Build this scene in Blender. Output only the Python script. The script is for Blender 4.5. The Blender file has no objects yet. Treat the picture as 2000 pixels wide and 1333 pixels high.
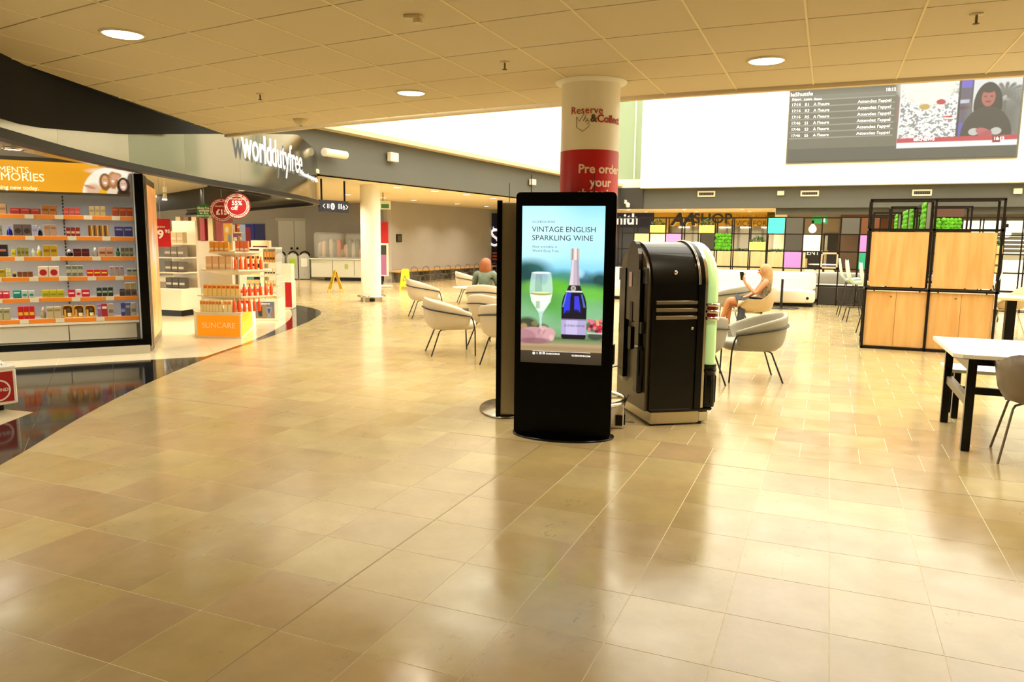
import bpy, bmesh, math, random
import numpy as np
from mathutils import Vector, Matrix
random.seed(7)
PI = math.pi
SC = bpy.context.scene
COL = SC.collection

# ------------------------------------------------------------------ camera
FPX = 1468.0; EYE = 1.613
def _n(v): return v/np.linalg.norm(v)
_Y = _n(np.array([620., 193., FPX])); _X = -_n(np.array([-3550., 239., FPX])); _X = _n(_X-_Y*_X.dot(_Y)); _Z = -np.cross(_X, _Y)
RM = np.array([_X, _Y, _Z])            # world = RM @ (right, up, forward)
cd = bpy.data.cameras.new('camera'); cam = bpy.data.objects.new('camera', cd); COL.objects.link(cam)
cd.sensor_width = 36; cd.lens = FPX/2000*36; cd.clip_start = .05; cd.clip_end = 200
m = Matrix.Identity(4)
for i in range(3):
    m[i][0] = RM[i][0]; m[i][1] = RM[i][1]; m[i][2] = -RM[i][2]
m.translation = (0, 0, EYE); cam.matrix_world = m
SC.camera = cam

# ------------------------------------------------------------------ sky, lamps, exposure
W = bpy.data.worlds.new('sky'); SC.world = W; W.use_nodes = True
W.node_tree.nodes['Background'].inputs[0].default_value = (1.0, .94, .77, 1)
W.node_tree.nodes['Background'].inputs[1].default_value = 5.6
SC.view_settings.view_transform = 'Standard'; SC.view_settings.look = 'None'
SC.view_settings.gamma = 1; SC.view_settings.use_curve_mapping = False
SC.view_settings.exposure = 0.0
SC.cycles.max_bounces = 7; SC.cycles.diffuse_bounces = 4; SC.cycles.glossy_bounces = 4; SC.cycles.transmission_bounces = 6
SC.cycles.sample_clamp_indirect = 6; SC.cycles.caustics_reflective = False; SC.cycles.caustics_refractive = False
SC.cycles.use_denoising = True
def lamp(name, loc, power, size=.2, color=(1, .85, .62), rot=(0, 0, 0), spread=2.6, size_y=None):
    l = bpy.data.lights.new(name, 'AREA'); l.energy = power; l.size = size; l.color = color; l.spread = spread
    l.shape = 'DISK'
    if size_y: l.shape = 'RECTANGLE'; l.size_y = size_y
    o = bpy.data.objects.new(name, l); o.location = loc; o.rotation_euler = rot; COL.objects.link(o); return o

# ------------------------------------------------------------------ measuring helpers (points on real planes)
def ray(px, py): return RM @ np.array([px-1000, 666.5-py, FPX])
def G(px, py, z=0.0):
    r = ray(px, py); t = (z-EYE)/r[2]; return (r[0]*t, r[1]*t)
def onY(px, py, y):
    r = ray(px, py); t = y/r[1]; return (r[0]*t, y, EYE+r[2]*t)
def onplane(px, py, p, n):             # vertical plane through p with plan normal n
    r = ray(px, py); t = (p[0]*n[0]+p[1]*n[1])/(r[0]*n[0]+r[1]*n[1]); return (r[0]*t, r[1]*t, EYE+r[2]*t)

# ------------------------------------------------------------------ materials
def lin(h):
    if isinstance(h, tuple): return (*h, 1)
    h = h.lstrip('#'); c = [int(h[i:i+2], 16)/255 for i in (0, 2, 4)]
    return tuple((x/12.92 if x <= .04045 else ((x+.055)/1.055)**2.4) for x in c)+(1,)
MATS = {}
def M(name, col='#808080', rough=.5, metal=0, emit=None, es=0, coat=0, spec=.5, bump=0, bscale=60, var=0, vscale=6, alpha=1, trans=0, stretch=(1, 1, 1)):
    if name in MATS: return MATS[name]
    m = bpy.data.materials.new(name); m.use_nodes = True; nt = m.node_tree; b = nt.nodes['Principled BSDF']
    b.inputs['Base Color'].default_value = lin(col); b.inputs['Roughness'].default_value = rough; b.inputs['Metallic'].default_value = metal
    b.inputs['Specular IOR Level'].default_value = spec; b.inputs['Coat Weight'].default_value = coat
    b.inputs['Alpha'].default_value = alpha; b.inputs['Transmission Weight'].default_value = trans
    if emit: b.inputs['Emission Color'].default_value = lin(emit); b.inputs['Emission Strength'].default_value = es
    if var or bump:
        tc = nt.nodes.new('ShaderNodeTexCoord'); mp = nt.nodes.new('ShaderNodeMapping'); mp.inputs['Scale'].default_value = stretch
        nt.links.new(tc.outputs['Object'], mp.inputs[0])
    if var:
        n = nt.nodes.new('ShaderNodeTexNoise'); n.inputs['Scale'].default_value = vscale; n.inputs['Detail'].default_value = 6
        r = nt.nodes.new('ShaderNodeValToRGB'); c = lin(col)
        r.color_ramp.elements[0].color = tuple(x*(1-var) for x in c[:3])+(1,); r.color_ramp.elements[1].color = tuple(min(1, x*(1+var)) for x in c[:3])+(1,)
        r.color_ramp.elements[0].position = .3; r.color_ramp.elements[1].position = .7
        nt.links.new(mp.outputs[0], n.inputs['Vector']); nt.links.new(n.outputs['Fac'], r.inputs[0]); nt.links.new(r.outputs[0], b.inputs['Base Color'])
    if bump:
        n = nt.nodes.new('ShaderNodeTexNoise'); n.inputs['Scale'].default_value = bscale; bp = nt.nodes.new('ShaderNodeBump')
        bp.inputs['Strength'].default_value = bump; bp.inputs['Distance'].default_value = .01
        nt.links.new(mp.outputs[0], n.inputs['Vector']); nt.links.new(n.outputs['Fac'], bp.inputs['Height']); nt.links.new(bp.outputs[0], b.inputs['Normal'])
    MATS[name] = m; return m
def C(hexcol, rough=.45, **k): return M('paint_'+hexcol.strip('#')+'_%d' % int(rough*100), hexcol, rough, **k)

def stone_floor():
    m = bpy.data.materials.new('limestone'); m.use_nodes = True; nt = m.node_tree; N = nt.nodes; L = nt.links; b = N['Principled BSDF']
    g = N.new('ShaderNodeNewGeometry')
    sub = N.new('ShaderNodeVectorMath'); sub.operation = 'ADD'; sub.inputs[1].default_value = (2.0+.42*100, -5.47+.45*100, 0)
    L.new(g.outputs['Position'], sub.inputs[0])
    dv = N.new('ShaderNodeVectorMath'); dv.operation = 'DIVIDE'; dv.inputs[1].default_value = (.42, .45, 1)
    L.new(sub.outputs[0], dv.inputs[0])
    fl = N.new('ShaderNodeVectorMath'); fl.operation = 'FLOOR'; L.new(dv.outputs[0], fl.inputs[0])
    mul = N.new('ShaderNodeVectorMath'); mul.operation = 'MULTIPLY'; mul.inputs[1].default_value = (1, 1, 0); L.new(fl.outputs[0], mul.inputs[0])
    wn = N.new('ShaderNodeTexWhiteNoise'); wn.noise_dimensions = '3D'; L.new(mul.outputs[0], wn.inputs['Vector'])
    cr = N.new('ShaderNodeValToRGB'); e = cr.color_ramp.elements
    cols = ['#b8a678', '#b29b78', '#bbac82', '#b5a272', '#b39f7a', '#bcac80']
    e[0].color = lin(cols[0]); e[1].color = lin(cols[-1])
    for i, c in enumerate(cols[1:-1]): x = e.new((i+1)/5); x.color = lin(c)
    L.new(wn.outputs['Value'], cr.inputs[0])
    n1 = N.new('ShaderNodeTexNoise'); n1.inputs['Scale'].default_value = 2.2; n1.inputs['Detail'].default_value = 8; n1.inputs['Roughness'].default_value = .65
    off = N.new('ShaderNodeVectorMath'); off.operation = 'MULTIPLY_ADD'; off.inputs[1].default_value = (7, 7, 7); L.new(wn.outputs['Color'], off.inputs[0]); L.new(g.outputs['Position'], off.inputs[2])
    L.new(off.outputs[0], n1.inputs['Vector'])
    mx = N.new('ShaderNodeMix'); mx.data_type = 'RGBA'; mx.blend_type = 'MULTIPLY'; mx.inputs[0].default_value = 1
    r1 = N.new('ShaderNodeValToRGB'); r1.color_ramp.elements[0].color = (.82, .8, .76, 1); r1.color_ramp.elements[1].color = (1.08, 1.06, 1.02, 1)
    r1.color_ramp.elements[0].position = .3; r1.color_ramp.elements[1].position = .7
    L.new(n1.outputs['Fac'], r1.inputs[0]); L.new(cr.outputs[0], mx.inputs[6]); L.new(r1.outputs[0], mx.inputs[7])
    # small dark fossil pits
    n2 = N.new('ShaderNodeTexNoise'); n2.inputs['Scale'].default_value = 26; n2.inputs['Detail'].default_value = 5; n2.inputs['Distortion'].default_value = 1.2
    mp = N.new('ShaderNodeMapping'); mp.inputs['Scale'].default_value = (1, .55, 1); L.new(off.outputs[0], mp.inputs[0]); L.new(mp.outputs[0], n2.inputs['Vector'])
    n3 = N.new('ShaderNodeTexNoise'); n3.inputs['Scale'].default_value = 1.7; L.new(off.outputs[0], n3.inputs['Vector'])
    r2 = N.new('ShaderNodeValToRGB'); r2.color_ramp.elements[0].position = .615; r2.color_ramp.elements[1].position = .67; L.new(n2.outputs['Fac'], r2.inputs[0])
    r3 = N.new('ShaderNodeValToRGB'); r3.color_ramp.elements[0].position = .54; r3.color_ramp.elements[1].position = .66; L.new(n3.outputs['Fac'], r3.inputs[0])
    mm = N.new('ShaderNodeMath'); mm.operation = 'MULTIPLY'; L.new(r2.outputs[0], mm.inputs[0]); L.new(r3.outputs[0], mm.inputs[1])
    m3 = N.new('ShaderNodeMath'); m3.operation = 'MULTIPLY'; m3.inputs[1].default_value = .36; L.new(mm.outputs[0], m3.inputs[0])
    mx2 = N.new('ShaderNodeMix'); mx2.data_type = 'RGBA'; L.new(m3.outputs[0], mx2.inputs[0]); L.new(mx.outputs[2], mx2.inputs[6]); mx2.inputs[7].default_value = lin('#6a5a3a')
    L.new(mx2.outputs[2], b.inputs['Base Color'])
    n4 = N.new('ShaderNodeTexNoise'); n4.inputs['Scale'].default_value = 5; n4.inputs['Detail'].default_value = 4; L.new(g.outputs['Position'], n4.inputs['Vector'])
    mr = N.new('ShaderNodeMapRange'); mr.inputs[1].default_value = .3; mr.inputs[2].default_value = .7; mr.inputs[3].default_value = .13; mr.inputs[4].default_value = .23
    L.new(n4.outputs['Fac'], mr.inputs[0]); L.new(mr.outputs[0], b.inputs['Roughness'])
    bp = N.new('ShaderNodeBump'); bp.inputs['Strength'].default_value = .05; bp.inputs['Distance'].default_value = .004; n5 = N.new('ShaderNodeTexNoise'); n5.inputs['Scale'].default_value = 1.6; n5.inputs['Detail'].default_value = 1; L.new(g.outputs['Position'], n5.inputs['Vector']); L.new(n5.outputs['Fac'], bp.inputs['Height']); L.new(bp.outputs[0], b.inputs['Normal'])
    b.inputs['Specular IOR Level'].default_value = .55
    return m
def wood(name, c1, c2, axis='Z', sc=1.0, rough=.45):
    m = bpy.data.materials.new(name); m.use_nodes = True; nt = m.node_tree; N = nt.nodes; L = nt.links; b = N['Principled BSDF']
    tc = N.new('ShaderNodeTexCoord'); mp = N.new('ShaderNodeMapping')
    mp.inputs['Scale'].default_value = {'Z': (9*sc, 9*sc, .9*sc), 'X': (.9*sc, 9*sc, 9*sc), 'Y': (9*sc, .9*sc, 9*sc)}[axis]
    n = N.new('ShaderNodeTexNoise'); n.inputs['Scale'].default_value = 1.4; n.inputs['Detail'].default_value = 7; n.inputs['Distortion'].default_value = .4
    r = N.new('ShaderNodeValToRGB'); r.color_ramp.elements[0].color = lin(c1); r.color_ramp.elements[1].color = lin(c2); r.color_ramp.elements[0].position = .35; r.color_ramp.elements[1].position = .68
    L.new(tc.outputs['Object'], mp.inputs[0]); L.new(mp.outputs[0], n.inputs['Vector']); L.new(n.outputs['Fac'], r.inputs[0]); L.new(r.outputs[0], b.inputs['Base Color'])
    b.inputs['Roughness'].default_value = rough; return m
def granite():
    m = bpy.data.materials.new('black_granite'); m.use_nodes = True; nt = m.node_tree; N = nt.nodes; L = nt.links; b = N['Principled BSDF']
    g = N.new('ShaderNodeNewGeometry'); v = N.new('ShaderNodeTexVoronoi'); v.inputs['Scale'].default_value = 26; L.new(g.outputs['Position'], v.inputs['Vector'])
    r = N.new('ShaderNodeValToRGB'); r.color_ramp.elements[0].position = 0; r.color_ramp.elements[0].color = (.5, .5, .45, 1); r.color_ramp.elements[1].position = .05; r.color_ramp.elements[1].color = (.012, .012, .013, 1)  # pale specks painted into the colour stand for glints of reflected light
    L.new(v.outputs['Distance'], r.inputs[0]); L.new(r.outputs[0], b.inputs['Base Color']); b.inputs['Roughness'].default_value = .08; b.inputs['Specular IOR Level'].default_value = .42
    return m
def vcol(name, es=1.0, rough=.4):
    m = bpy.data.materials.new(name); m.use_nodes = True; nt = m.node_tree; b = nt.nodes['Principled BSDF']
    a = nt.nodes.new('ShaderNodeVertexColor'); a.layer_name = 'Col'
    if es > 0:
        b.inputs['Base Color'].default_value = (.02, .02, .02, 1); nt.links.new(a.outputs[0], b.inputs['Emission Color']); b.inputs['Emission Strength'].default_value = es
    else: nt.links.new(a.outputs[0], b.inputs['Base Color'])
    b.inputs['Roughness'].default_value = rough; return m
STONE = stone_floor(); GRAN = granite()
OAK = wood('oak_veneer', '#cf9f62', '#deb67c'); OAKX = wood('oak_ledge', '#b98a4c', '#cfa469', 'Y'); PALEWOOD = wood('pale_birch', '#e2c38d', '#ecd3a0')
BLACK = M('black_powder_coat', '#050505', .4, spec=.25); GLOSSB = M('gloss_black', '#020202', .2, spec=.3); CHROME = M('chrome', '#d8d4ca', .12, 1)
STEEL = M('brushed_steel', '#a9a294', .32, 1, bump=.05, bscale=40, stretch=(1, 1, 40)); WHITE = M('white_paint', '#f2eee2', .55); CREAM = M('cream_laminate', '#e6dcc4', .42)
GREYWALL = M('pale_grey_wall', '#a4a09a', .7, var=.03, vscale=1.5); DARKBAND = M('dark_grey_plaster', '#56564f', .62, var=.05, vscale=.7); CEIL = M('ceiling_tile', '#dccdab', .85, bump=.15, bscale=220)
UPHOL = M('putty_vinyl', '#cfc2ab', .42, bump=.05, bscale=300); UPHOLG = M('grey_vinyl', '#98958a', .5, bump=.05, bscale=300); TAUPE = M('taupe_plastic', '#7a6d5a', .42); SHELL = M('sand_plastic', '#c2ad88', .4)
MINT = M('mint_plastic', '#bfe0d6', .35); LAMPW = M('lamp_diffuser', '#ffffff', .5, emit='#fff3da', es=9); GRILL = M('vent_black', '#151412', .6)
MOSS = M('moss', '#4f9a12', .95, var=.5, vscale=18, bump=1, bscale=70); LEAF = M('leaf_green', '#3f6a2a', .6, var=.35, vscale=20); YELLOW = M('yellow_plastic', '#f2c818', .4)
SUNY = M('pale_yellow_panel', '#f6dd6e', .45); GLASS = M('clear_glass', '#ffffff', .03, trans=1, spec=.5)
PERSPEX = M('smoky_film', '#d8d6cc', .2, alpha=.35)

# ------------------------------------------------------------------ mesh builder
class MB:
    def __init__(s): s.v = []; s.f = []; s.sm = []
    def add(s, vs, fs, sm=False):
        o = len(s.v); s.v += [tuple(p) for p in vs]; s.f += [tuple(i+o for i in f) for f in fs]; s.sm += [sm]*len(fs); return s
    def box(s, c, d, rz=0, bev=0):
        x, y, z = c; a, b, h = d[0]/2, d[1]/2, d[2]/2; cs, sn = math.cos(rz), math.sin(rz)
        if bev:
            bev = min(bev, a*.95, b*.95, h*.95); vs = []; 
            for zz, ins in ((-h, bev), (-h+bev, 0), (h-bev, 0), (h, bev)):
                A, B = a-ins, b-ins; k = bev*.6 if ins == 0 else 0
                kk = bev if ins == 0 else bev*.6
                for (px, py) in ((A-kk, -B), (A, -B+kk), (A, B-kk), (A-kk, B), (-A+kk, B), (-A, B-kk), (-A, -B+kk), (-A+kk, -B)):
                    vs.append((x+px*cs-py*sn, y+px*sn+py*cs, z+zz))
            fs = [tuple(range(7, -1, -1)), tuple(range(24, 32))]
            for r in range(3):
                for i in range(8): j = (i+1) % 8; fs.append((r*8+i, r*8+j, r*8+8+j, r*8+8+i))
            return s.add(vs, fs)
        vs = [(x+px*cs-py*sn, y+px*sn+py*cs, z+pz) for pz in (-h, h) for px, py in ((-a, -b), (a, -b), (a, b), (-a, b))]
        return s.add(vs, [(3, 2, 1, 0), (4, 5, 6, 7), (0, 1, 5, 4), (1, 2, 6, 5), (2, 3, 7, 6), (3, 0, 4, 7)])
    def bb(s, p, q, bev=0):
        return s.box([(a+b)/2 for a, b in zip(p, q)], [abs(b-a) for a, b in zip(p, q)], 0, bev)
    def prism(s, poly, z0, z1, sm=False):
        n = len(poly); vs = [(p[0], p[1], z0) for p in poly]+[(p[0], p[1], z1) for p in poly]
        s.add(vs, [tuple(range(n-1, -1, -1)), tuple(range(n, 2*n))]); s.add(vs, [(i, (i+1) % n, n+(i+1) % n, n+i) for i in range(n)], sm); return s
    def quad(s, a, b, c, d): return s.add([a, b, c, d], [(0, 1, 2, 3)])
    def bar(s, p, q, w, h=None):
        p, q = Vector(p), Vector(q); h = h or w; d = (q-p).normalized(); up = Vector((0, 0, 1)) if abs(d.z) < .9 else Vector((0, 1, 0))
        a = d.cross(up).normalized()*w/2; b = a.cross(d).normalized()*h/2
        vs = [tuple(e+x*a+y*b) for e in (p, q) for x, y in ((-1, -1), (1, -1), (1, 1), (-1, 1))]
        return s.add(vs, [(0, 1, 2, 3), (7, 6, 5, 4), (0, 4, 5, 1), (1, 5, 6, 2), (2, 6, 7, 3), (3, 7, 4, 0)])
    def tube(s, pts, r, n=8, closed=False):
        pts = [Vector(p) for p in pts]; N = len(pts); rs = r if isinstance(r, (list, tuple)) else [r]*N; vs = []; prev = None
        for i, p in enumerate(pts):
            if closed: d = (pts[(i+1) % N]-pts[i-1])
            else: d = pts[min(i+1, N-1)]-pts[max(i-1, 0)]
            d.normalize()
            if prev is None:
                up = Vector((0, 0, 1)) if abs(d.z) < .9 else Vector((1, 0, 0)); a = d.cross(up).normalized()
            else: a = (prev-d*prev.dot(d)).normalized()
            prev = a; b = d.cross(a)
            for k in range(n): t = 2*PI*k/n; vs.append(tuple(p+(a*math.cos(t)+b*math.sin(t))*rs[i]))
        fs = []
        for i in range(N if closed else N-1):
            for k in range(n): j = (i+1) % N; fs.append((i*n+k, i*n+(k+1) % n, j*n+(k+1) % n, j*n+k))
        s.add(vs, fs, True)
        if not closed: s.add(vs[:n], [tuple(range(n-1, -1, -1))]); s.add(vs[-n:], [tuple(range(n))])
        return s
    def lathe(s, prof, c=(0, 0, 0), n=24, sx=1, sy=1, sm=True):
        vs = [(c[0]+r*math.cos(2*PI*k/n)*sx, c[1]+r*math.sin(2*PI*k/n)*sy, c[2]+z) for r, z in prof for k in range(n)]
        fs = [(i*n+k, i*n+(k+1) % n, (i+1)*n+(k+1) % n, (i+1)*n+k) for i in range(len(prof)-1) for k in range(n)]
        s.add(vs, fs, sm)
        for i, rev in ((0, True), (len(prof)-1, False)):
            if prof[i][0] > 1e-5: s.add(vs[i*n:(i+1)*n], [tuple(range(n-1, -1, -1)) if rev else tuple(range(n))])
        return s
    def cyl(s, c, r, h, n=20, sx=1, sy=1): return s.lathe([(r, 0), (r, h)], c, n, sx, sy)
    def grid(s, P, closed_u=False, sm=True):   # P[i][j] rows
        nu, nv = len(P), len(P[0]); vs = [p for row in P for p in row]; fs = []
        for i in range(nu if closed_u else nu-1):
            for j in range(nv-1): k = (i+1) % nu; fs.append((i*nv+j, k*nv+j, k*nv+j+1, i*nv+j+1))
        return s.add(vs, fs, sm)
    def mesh(s, name='m'):
        me = bpy.data.meshes.new(name); me.from_pydata(s.v, [], s.f); me.polygons.foreach_set('use_smooth', s.sm); me.update(); return me
    def obj(s, name, mat, parent=None, loc=None, rz=None, **tags):
        o = bpy.data.objects.new(name, s.mesh(name)); o.data.materials.append(mat); COL.objects.link(o)
        if parent: o.parent = parent
        if loc: o.location = loc
        if rz is not None: o.rotation_euler = (0, 0, rz)
        for k, v in tags.items(): o[k] = v
        return o
def tag(o, label, cat, group=None):
    o['label'] = label; o['category'] = cat
    if group: o['group'] = group
    return o
def thing(name, label, cat, loc=(0, 0, 0), rz=0, group=None):
    o = bpy.data.objects.new(name, None); COL.objects.link(o); o.empty_display_size = .1; o.location = loc; o.rotation_euler = (0, 0, rz); return tag(o, label, cat, group)
def struct(name, mb, mat, parent=None):
    o = mb.obj(name, mat, parent)
    if not parent: o['kind'] = 'structure'
    return o
def sroot(name):
    o = bpy.data.objects.new(name, None); COL.objects.link(o); o['kind'] = 'structure'; return o
def dup(root, loc, rz, label=None, group=None, cat=None):
    r = root.copy(); COL.objects.link(r); r.location = loc; r.rotation_euler = (0, 0, rz)
    if label: r['label'] = label
    if group: r['group'] = group
    for ch in list(root.children):
        c = ch.copy(); COL.objects.link(c); c.parent = r
        for g in ch.children: d = g.copy(); COL.objects.link(d); d.parent = c
    return r
def inst(name, me, mat, parent, loc=(0, 0, 0), rz=0):
    o = bpy.data.objects.new(name, me); COL.objects.link(o); o.parent = parent; o.location = loc; o.rotation_euler = (0, 0, rz)
    if not me.materials: me.materials.append(mat)
    return o
def sub(o, lv=1):
    mm = o.modifiers.new('s', 'SUBSURF'); mm.levels = lv; mm.render_levels = lv; return o
def arc(c, r, a0, a1, n): return [(c[0]+r*math.cos(a0+(a1-a0)*i/n), c[1]+r*math.sin(a0+(a1-a0)*i/n)) for i in range(n+1)]
def roundrect(w, h, r, n=5):
    P = []
    for cx, cy, a in ((w/2-r, -h/2+r, -PI/2), (w/2-r, h/2-r, 0), (-w/2+r, h/2-r, PI/2), (-w/2+r, -h/2+r, PI)): P += arc((cx, cy), r, a, a+PI/2, n)
    return P
def text(s, size, mat, parent, loc, rot=(PI/2, 0, 0), name='lettering', align='LEFT', bold=0, ext=.001, space=1.0, sx=1.0, bend=None, matrix=None, spiral=None):
    c = bpy.data.curves.new('t', 'FONT'); c.body = s; c.size = size; c.extrude = ext; c.offset = bold*size; c.align_x = align; c.space_character = space; c.resolution_u = 3
    t = bpy.data.objects.new('t', c); COL.objects.link(t); bpy.context.view_layer.update()
    me = bpy.data.meshes.new_from_object(t.evaluated_get(bpy.context.evaluated_depsgraph_get()))
    bpy.data.objects.remove(t); bpy.data.curves.remove(c)
    if sx != 1:
        for v in me.vertices: v.co.x *= sx
    if spiral:                          # letters set round a circle of radius spiral (in the text plane)
        R = spiral
        for v in me.vertices:
            a = v.co.x/abs(R); rr = abs(R)+v.co.y if R > 0 else abs(R)-v.co.y
            if R > 0: v.co.x, v.co.y = rr*math.sin(a), rr*math.cos(a)
            else: v.co.x, v.co.y = rr*math.sin(a), -rr*math.cos(a)
    if bend:                            # wrap round a vertical cylinder of radius bend
        for v in me.vertices:
            a = v.co.x/bend; rr = bend+v.co.z
            v.co.x, v.co.z = rr*math.sin(a), rr*math.cos(a)-bend
    me.materials.clear(); me.materials.append(mat)
    o = bpy.data.objects.new(name, me); COL.objects.link(o)
    if parent: o.parent = parent
    o.location = loc; o.rotation_euler = rot
    if matrix: o.matrix_local = matrix
    return o
# ---- little raster painter used for screens and posters (colours stored on the vertices of a flat grid)
class Pic:
    def __init__(s, nx, ny, w, h, col):
        s.nx, s.ny = nx, ny; s.x, s.y = np.meshgrid(np.linspace(0, w, nx), np.linspace(0, h, ny)); s.px = w/nx
        s.a = np.zeros((ny, nx, 3)); s.a[:] = np.array(lin(col)[:3])
    def mix(s, mask, col, op=1):
        mk = np.clip(mask, 0, 1)[..., None]*op; s.a = s.a*(1-mk)+np.array(lin(col)[:3])*mk; return s
    def grad(s, stops):       # vertical stops (y, colour)
        ys = [p for p, _ in stops]; cs = np.array([lin(c)[:3] for _, c in stops])
        for k in range(3): s.a[..., k] = np.interp(s.y, ys, cs[:, k])
        return s
    def ell(s, cx, cy, rx, ry, col, op=1, soft=None, rot=0):
        dx, dy = s.x-cx, s.y-cy; c, sn = math.cos(rot), math.sin(rot); u = (dx*c+dy*sn)/rx; v = (-dx*sn+dy*c)/ry; d = np.sqrt(u*u+v*v)
        w = soft if soft else s.px/min(rx, ry)*.8; return s.mix((1-d)/w+.5, col, op)
    def rect(s, x0, y0, x1, y1, col, op=1, soft=None):
        w = soft or s.px; mk = np.minimum(np.minimum((s.x-x0)/w+.5, (x1-s.x)/w+.5), np.minimum((s.y-y0)/w+.5, (y1-s.y)/w+.5)); return s.mix(mk, col, op)
    def poly(s, P, col, op=1):
        x, y = s.x, s.y; ins = np.zeros(x.shape, bool); n = len(P)
        for i in range(n):
            (x0, y0), (x1, y1) = P[i], P[(i+1) % n]
            if y0 == y1: continue
            c = ((y0 > y) != (y1 > y)) & (x < (x1-x0)*(y-y0)/(y1-y0)+x0); ins ^= c
        return s.mix(ins.astype(float), col, op)
    def prof(s, cx, pr, col, op=1, a=-1, b=1):    # symmetrical profile [(y, halfwidth)]
        hw = np.interp(s.y, [p[0] for p in pr], [p[1] for p in pr], left=0, right=0); u = s.x-cx
        mk = np.minimum((hw*b-u)/s.px+.5, (u-hw*a)/s.px+.5)*(hw > 1e-6); return s.mix(mk, col, op)
    def noise(s, amp, sc, seed=1):
        r = np.random.RandomState(seed); g = r.rand(sc[1]+1, sc[0]+1); yi = np.linspace(0, sc[1]-1e-3, s.ny); xi = np.linspace(0, sc[0]-1e-3, s.nx)
        y0, x0 = yi.astype(int), xi.astype(int); fy, fx = (yi-y0)[:, None], (xi-x0)[None]; n = (g[y0][:, x0]*(1-fx)+g[y0][:, x0+1]*fx)*(1-fy)+(g[y0+1][:, x0]*(1-fx)+g[y0+1][:, x0+1]*fx)*fy
        s.a = np.clip(s.a*(1+amp*(n[..., None]-.5)*2), 0, 1); return n
    def obj(s, name, mat, parent, w, h, loc, rot=(PI/2, 0, 0)):
        # local x right, y up (row 0 = top of the picture)
        X, Yv = np.meshgrid(np.linspace(-w/2, w/2, s.nx), np.linspace(h/2, -h/2, s.ny)); co = np.stack([X, Yv, np.zeros_like(X)], -1).reshape(-1, 3)
        idx = np.arange(s.nx*s.ny).reshape(s.ny, s.nx); f = np.stack([idx[1:, :-1], idx[1:, 1:], idx[:-1, 1:], idx[:-1, :-1]], -1).reshape(-1, 4)
        me = bpy.data.meshes.new(name); me.vertices.add(len(co)); me.vertices.foreach_set('co', co.ravel()); me.loops.add(f.size); me.loops.foreach_set('vertex_index', f.ravel().astype(np.int32))
        me.polygons.add(len(f)); me.polygons.foreach_set('loop_start', np.arange(0, f.size, 4, dtype=np.int32)); me.polygons.foreach_set('loop_total', np.full(len(f), 4, dtype=np.int32)); me.update(); me.validate()
        ca = me.color_attributes.new('Col', 'FLOAT_COLOR', 'POINT'); ca.data.foreach_set('color', np.concatenate([s.a.reshape(-1, 3), np.ones((len(co), 1))], 1).ravel())
        me.materials.append(mat); o = bpy.data.objects.new(name, me); COL.objects.link(o); o.parent = parent; o.location = loc; o.rotation_euler = rot; return o
ORD = ['first', 'second', 'third', 'fourth', 'fifth', 'sixth', 'seventh', 'eighth', 'ninth', 'tenth', 'eleventh', 'twelfth', 'thirteenth', 'fourteenth', 'fifteenth', 'sixteenth', 'seventeenth', 'eighteenth', 'nineteenth', 'twentieth', 'twenty-first', 'twenty-second']
def clip_poly(P, a, b, c):               # keep a*x+b*y+c >= 0
    out = []
    for i in range(len(P)):
        p, q = P[i], P[(i+1) % len(P)]; dp, dq = a*p[0]+b*p[1]+c, a*q[0]+b*q[1]+c
        if dp >= 0: out.append(p)
        if (dp >= 0) != (dq >= 0): t = dp/(dp-dq); out.append((p[0]+(q[0]-p[0])*t, p[1]+(q[1]-p[1])*t))
    return out
def smooth(P, k=4):                     # Catmull-Rom through plan points
    out = []
    for i in range(len(P)-1):
        p0, p1, p2, p3 = [np.array(P[min(max(j, 0), len(P)-1)], float) for j in (i-1, i, i+1, i+2)]
        for t in np.arange(k)/k: out.append(tuple(.5*((2*p1)+(-p0+p2)*t+(2*p0-5*p1+4*p2-p3)*t*t+(-p0+3*p1-3*p2+p3)*t**3)))
    out.append(tuple(P[-1])); return out

# ================================================================== LARGE STRUCTURE
CZ = 2.88; RIM = 2.35
FCURVE = smooth([(-3.2, -1.5), (-4.1, .8), (-4.75, 2.2), (-5.25, 3.3), (-5.99, 4.47), (-6.6, 5.55), (-7.09, 6.57), (-7.6, 7.75), (-8.04, 9.05), (-8.55, 10.4), (-9.04, 11.57), (-9.45, 12.4), (-9.88, 13.13), (-10.4, 13.7), (-11.02, 14.13), (-12.13, 14.77), (-13.9, 15.9), (-16.5, 17.5), (-20, 19.5)], 4)
INNER = smooth([(-7.63, 7.6), (-7.86, 8.25), (-8.09, 8.89), (-8.5, 9.8), (-8.96, 10.68), (-9.7, 11.9), (-10.55, 13.0), (-11.4, 13.9), (-12.25, 14.65), (-14.0, 15.75), (-16.6, 17.3), (-20.1, 19.3)], 4)
WP = (-8.6, 7.58); WU = (-.63, -.776); WN = (.776, -.63)      # shop display wall: right end, run, outward normal
def wpt(s, d=0, z=None):
    p = (WP[0]+WU[0]*s+WN[0]*d, WP[1]+WU[1]*s+WN[1]*d); return p if z is None else (*p, z)
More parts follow.
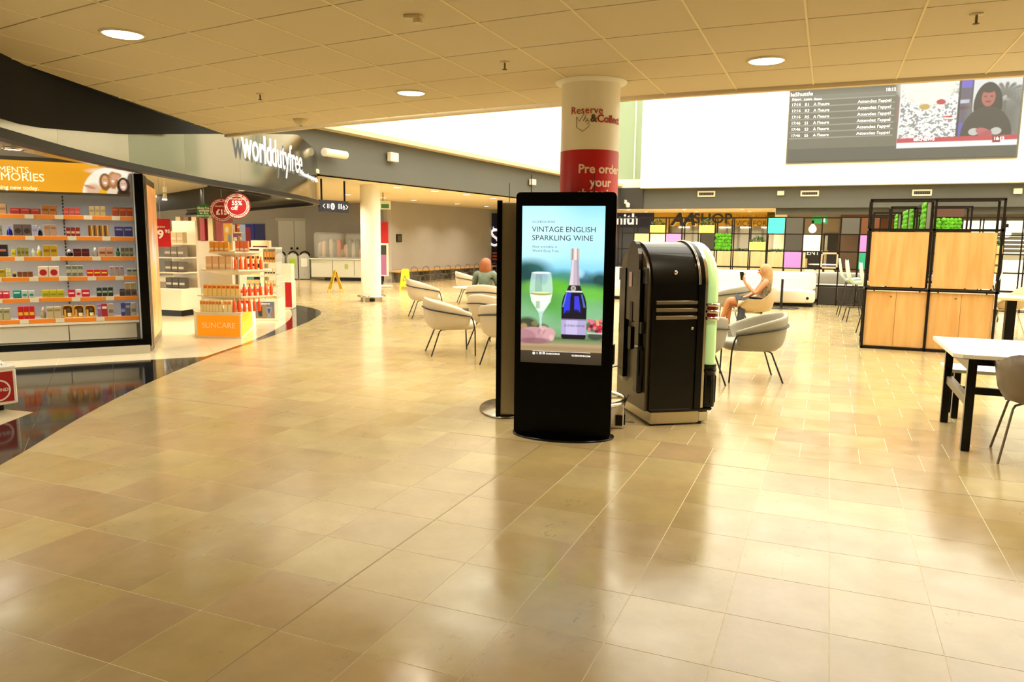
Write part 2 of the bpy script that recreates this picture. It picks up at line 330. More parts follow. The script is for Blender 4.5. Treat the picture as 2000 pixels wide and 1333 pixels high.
# floor slab and stone tiles
fl = struct('floor', MB().bb((-34, -9, -.12), (16, 42, -.0008)), M('grout', '#ece0bd', .5))
TX, TY, DX, DY = -2.0, 5.47, .42, .45
tm = MB().box((0, 0, -.003), (DX-.0035, DY-.0035, .006)).mesh('tile')
def fx(y):                               # x of the dark band's outer edge at depth y
    for (x0, y0), (x1, y1) in zip(FCURVE, FCURVE[1:]):
        if y0 <= y < y1: return x0+(x1-x0)*(y-y0)/(y1-y0)
    return -3 if y < 0 else -20
cand = []; field = MB()
for j in range(-15, 66):
    for i in range(-60, 36):
        rowoff = .21 if (j >= 0 and j % 2) else 0
        cx, cy = TX+DX*(i+.5)+rowoff, TY+DY*(j+.5)
        if cy < 15.5 and cx < fx(max(cy, -1.4))-.35: continue
        if cx < -20 or cx > 12: continue
        c = RM.T @ (np.array([cx, cy, 0])-np.array([0, 0, EYE])); vis = False
        if c[2] > .3:
            u, v = 1000+FPX*c[0]/c[2], 666.5-FPX*c[1]/c[2]; vis = -150 < u < 2150 and v < 1500
        cand.append((math.hypot(cx, cy) if vis else 99, cx, cy))
cand.sort()
for k, (d, cx, cy) in enumerate(cand):
    if k < 290 and d < 90: inst('tile', tm, STONE, fl, (cx, cy, 0))
    else: field.box((cx, cy, -.003), (DX-.0035, DY-.0035, .006))
o = field.obj('tile_field', STONE, fl); o['kind'] = 'stuff'
def tiled(name, poly, cell, ang, mat, z0, z1, root):
    cs, sn = math.cos(ang), math.sin(ang); R = [(x*cs+y*sn, -x*sn+y*cs) for x, y in poly]
    xs = [p[0] for p in R]; ys = [p[1] for p in R]; cells = []
    for i in range(int(min(xs)//cell), int(max(xs)//cell)+1):
        for j in range(int(min(ys)//cell), int(max(ys)//cell)+1):
            P = R
            for a, b, c in ((1, 0, -i*cell-.002), (-1, 0, (i+1)*cell-.002), (0, 1, -j*cell-.002), (0, -1, (j+1)*cell-.002)):
                P = clip_poly(P, a, b, c)
                if len(P) < 3: break
            if len(P) < 3: continue
            ar = abs(sum(P[k][0]*P[(k+1) % len(P)][1]-P[(k+1) % len(P)][0]*P[k][1] for k in range(len(P))))/2
            if ar < .004: continue
            P = [(x*cs-y*sn, x*sn+y*cs) for x, y in P]; d = math.hypot(sum(p[0] for p in P)/len(P), sum(p[1] for p in P)/len(P)); cells.append((d, P))
    cells.sort(key=lambda c: c[0]); rest = MB()
    for k, (d, P) in enumerate(cells):
        if k < 220 and d < 17: MB().prism(P, z0, z1).obj(name, mat, root)
        else: rest.prism(P, z0, z1)
    if rest.v: rest.obj(name+'_field', mat, root)['kind'] = 'stuff'
ang = math.atan2(WU[1], WU[0])
wallin = [wpt(6.5, .62), wpt(-.05, .62)]
dark = [p for p in FCURVE if p[1] >= .5] + [p for p in reversed(INNER)] + [wallin[0], (-12.5, .5)]
struct('trim_10', MB().prism(dark, -.0019, -.0004), C('#2e2c28', .5))
tiled('granite_tile', dark, .62, ang, GRAN, -.005, .0015, fl)
POLISH = M('polished_cream_stone', '#d9cba9', .14, spec=.6, var=.05, vscale=3)
shop_in = INNER + [(-33, 21), (-33, 4), wpt(6.5, .62)]
tiled('cream_tile', shop_in, .62, ang, POLISH, -.005, .0015, fl)
struct('trim_1', MB().prism([(-6.58, 4.49), (-7.25, 4.42), (-9, 3.9), (-9, 1.2), (-5.05, 1.2), (-5.7, 2.6)], .0016, .003), POLISH)
# metal movement joints in the floor
jm = MB(); jm.bb((-2.005, .8, -.004), (-1.997, 5.47, .0008)); jm.bb((-7.0, 5.462, -.004), (9, 5.472, .0008))
struct('trim_2', jm, M('joint_metal', '#9a8a62', .4, .2))

# low ceiling of square tiles in gently curving rows
def dc(x): return 1.041*.056*max(0, (-1.041-x)/1.041)**1.51
ce = struct('ceiling', MB().bb((-5.6, -9, CZ+.02), (14, 6.7, CZ+.3)), M('ceiling_void', '#3d3526', .9))
ce2 = MB(); pts = [(-5.6+.0, 6.7)]; 
xs = [-7.1+.3*i for i in range(8)]; ce2.prism([(-7.1, 7.5), (-5.6, 3.8), (-5.0, 3.8), (-5.0, 7.0), (-5.6, 7.15)][::-1], CZ+.02, CZ+.3); ce2.obj('ceiling_edge', MATS['ceiling_void'], ce)
tb = MB(); cnt = 0
la, lb, lc = .93, .37, .93*5.612-.37*3.786       # right of the slanting left edge
for i in range(-12, 24):
    x0 = -.2+.6*i
    x1 = x0+.6
    for j in range(0, 22):
        y1 = 6.75-.645*j; y0 = y1-.645
        P = [(x0+.006, y0+.005+dc(x0)), (x1-.006, y0+.005+dc(x1)), (x1-.006, y1-.008+dc(x1)), (x0+.006, y1-.008+dc(x0))]
        P = clip_poly(P, la, lb, lc)
        if len(P) < 3: continue
        if x1 > 13.8 or y0 < -8.6: continue
        if j < 8 and x0 < 3.5: MB().prism(P, CZ, CZ+.018).obj('ceiling_tile', CEIL, ce); cnt += 1
        else: tb.prism(P, CZ, CZ+.018)
tb.obj('ceiling_tile_field', CEIL, ce)['kind'] = 'stuff'
bars = MB()
for i in range(-11, 24):
    x0 = -.2+.6*i; ys = 6.76+dc(x0)
    y_lo = max(-8.6, (-lc-la*x0)/lb if x0 < -3.5 else -8.6)
    if y_lo < ys: bars.bb((x0-.006, y_lo, CZ-.004), (x0+.006, ys, CZ+.004))
bars.obj('ceiling_grid', M('grid_white', '#f0e0b4', .5), ce)
# edge trim of the low ceiling, and the atrium-side wall above it
et = MB(); ex = [-7.15+.35*i for i in range(60)]
prev = None
for x in ex:
    p = (x, 6.765+dc(x))
    if prev: et.prism([prev, p, (p[0], p[1]+.06), (prev[0], prev[1]+.06)], CZ-.03, CZ+.10); et.prism([(prev[0], prev[1]+.03), (p[0], p[1]+.03), (p[0], p[1]+.16), (prev[0], prev[1]+.16)], CZ+.05, 8.6)
    prev = p
struct('trim_3', et, M('cream_edge', '#e2cfa6', .6))
struct('trim_4', MB().prism([(-5.45, 3.3), (-5.612, 3.786), (-7.116, 7.563), (-7.14, 7.56), (-5.65, 3.8), (-5.48, 3.3)][::-1], CZ-.004, 3.4), BLACK)
struct('trim_5', MB().prism([(-3.9, -.9), (-5.612, 3.786), (-5.65, 3.8), (-3.95, -.9)], CZ-.004, 3.4), BLACK)
# dark plane over the slot between ceiling and fascia
struct('ceiling_slot', MB().prism([(-3.0, -1), (-5.6, 3.8), (-7.1, 7.56), (-8.7, 8.6), (-8.2, 9.4), (-9.2, 9.6), (-9.9, 6), (-8, 2), (-5, -1)][::-1], 3.42, 3.5), BLACK)

# enclosing walls
W1 = C('#8d7f62', .8)
struct('wall_back', MB().bb((-6, -9.1, 0), (14, -9, 8.6)), W1)
struct('wall_right', MB().bb((14, -9, 0), (14.1, 38, 8.6)), WHITE)
struct('wall_left', MB().bb((-13, -9, 0), (-12.9, 1, 3.4)), W1)
struct('wall_near', MB().bb((-13, -3, 0), (-4.2, -2.9, 3.4)), W1)
# atrium: left beam, cornice, clerestory
def bx(y): return -9.9+.0857*(y-12.5)
bm = MB(); bm.prism([(bx(7.0), 7.0), (bx(31), 31), (bx(31)-.35, 31), (bx(7.0)-.35, 7.0)], 2.9, 3.8)
wl = struct('wall_atrium_left', bm, DARKBAND)
bm = MB(); bm.prism([(bx(7.0)+.28, 7.0), (bx(31)+.28, 31), (bx(31)-.3, 31), (bx(7)-.3, 7)], 3.8, 3.90); struct('trim_6', bm, M('cream_edge2', '#d8c39a', .6))
bm = MB(); bm.prism([(bx(7)-.05, 7), (bx(31)-.05, 31), (bx(31)-.3, 31), (bx(7)-.3, 7)], 3.9, 8.6); struct('wall_clerestory', bm, WHITE)
# second step of the beam
bm = MB(); bm.prism([(bx(9)+.015, 9), (bx(31)+.015, 31), (bx(31), 31), (bx(9), 9)], 2.9, 3.28); struct('trim_7', bm, DARKBAND)
# atrium: back band, white block, glazed opening
struct('wall_atrium_back', MB().bb((-8.4, 31, 2.9), (14, 31.3, 3.75)), DARKBAND)
struct('trim_8', MB().bb((-6.9, 30.98, 2.9), (14, 31.0, 3.22)), DARKBAND)
struct('trim_9', MB().bb((-2.0, 31.3, 2.66), (14, 31.5, 2.92)), DARKBAND)
struct('wall_bulkhead', MB().bb((-8.1, 30.9, 2.9), (-7.15, 31.0, 3.74)), M('charcoal_plaster', '#34322d', .6))
struct('wall_screen', MB().bb((-7.2, 30.55, 3.70), (14, 31.0, 8.6)), WHITE)
struct('wall_upper', MB().bb((-8.5, 31.05, 3.75), (-7.2, 31.2, 4.1)), WHITE)
w1 = sroot('window_1')
MB().bb((-8.42, 31.1, 4.1), (-7.2, 31.12, 8.6)).obj('pane', M('green_glass', '#93a68c', .1), w1)
MB().bb((-7.62, 31.05, 4.1), (-7.56, 31.1, 8.6)).obj('mullion', C('#d5dccb'), w1)
# skylight frame over the atrium (open glazing to the sky between white beams)
sk = MB()
for k in range(7): sk.bb((-10, 9+3.6*k, 8.55), (14, 9.25+3.6*k, 8.9))
for k in range(5): sk.bb((-7+4.6*k, 7, 8.6), (-6.85+4.6*k, 31, 8.8))
struct('ceiling_skylight', sk, WHITE)
# soffits round the atrium
SOFF = M('soffit_board', '#e6d8b8', .7)
struct('ceiling_soffit_left', MB().prism([(bx(7)-.01, 8.8), (bx(31)-.01, 31), (bx(31)+.2, 40), (-30, 40), (-30, 19.8), (-19.9, 19.55), (-16.5, 17.6), (-13.9, 16), (-11, 14.3), (-9.95, 13.3), (-9.7, 12.9)][::1], 2.9, 2.98), SOFF)
struct('ceiling_soffit_back', MB().bb((-8.2, 31.3, 2.9), (14, 40, 2.98)), SOFF)
# grey hall walls on the far left
WL = [(-31, 4), (-31, 15), (-27, 22.5), (-20, 25.6), (-17, 24.7), (-15.4, 24.3), (-14.6, 23.3), (-14.1, 31.0)]
for k_, ((x0, y0), (x1, y1)) in enumerate(zip(WL, WL[1:])):
    wm = MB()
    d = math.hypot(x1-x0, y1-y0); nx, ny = -(y1-y0)/d*.15, (x1-x0)/d*.15; wm.prism([(x0, y0), (x1, y1), (x1+nx, y1+ny), (x0+nx, y0+ny)][::-1], 0, 2.95)
    struct('wall_hall_%d' % (k_+1), wm, GREYWALL)
struct('wall_hall_far', MB().bb((-14.3, 36.6, 0), (14, 36.7, 3)), C('#8f8a7c', .7))
struct('wall_hall_end', MB().bb((-14.4, 31, 0), (-14.2, 36.6, 3)), GREYWALL)
struct('baseboard_left', MB().prism([(-14.55, 23.3), (-14.05, 31.0), (-14.02, 31), (-14.52, 23.28)][::-1], 0, .12), C('#8c877d'))

# shop shell: display wall, inner ceiling, black upper ring
wmb = MB()
def wq(mb, s0, s1, d0, d1, z0, z1): return mb.prism([wpt(s0, d0), wpt(s1, d0), wpt(s1, d1), wpt(s0, d1)], z0, z1) if (d1 < d0) == ((s1 > s0)) else mb.prism([wpt(s0, d1), wpt(s1, d1), wpt(s1, d0), wpt(s0, d0)], z0, z1)
wq(wmb, .3, 7, -.75, -.65, 0, 2.9); struct('wall_shop', wmb, WHITE)
struct('ceiling_shop', MB().prism([(-9.0, 8.2), (-9.6, 10.6), (-11.2, 13.2), (-14.4, 15.4), (-20, 18.6), (-31, 20), (-31, 4), (-12, 1.5), wpt(5, .0), wpt(0, .0)], 2.9, 2.98), SOFF)
# opposite ring face in black
rb = MB(); rp = [p for p in FCURVE if p[1] > 13.3]
def offs(P, d):
    out = []
    for i, p in enumerate(P):
        a, b = P[max(i-1, 0)], P[min(i+1, len(P)-1)]; tx, ty = b[0]-a[0], b[1]-a[1]; l = math.hypot(tx, ty); out.append((p[0]-ty/l*d, p[1]+tx/l*d))
    return out

# ================================================================== SHOP FRONT
FASC = M('mirror_steel', '#858276', .11, .95)
sf = sroot('wall_fascia')
FP = [p for p in FCURVE if p[1] > -1.4]
def hgt(p):
    if p[1] > 13.3: return 3.25
    return float(np.interp(p[1], [0, 4, 5.7, 7.3, 9.15, 11.25, 12.6, 13.3], [2.38, 2.42, 2.62, 2.86, 3.13, 3.42, 3.33, 3.25]))
def band(P, z0f, z1f, th, name, mat, parent, step=None):
    ins = offs(P, th); n = len(P); k0 = 0
    while k0 < n-1:
        k1 = min(k0+(step or n), n-1); b = MB(); rows = []
        for i in range(k0, k1+1):
            p, q = P[i], ins[i]; z0, z1 = z0f(p), z1f(p)
            if step and i == k0: t = .006; p = (p[0]+(P[i+1][0]-p[0])*t, p[1]+(P[i+1][1]-p[1])*t)
            rows.append([(p[0], p[1], z0), (p[0], p[1], z1)])
        b.grid(rows); b.grid([[(ins[i][0], ins[i][1], z1f(P[i])), (ins[i][0], ins[i][1], z0f(P[i]))] for i in range(k0, k1+1)])
        b.grid([[(P[i][0], P[i][1], z1f(P[i])), (ins[i][0], ins[i][1], z1f(P[i]))] for i in range(k0, k1+1)], sm=False)
        b.grid([[(ins[i][0], ins[i][1], z0f(P[i])), (P[i][0], P[i][1], z0f(P[i]))] for i in range(k0, k1+1)], sm=False)
        b.obj(name, mat, parent); k0 = k1
band(FP, lambda p: RIM, hgt, .06, 'steel_panel', FASC, sf, 5)
OUT = offs(FP, -.02)
band(OUT, lambda p: RIM-.07, lambda p: RIM, .12, 'dark_rim', BLACK, sf)
UP = [p for p in FP if p[1] < 9.8]
band(UP, hgt, lambda p: 3.45, .06, 'dark_upper_fascia', M('fascia_matt_black', '#080604', .7, spec=.2, bump=.3, bscale=300), sf, 5)  # upper fascia coloured near black above the steel band's curved top edge
# soffit ring and its inner black faces
ring_in = offs(FP, .95)
sm_ = MB(); sm_.grid([[(a[0], a[1], 2.42), (b[0], b[1], 2.42)] for a, b in zip(offs(FP, .05), ring_in)], sm=False); sm_.obj('soffit', M('soffit_mirror', '#8d887c', .16, .7), sf)
farside = [p for p in FCURVE if p[1] > 12.2]
band([p for p in offs(FP, .95) if p[1] > 9.3], lambda p: 2.38, lambda p: 2.9, .03, 'inner_ring', BLACK, sf)
dl = MB().lathe([(.075, .0), (.095, -.012), (.10, 0)], n=18); dlm = dl.mesh('bezel'); dd = MB().cyl((0, 0, -.006), .07, .004).mesh('diffuser')
DLM = M('lamp_small', '#ffffff', .5, emit='#fff1d0', es=7)
def ring_light(px, py, k, z=2.41):
    x, y = G(px, py, z); t = thing('ceiling_downlight', 'small round downlight in the mirrored soffit of the shop fascia, %s from the left' % ORD[k], 'ceiling light', (x, y, z), 0, 'fascia soffit downlights')
    inst('bezel', dlm, CHROME, t); inst('diffuser', dd, DLM, t)
for k, p in enumerate([(25, 291), (233, 326), (375, 352), (470, 372), (565, 388), (520, 402)]): ring_light(*p, k)
# shop name in raised white letters following the curve
def curve_frame(px, py, off=.05):
    best = None
    for i in range(len(FP)-1):
        a, b = FP[i], FP[i+1]; tx, ty = b[0]-a[0], b[1]-a[1]; l = math.hypot(tx, ty); n = (ty/l, -tx/l); p = onplane(px, py, a, n)
        s = ((p[0]-a[0])*tx+(p[1]-a[1])*ty)/l
        if -1e-6 <= s <= l+1e-6 and p[1] > 0: return (p[0]+n[0]*off, p[1]+n[1]*off, p[2]), (tx/l, ty/l), n
    return None
sign = thing('shop_name_sign', 'raised white lettering of the duty free shop on the curved steel fascia', 'sign', (0, 0, 0))
LETW = M('letter_white', '#ffffff', .4, emit='#ffffff', es=.6)
cum = [0]
for a, b in zip(FP, FP[1:]): cum.append(cum[-1]+math.hypot(b[0]-a[0], b[1]-a[1]))
def at_len(s, off):
    s = max(0, min(s, cum[-1]-1e-4)); i = max(j for j in range(len(cum)-1) if cum[j] <= s); a, b = FP[i], FP[i+1]; t = (s-cum[i])/(cum[i+1]-cum[i]); tx, ty = b[0]-a[0], b[1]-a[1]; l = math.hypot(tx, ty)
    return (a[0]+tx*t+ty/l*off, a[1]+ty*t-tx/l*off)
def fascia_text(s, p0, p1, size, bold, off, name, zoff=0):
    def sl(px, py):
        f = curve_frame(px, py, 0)[0]; return min(range(len(cum)), key=lambda j: math.hypot(FP[j][0]-f[0], FP[j][1]-f[1])), f
    def arcl(f):
        bestd, bs = 9, 0
        for j in range(len(FP)-1):
            a, b = FP[j], FP[j+1]; tx, ty = b[0]-a[0], b[1]-a[1]; l2 = tx*tx+ty*ty; t = max(0, min(1, ((f[0]-a[0])*tx+(f[1]-a[1])*ty)/l2)); d = math.hypot(f[0]-a[0]-tx*t, f[1]-a[1]-ty*t)
            if d < bestd: bestd, bs = d, cum[j]+t*math.sqrt(l2)
        return bs
    f0, f1 = curve_frame(*p0, 0)[0], curve_frame(*p1, 0)[0]; s0, s1 = arcl(f0), arcl(f1)
    objs = []
    o = text(s, size, LETW, sign, (0, 0, 0), (0, 0, 0), name, bold=bold, ext=.004)
    me = o.data; xs = [v.co.x for v in me.vertices]; mn, mxx = min(xs), max(xs)
    for v in me.vertices:
        u = (v.co.x-mn)/(mxx-mn); q = at_len(s0+(s1-s0)*u, off+v.co.z); z = f0[2]+(f1[2]-f0[2])*u+v.co.y+zoff
        v.co = (q[0], q[1], z)
    me.update(); return o
fascia_text('world', (463, 306), (522, 324), .60, .01, .07, 'lettering')
fascia_text('dutyfree', (523, 324), (583, 340), .62, 0, .07, 'lettering')
fascia_text('More than you imagine.', (587, 343), (618, 356), .11, 0, .03, 'strapline')

# display wall frame
dw = thing('shop_wall_display', 'white backlit wall display with orange edged shelves of boxed perfume behind the shop window', 'shelving', (0, 0, 0))
fr = MB(); wq(fr, -.02, .085, -.02, .1, .1, 2.42); wq(fr, .085, 6.5, -.02, .1, .12, .2); fr.obj('black_frame', GLOSSB, dw)
b = MB(); wq(b, .0, 6.5, -.05, .12, 0, .115); b.obj('plinth', M('plinth_grey', '#b9b09c', .4), dw)
b = MB(); wq(b, .085, 6.5, -.64, -.60, .1, 2.46); b.obj('back_panel', M('display_white', '#e9ebf2', .6), dw)
b = MB(); wq(b, .085, .10, -.6, -.05, .1, 2.46); b.obj('side_panel', C('#dfe2ea'), dw)
SD = -.12                                 # plane of the shelf fronts
def wpx(px, py, d=SD):
    p = onplane(px, py, wpt(0, d), WN); s = (p[0]-WP[0])*WU[0]+(p[1]-WP[1])*WU[1]; return s, p[2]
shelf_px = [(421, 420), (462, 461), (502.5, 500), (542, 539), (584, 578), (625, 617.5)]
SZ = []
ORG = M('orange_strip', '#d8791b', .45, emit='#d8791b', es=.12)
tagm = MB().box((0, 0, 0), (.1, .008, .05)).mesh('price_tag')
wang = math.atan2(WU[1], WU[0])
for k, (yl, yr) in enumerate(shelf_px):
    z = (wpx(2, yl)[1]+wpx(268, yr)[1])/2; SZ.append(z)
    b = MB(); wq(b, .10, 6.3, -.60, SD-.01, z-.02, z); sh = b.obj('shelf', CREAM, dw)
    b = MB(); wq(b, .10, 6.3, SD-.01, SD, z-.055, z-.005); b.obj('orange_edge', ORG, sh)
    s = .32+.13*(k % 3)
    while s < 2.2:
        p = wpt(s, SD+.004, z-.03); inst('price_tag', tagm, C('#d8cbb0'), sh, p, wang); s += .33+.07*((k*3+int(s*10)) % 3)
b = MB(); wq(b, .1, 6.3, SD-.06, SD+.03, SZ[5]-.09, SZ[5]-.06); b.obj('cabinet_top', CREAM, dw)
sdoor = [.14, wpx(135, 650)[0], wpx(0, 650)[0]+.25, 3.4, 4.6]
for a, c in zip(sdoor, sdoor[1:]):
    b = MB(); wq(b, a+.006, c-.006, SD-.02, SD, .2, SZ[5]-.1); b.obj('cupboard_door', CREAM, dw)
sl = wpx(128, 480, -.6)[0]
b = MB(); wq(b, sl-.012, sl+.012, -.6, -.585, .5, 2.2); b.obj('upright', C('#d6d6d6'), dw)
for z in np.arange(.5, 2.2, .05):
    pass
b = MB()
for z in np.arange(.52, 2.15, .045): wq(b, sl-.008, sl+.008, -.585, -.583, z, z+.026)
b.obj('slot', GRILL, dw)
for z in SZ[:5]:
    b = MB(); b.add([wpt(sl, -.58, z-.02), wpt(sl, -.35, z-.02), wpt(sl, -.58, z-.12), wpt(sl+.01, -.58, z-.02), wpt(sl+.01, -.35, z-.02), wpt(sl+.01, -.58, z-.12)], [(0, 1, 2), (5, 4, 3), (0, 3, 4, 1), (1, 4, 5, 2), (2, 5, 3, 0)]); b.obj('bracket', STEEL, dw)
# header light box
hz0, hz1 = wpx(262, 380, -.15)[1], wpx(100, 321, -.15)[1]+.03
b = MB(); wq(b, .13, 6.3, -.3, -.16, hz0-.03, hz1+.05); lb = b.obj('header_box', STEEL, dw)
sL, sR = wpx(0, 350, -.15)[0], wpx(262, 350, -.15)[0]
HW, HH = sL-sR+1.6, hz1-hz0
P = Pic(260, 70, HW, HH, '#f2a51d'); P.noise(.08, (5, 3), 3)
xR = HW; k = (sL-sR)/262                      # metres per photo pixel near the right end
def hx(px): return HW-(262-px)*k*1.0
def hy(py): return (py-322)/(380-322)*HH
P.ell(hx(214), HH*1.08, 59*k, HH*.98, '#fff3d6'); P.ell(hx(225), hy(336), 55*k, HH*.12, '#fff8e8', .7, .5)
P.ell(hx(178), hy(374), 16*k, HH*.22, '#dca883', .8, .5)
for cx, cy, r, hair, face, top in ((202, 354, 12, '#8a5a30', '#e0a878', '#efb51a'), (218, 350, 10, '#b07a45', '#dba27c', '#f0d6b8'), (239, 361, 13, '#2e1c12', '#e4b99c', '#4a3420')):
    P.ell(hx(cx), hy(384), 15*k, HH*.3, top); P.ell(hx(cx), hy(cy+3), r*k*1.05, HH*.30, hair); P.ell(hx(cx-.5), hy(cy+1), r*k*.55, HH*.19, face)
    P.ell(hx(cx-.5), hy(cy+5), r*k*.28, HH*.035, '#fff4ea'); P.ell(hx(cx-3.2), hy(cy-2), k*1, HH*.015, '#3a2010'); P.ell(hx(cx+2.4), hy(cy-2), k*1, HH*.015, '#3a2010')
P.ell(hx(223), hy(343), 13*k, HH*.10, '#c98a45'); P.ell(hx(223), hy(346), 9*k, HH*.10, '#dba27c'); P.ell(hx(170), hy(368), 12*k, HH*.05, '#c98a5e', 1, None, .3); P.ell(hx(255), hy(360), 9*k, HH*.4, '#3a2416', .9)
cmid = wpt(sR+HW/2, -.15, (hz0+hz1)/2)
rotw = (PI/2, 0, wang+PI)
P.obj('poster', vcol('lightbox_print', 1.0), lb, HW, HH, cmid, rotw)
PALEY = M('header_letters', '#fdf0c0', .5, emit='#fff3c8', es=1.0)
def wtext(s, px, py, size, mat, parent, d=-.145, **k): s0, z = wpx(px, py, d); return text(s, size, mat, parent, wpt(s0, d, z), rotw, **k)
wtext('MOMENTS,', 61, 338.5, .105, PALEY, lb, align='RIGHT'); wtext('MEMORIES', 87, 355, .14, PALEY, lb, align='RIGHT'); wtext('of something new today.', 76, 371.5, .07, PALEY, lb, bold=.01, align='RIGHT')

# end panel of the wall: lit orange poster between steel edges
e0, e1 = G(294, 687), G(316.5, 655)
ed = np.array(e1)-np.array(e0); el = np.linalg.norm(ed); ed = ed/el; en = (ed[1], -ed[0]); eang = math.atan2(ed[1], ed[0])
ep = thing('poster_lightbox', 'tall orange lit perfume poster panel on the end of the shop wall', 'poster', (e0[0], e0[1], 0), eang)
b = MB(); b.bb((0, .0, .0), (el, .12, 2.42)); b.obj('casing', STEEL, ep)
for x in (.0, .16, .30): MB().bb((x, -.025, 0), (x+.09, .0, 2.42)).obj('steel_strip', STEEL if x != .16 else C('#6b675e', .4), ep)
P = Pic(40, 90, el-.45, 2.2, '#f2a056'); P.grad([(0, '#f0a050'), (.5, '#e89048'), (.9, '#f4b878'), (1.6, '#f6b04a'), (2.2, '#f8d27a')]); P.noise(.22, (5, 14), 5)
P.ell(.7, 1.05, .28, .42, '#f3e4cf', .75, .5); P.ell(.62, 1.3, .22, .2, '#f0c838', .9, .4); P.ell(.8, .7, .15, .2, '#a8703a', .5, .5)
P.obj('poster', vcol('poster_print', .95), ep, el-.45, 2.2, (.45+(el-.45)/2, -.012, 1.22))

# boxed gifts on the shelves: (x0, x1, top y, row, colour, band colour, pieces, kind)
GOODS = [
 (-8, 13, 398, 0, '#b98f62', '#8c6a4a', 1, 'beige carton'), (19, 79, 407, 0, '#a32b22', '#c9714f', 3, 'dark red carton with a black notch'), (81, 111, 401, 0, '#b06a2a', '#7c4314', 2, 'copper patterned box'),
 (124, 157, 406, 0, '#b5483c', '#cf6a5c', 3, 'coral red carton'), (174, 207, 403, 0, '#b59c68', '#8f7a4d', 3, 'sand coloured carton'), (219, 260, 405, 0, '#9a3a10', '#c06a2a', 3, 'rust brown carton'),
 (-8, 4, 440, 1, '#87806f', '#5b564b', 1, 'grey carton'), (26, 62, 438, 1, '#5f5048', '#37241f', 2, 'mauve brown carton with a dark flower'), (63, 73, 440, 1, '#a8a4c4', '#8480a8', 2, 'pale lilac carton'), (86, 111, 439, 1, '#b08a6c', '#8a6648', 2, 'pinkish beige carton'),
 (129, 157, 444, 1, '#7e1710', '#d0a27c', 3, 'dark red carton with a cream label'), (172, 213, 440, 1, '#8a5a12', '#e0b050', 4, 'gold and black striped box'), (224, 260, 443, 1, '#332c66', '#8583a8', 2, 'navy and grey carton'),
 (-8, 15, 478, 2, '#0f0b0a', '#b06058', 1, 'black carton with a pink stripe'), (22, 31, 488, 2, '#c2b21a', '#8d8210', 1, 'small lime yellow carton'), (33, 56, 483, 2, '#8a8222', '#5e5a1a', 3, 'olive green carton'), (84, 112, 479, 2, '#b38a06', '#7a5f06', 2, 'mustard yellow carton with a dark emblem'),
 (143, 175, 486, 2, '#43070a', '#6f1a1c', 2, 'maroon carton'), (193, 222, 484, 2, '#c08a6c', '#7a4a22', 2, 'white edged pink carton with a brown square'), (236, 261, 484, 2, '#5c5a3c', '#8f8a5c', 3, 'olive grey carton'),
 (-8, 10, 527, 3, '#a8900c', '#6c5d0a', 1, 'yellow ochre carton'), (12, 21, 525, 3, '#c4b84c', '#e0d890', 2, 'pale yellow box'), (33, 64, 531, 3, '#7a4208', '#5c3006', 3, 'flat brown carton'), (74, 116, 521, 3, '#d8c2a4', '#a01018', 2, 'white carton with a dark red ball print'),
 (129, 163, 519, 3, '#a8a68c', '#23231f', 3, 'tall cream box with black scroll pattern'), (169, 211, 527, 3, '#c01a0c', '#e0c040', 3, 'scarlet carton with gold print'), (214, 243, 521, 3, '#9a8c86', '#c01430', 3, 'grey carton with a red dot'), (248, 269, 525, 3, '#9a9a80', '#4a4a3c', 2, 'grey green framed carton'),
 (-8, 18, 569, 4, '#c4142c', '#f0d8d8', 2, 'crimson and white carton'), (25, 41, 568, 4, '#0e7a6c', '#b8e0d4', 1, 'teal carton'), (42, 68, 568, 4, '#b8bcb0', '#1c8a78', 2, 'white carton with a teal bowl print'), (82, 126, 567, 4, '#b8a612', '#7a8a14', 3, 'lime yellow carton with an emblem'),
 (133, 147, 566, 4, '#b80c24', '#f0c8cc', 1, 'crimson carton'), (148, 159, 566, 4, '#d8c0bc', '#c41428', 1, 'white carton with a red bowl print'), (160, 176, 566, 4, '#b80c24', '#f0c8cc', 1, 'crimson carton'), (189, 222, 562, 4, '#1c2c20', '#9aa890', 3, 'dark green carton'),
 (234, 245, 565, 4, '#3a302c', '#6a5c54', 1, 'black glass carton'), (245, 268, 566, 4, '#5c4c44', '#3f342e', 2, 'brown grey carton'),
 (-8, 20, 603, 5, '#a8a078', '#6f6a4a', 2, 'sage beige carton'), (35, 68, 599, 5, '#b8080c', '#e0a820', 3, 'tall red carton with a gold label'), (91, 120, 600, 5, '#b8a478', '#8c7c58', 2, 'wide cream carton'), (191, 199, 595, 5, '#8a5a80', '#c89ac0', 1, 'lilac bottle carton'), (199, 211, 594, 5, '#a01c28', '#e8dcd0', 1, 'dark red carton reading 24 7'), (212, 223, 594, 5, '#b09a88', '#7a6858', 1, 'beige carton with a fine drawing'),
 (237, 246, 592, 5, '#3c3c88', '#8a90c8', 1, 'violet blue bottle carton'), (246, 256, 592, 5, '#5e5c6c', '#a8a8b8', 1, 'slate grey carton reading 24 7'), (257, 267, 592, 5, '#b0a48c', '#7a6858', 1, 'beige carton with a fine drawing')]
rowcount = {}
GOODS.sort(key=lambda g: (g[3], -g[0]))
RN = ['top', 'second', 'third', 'fourth', 'fifth', 'bottom']
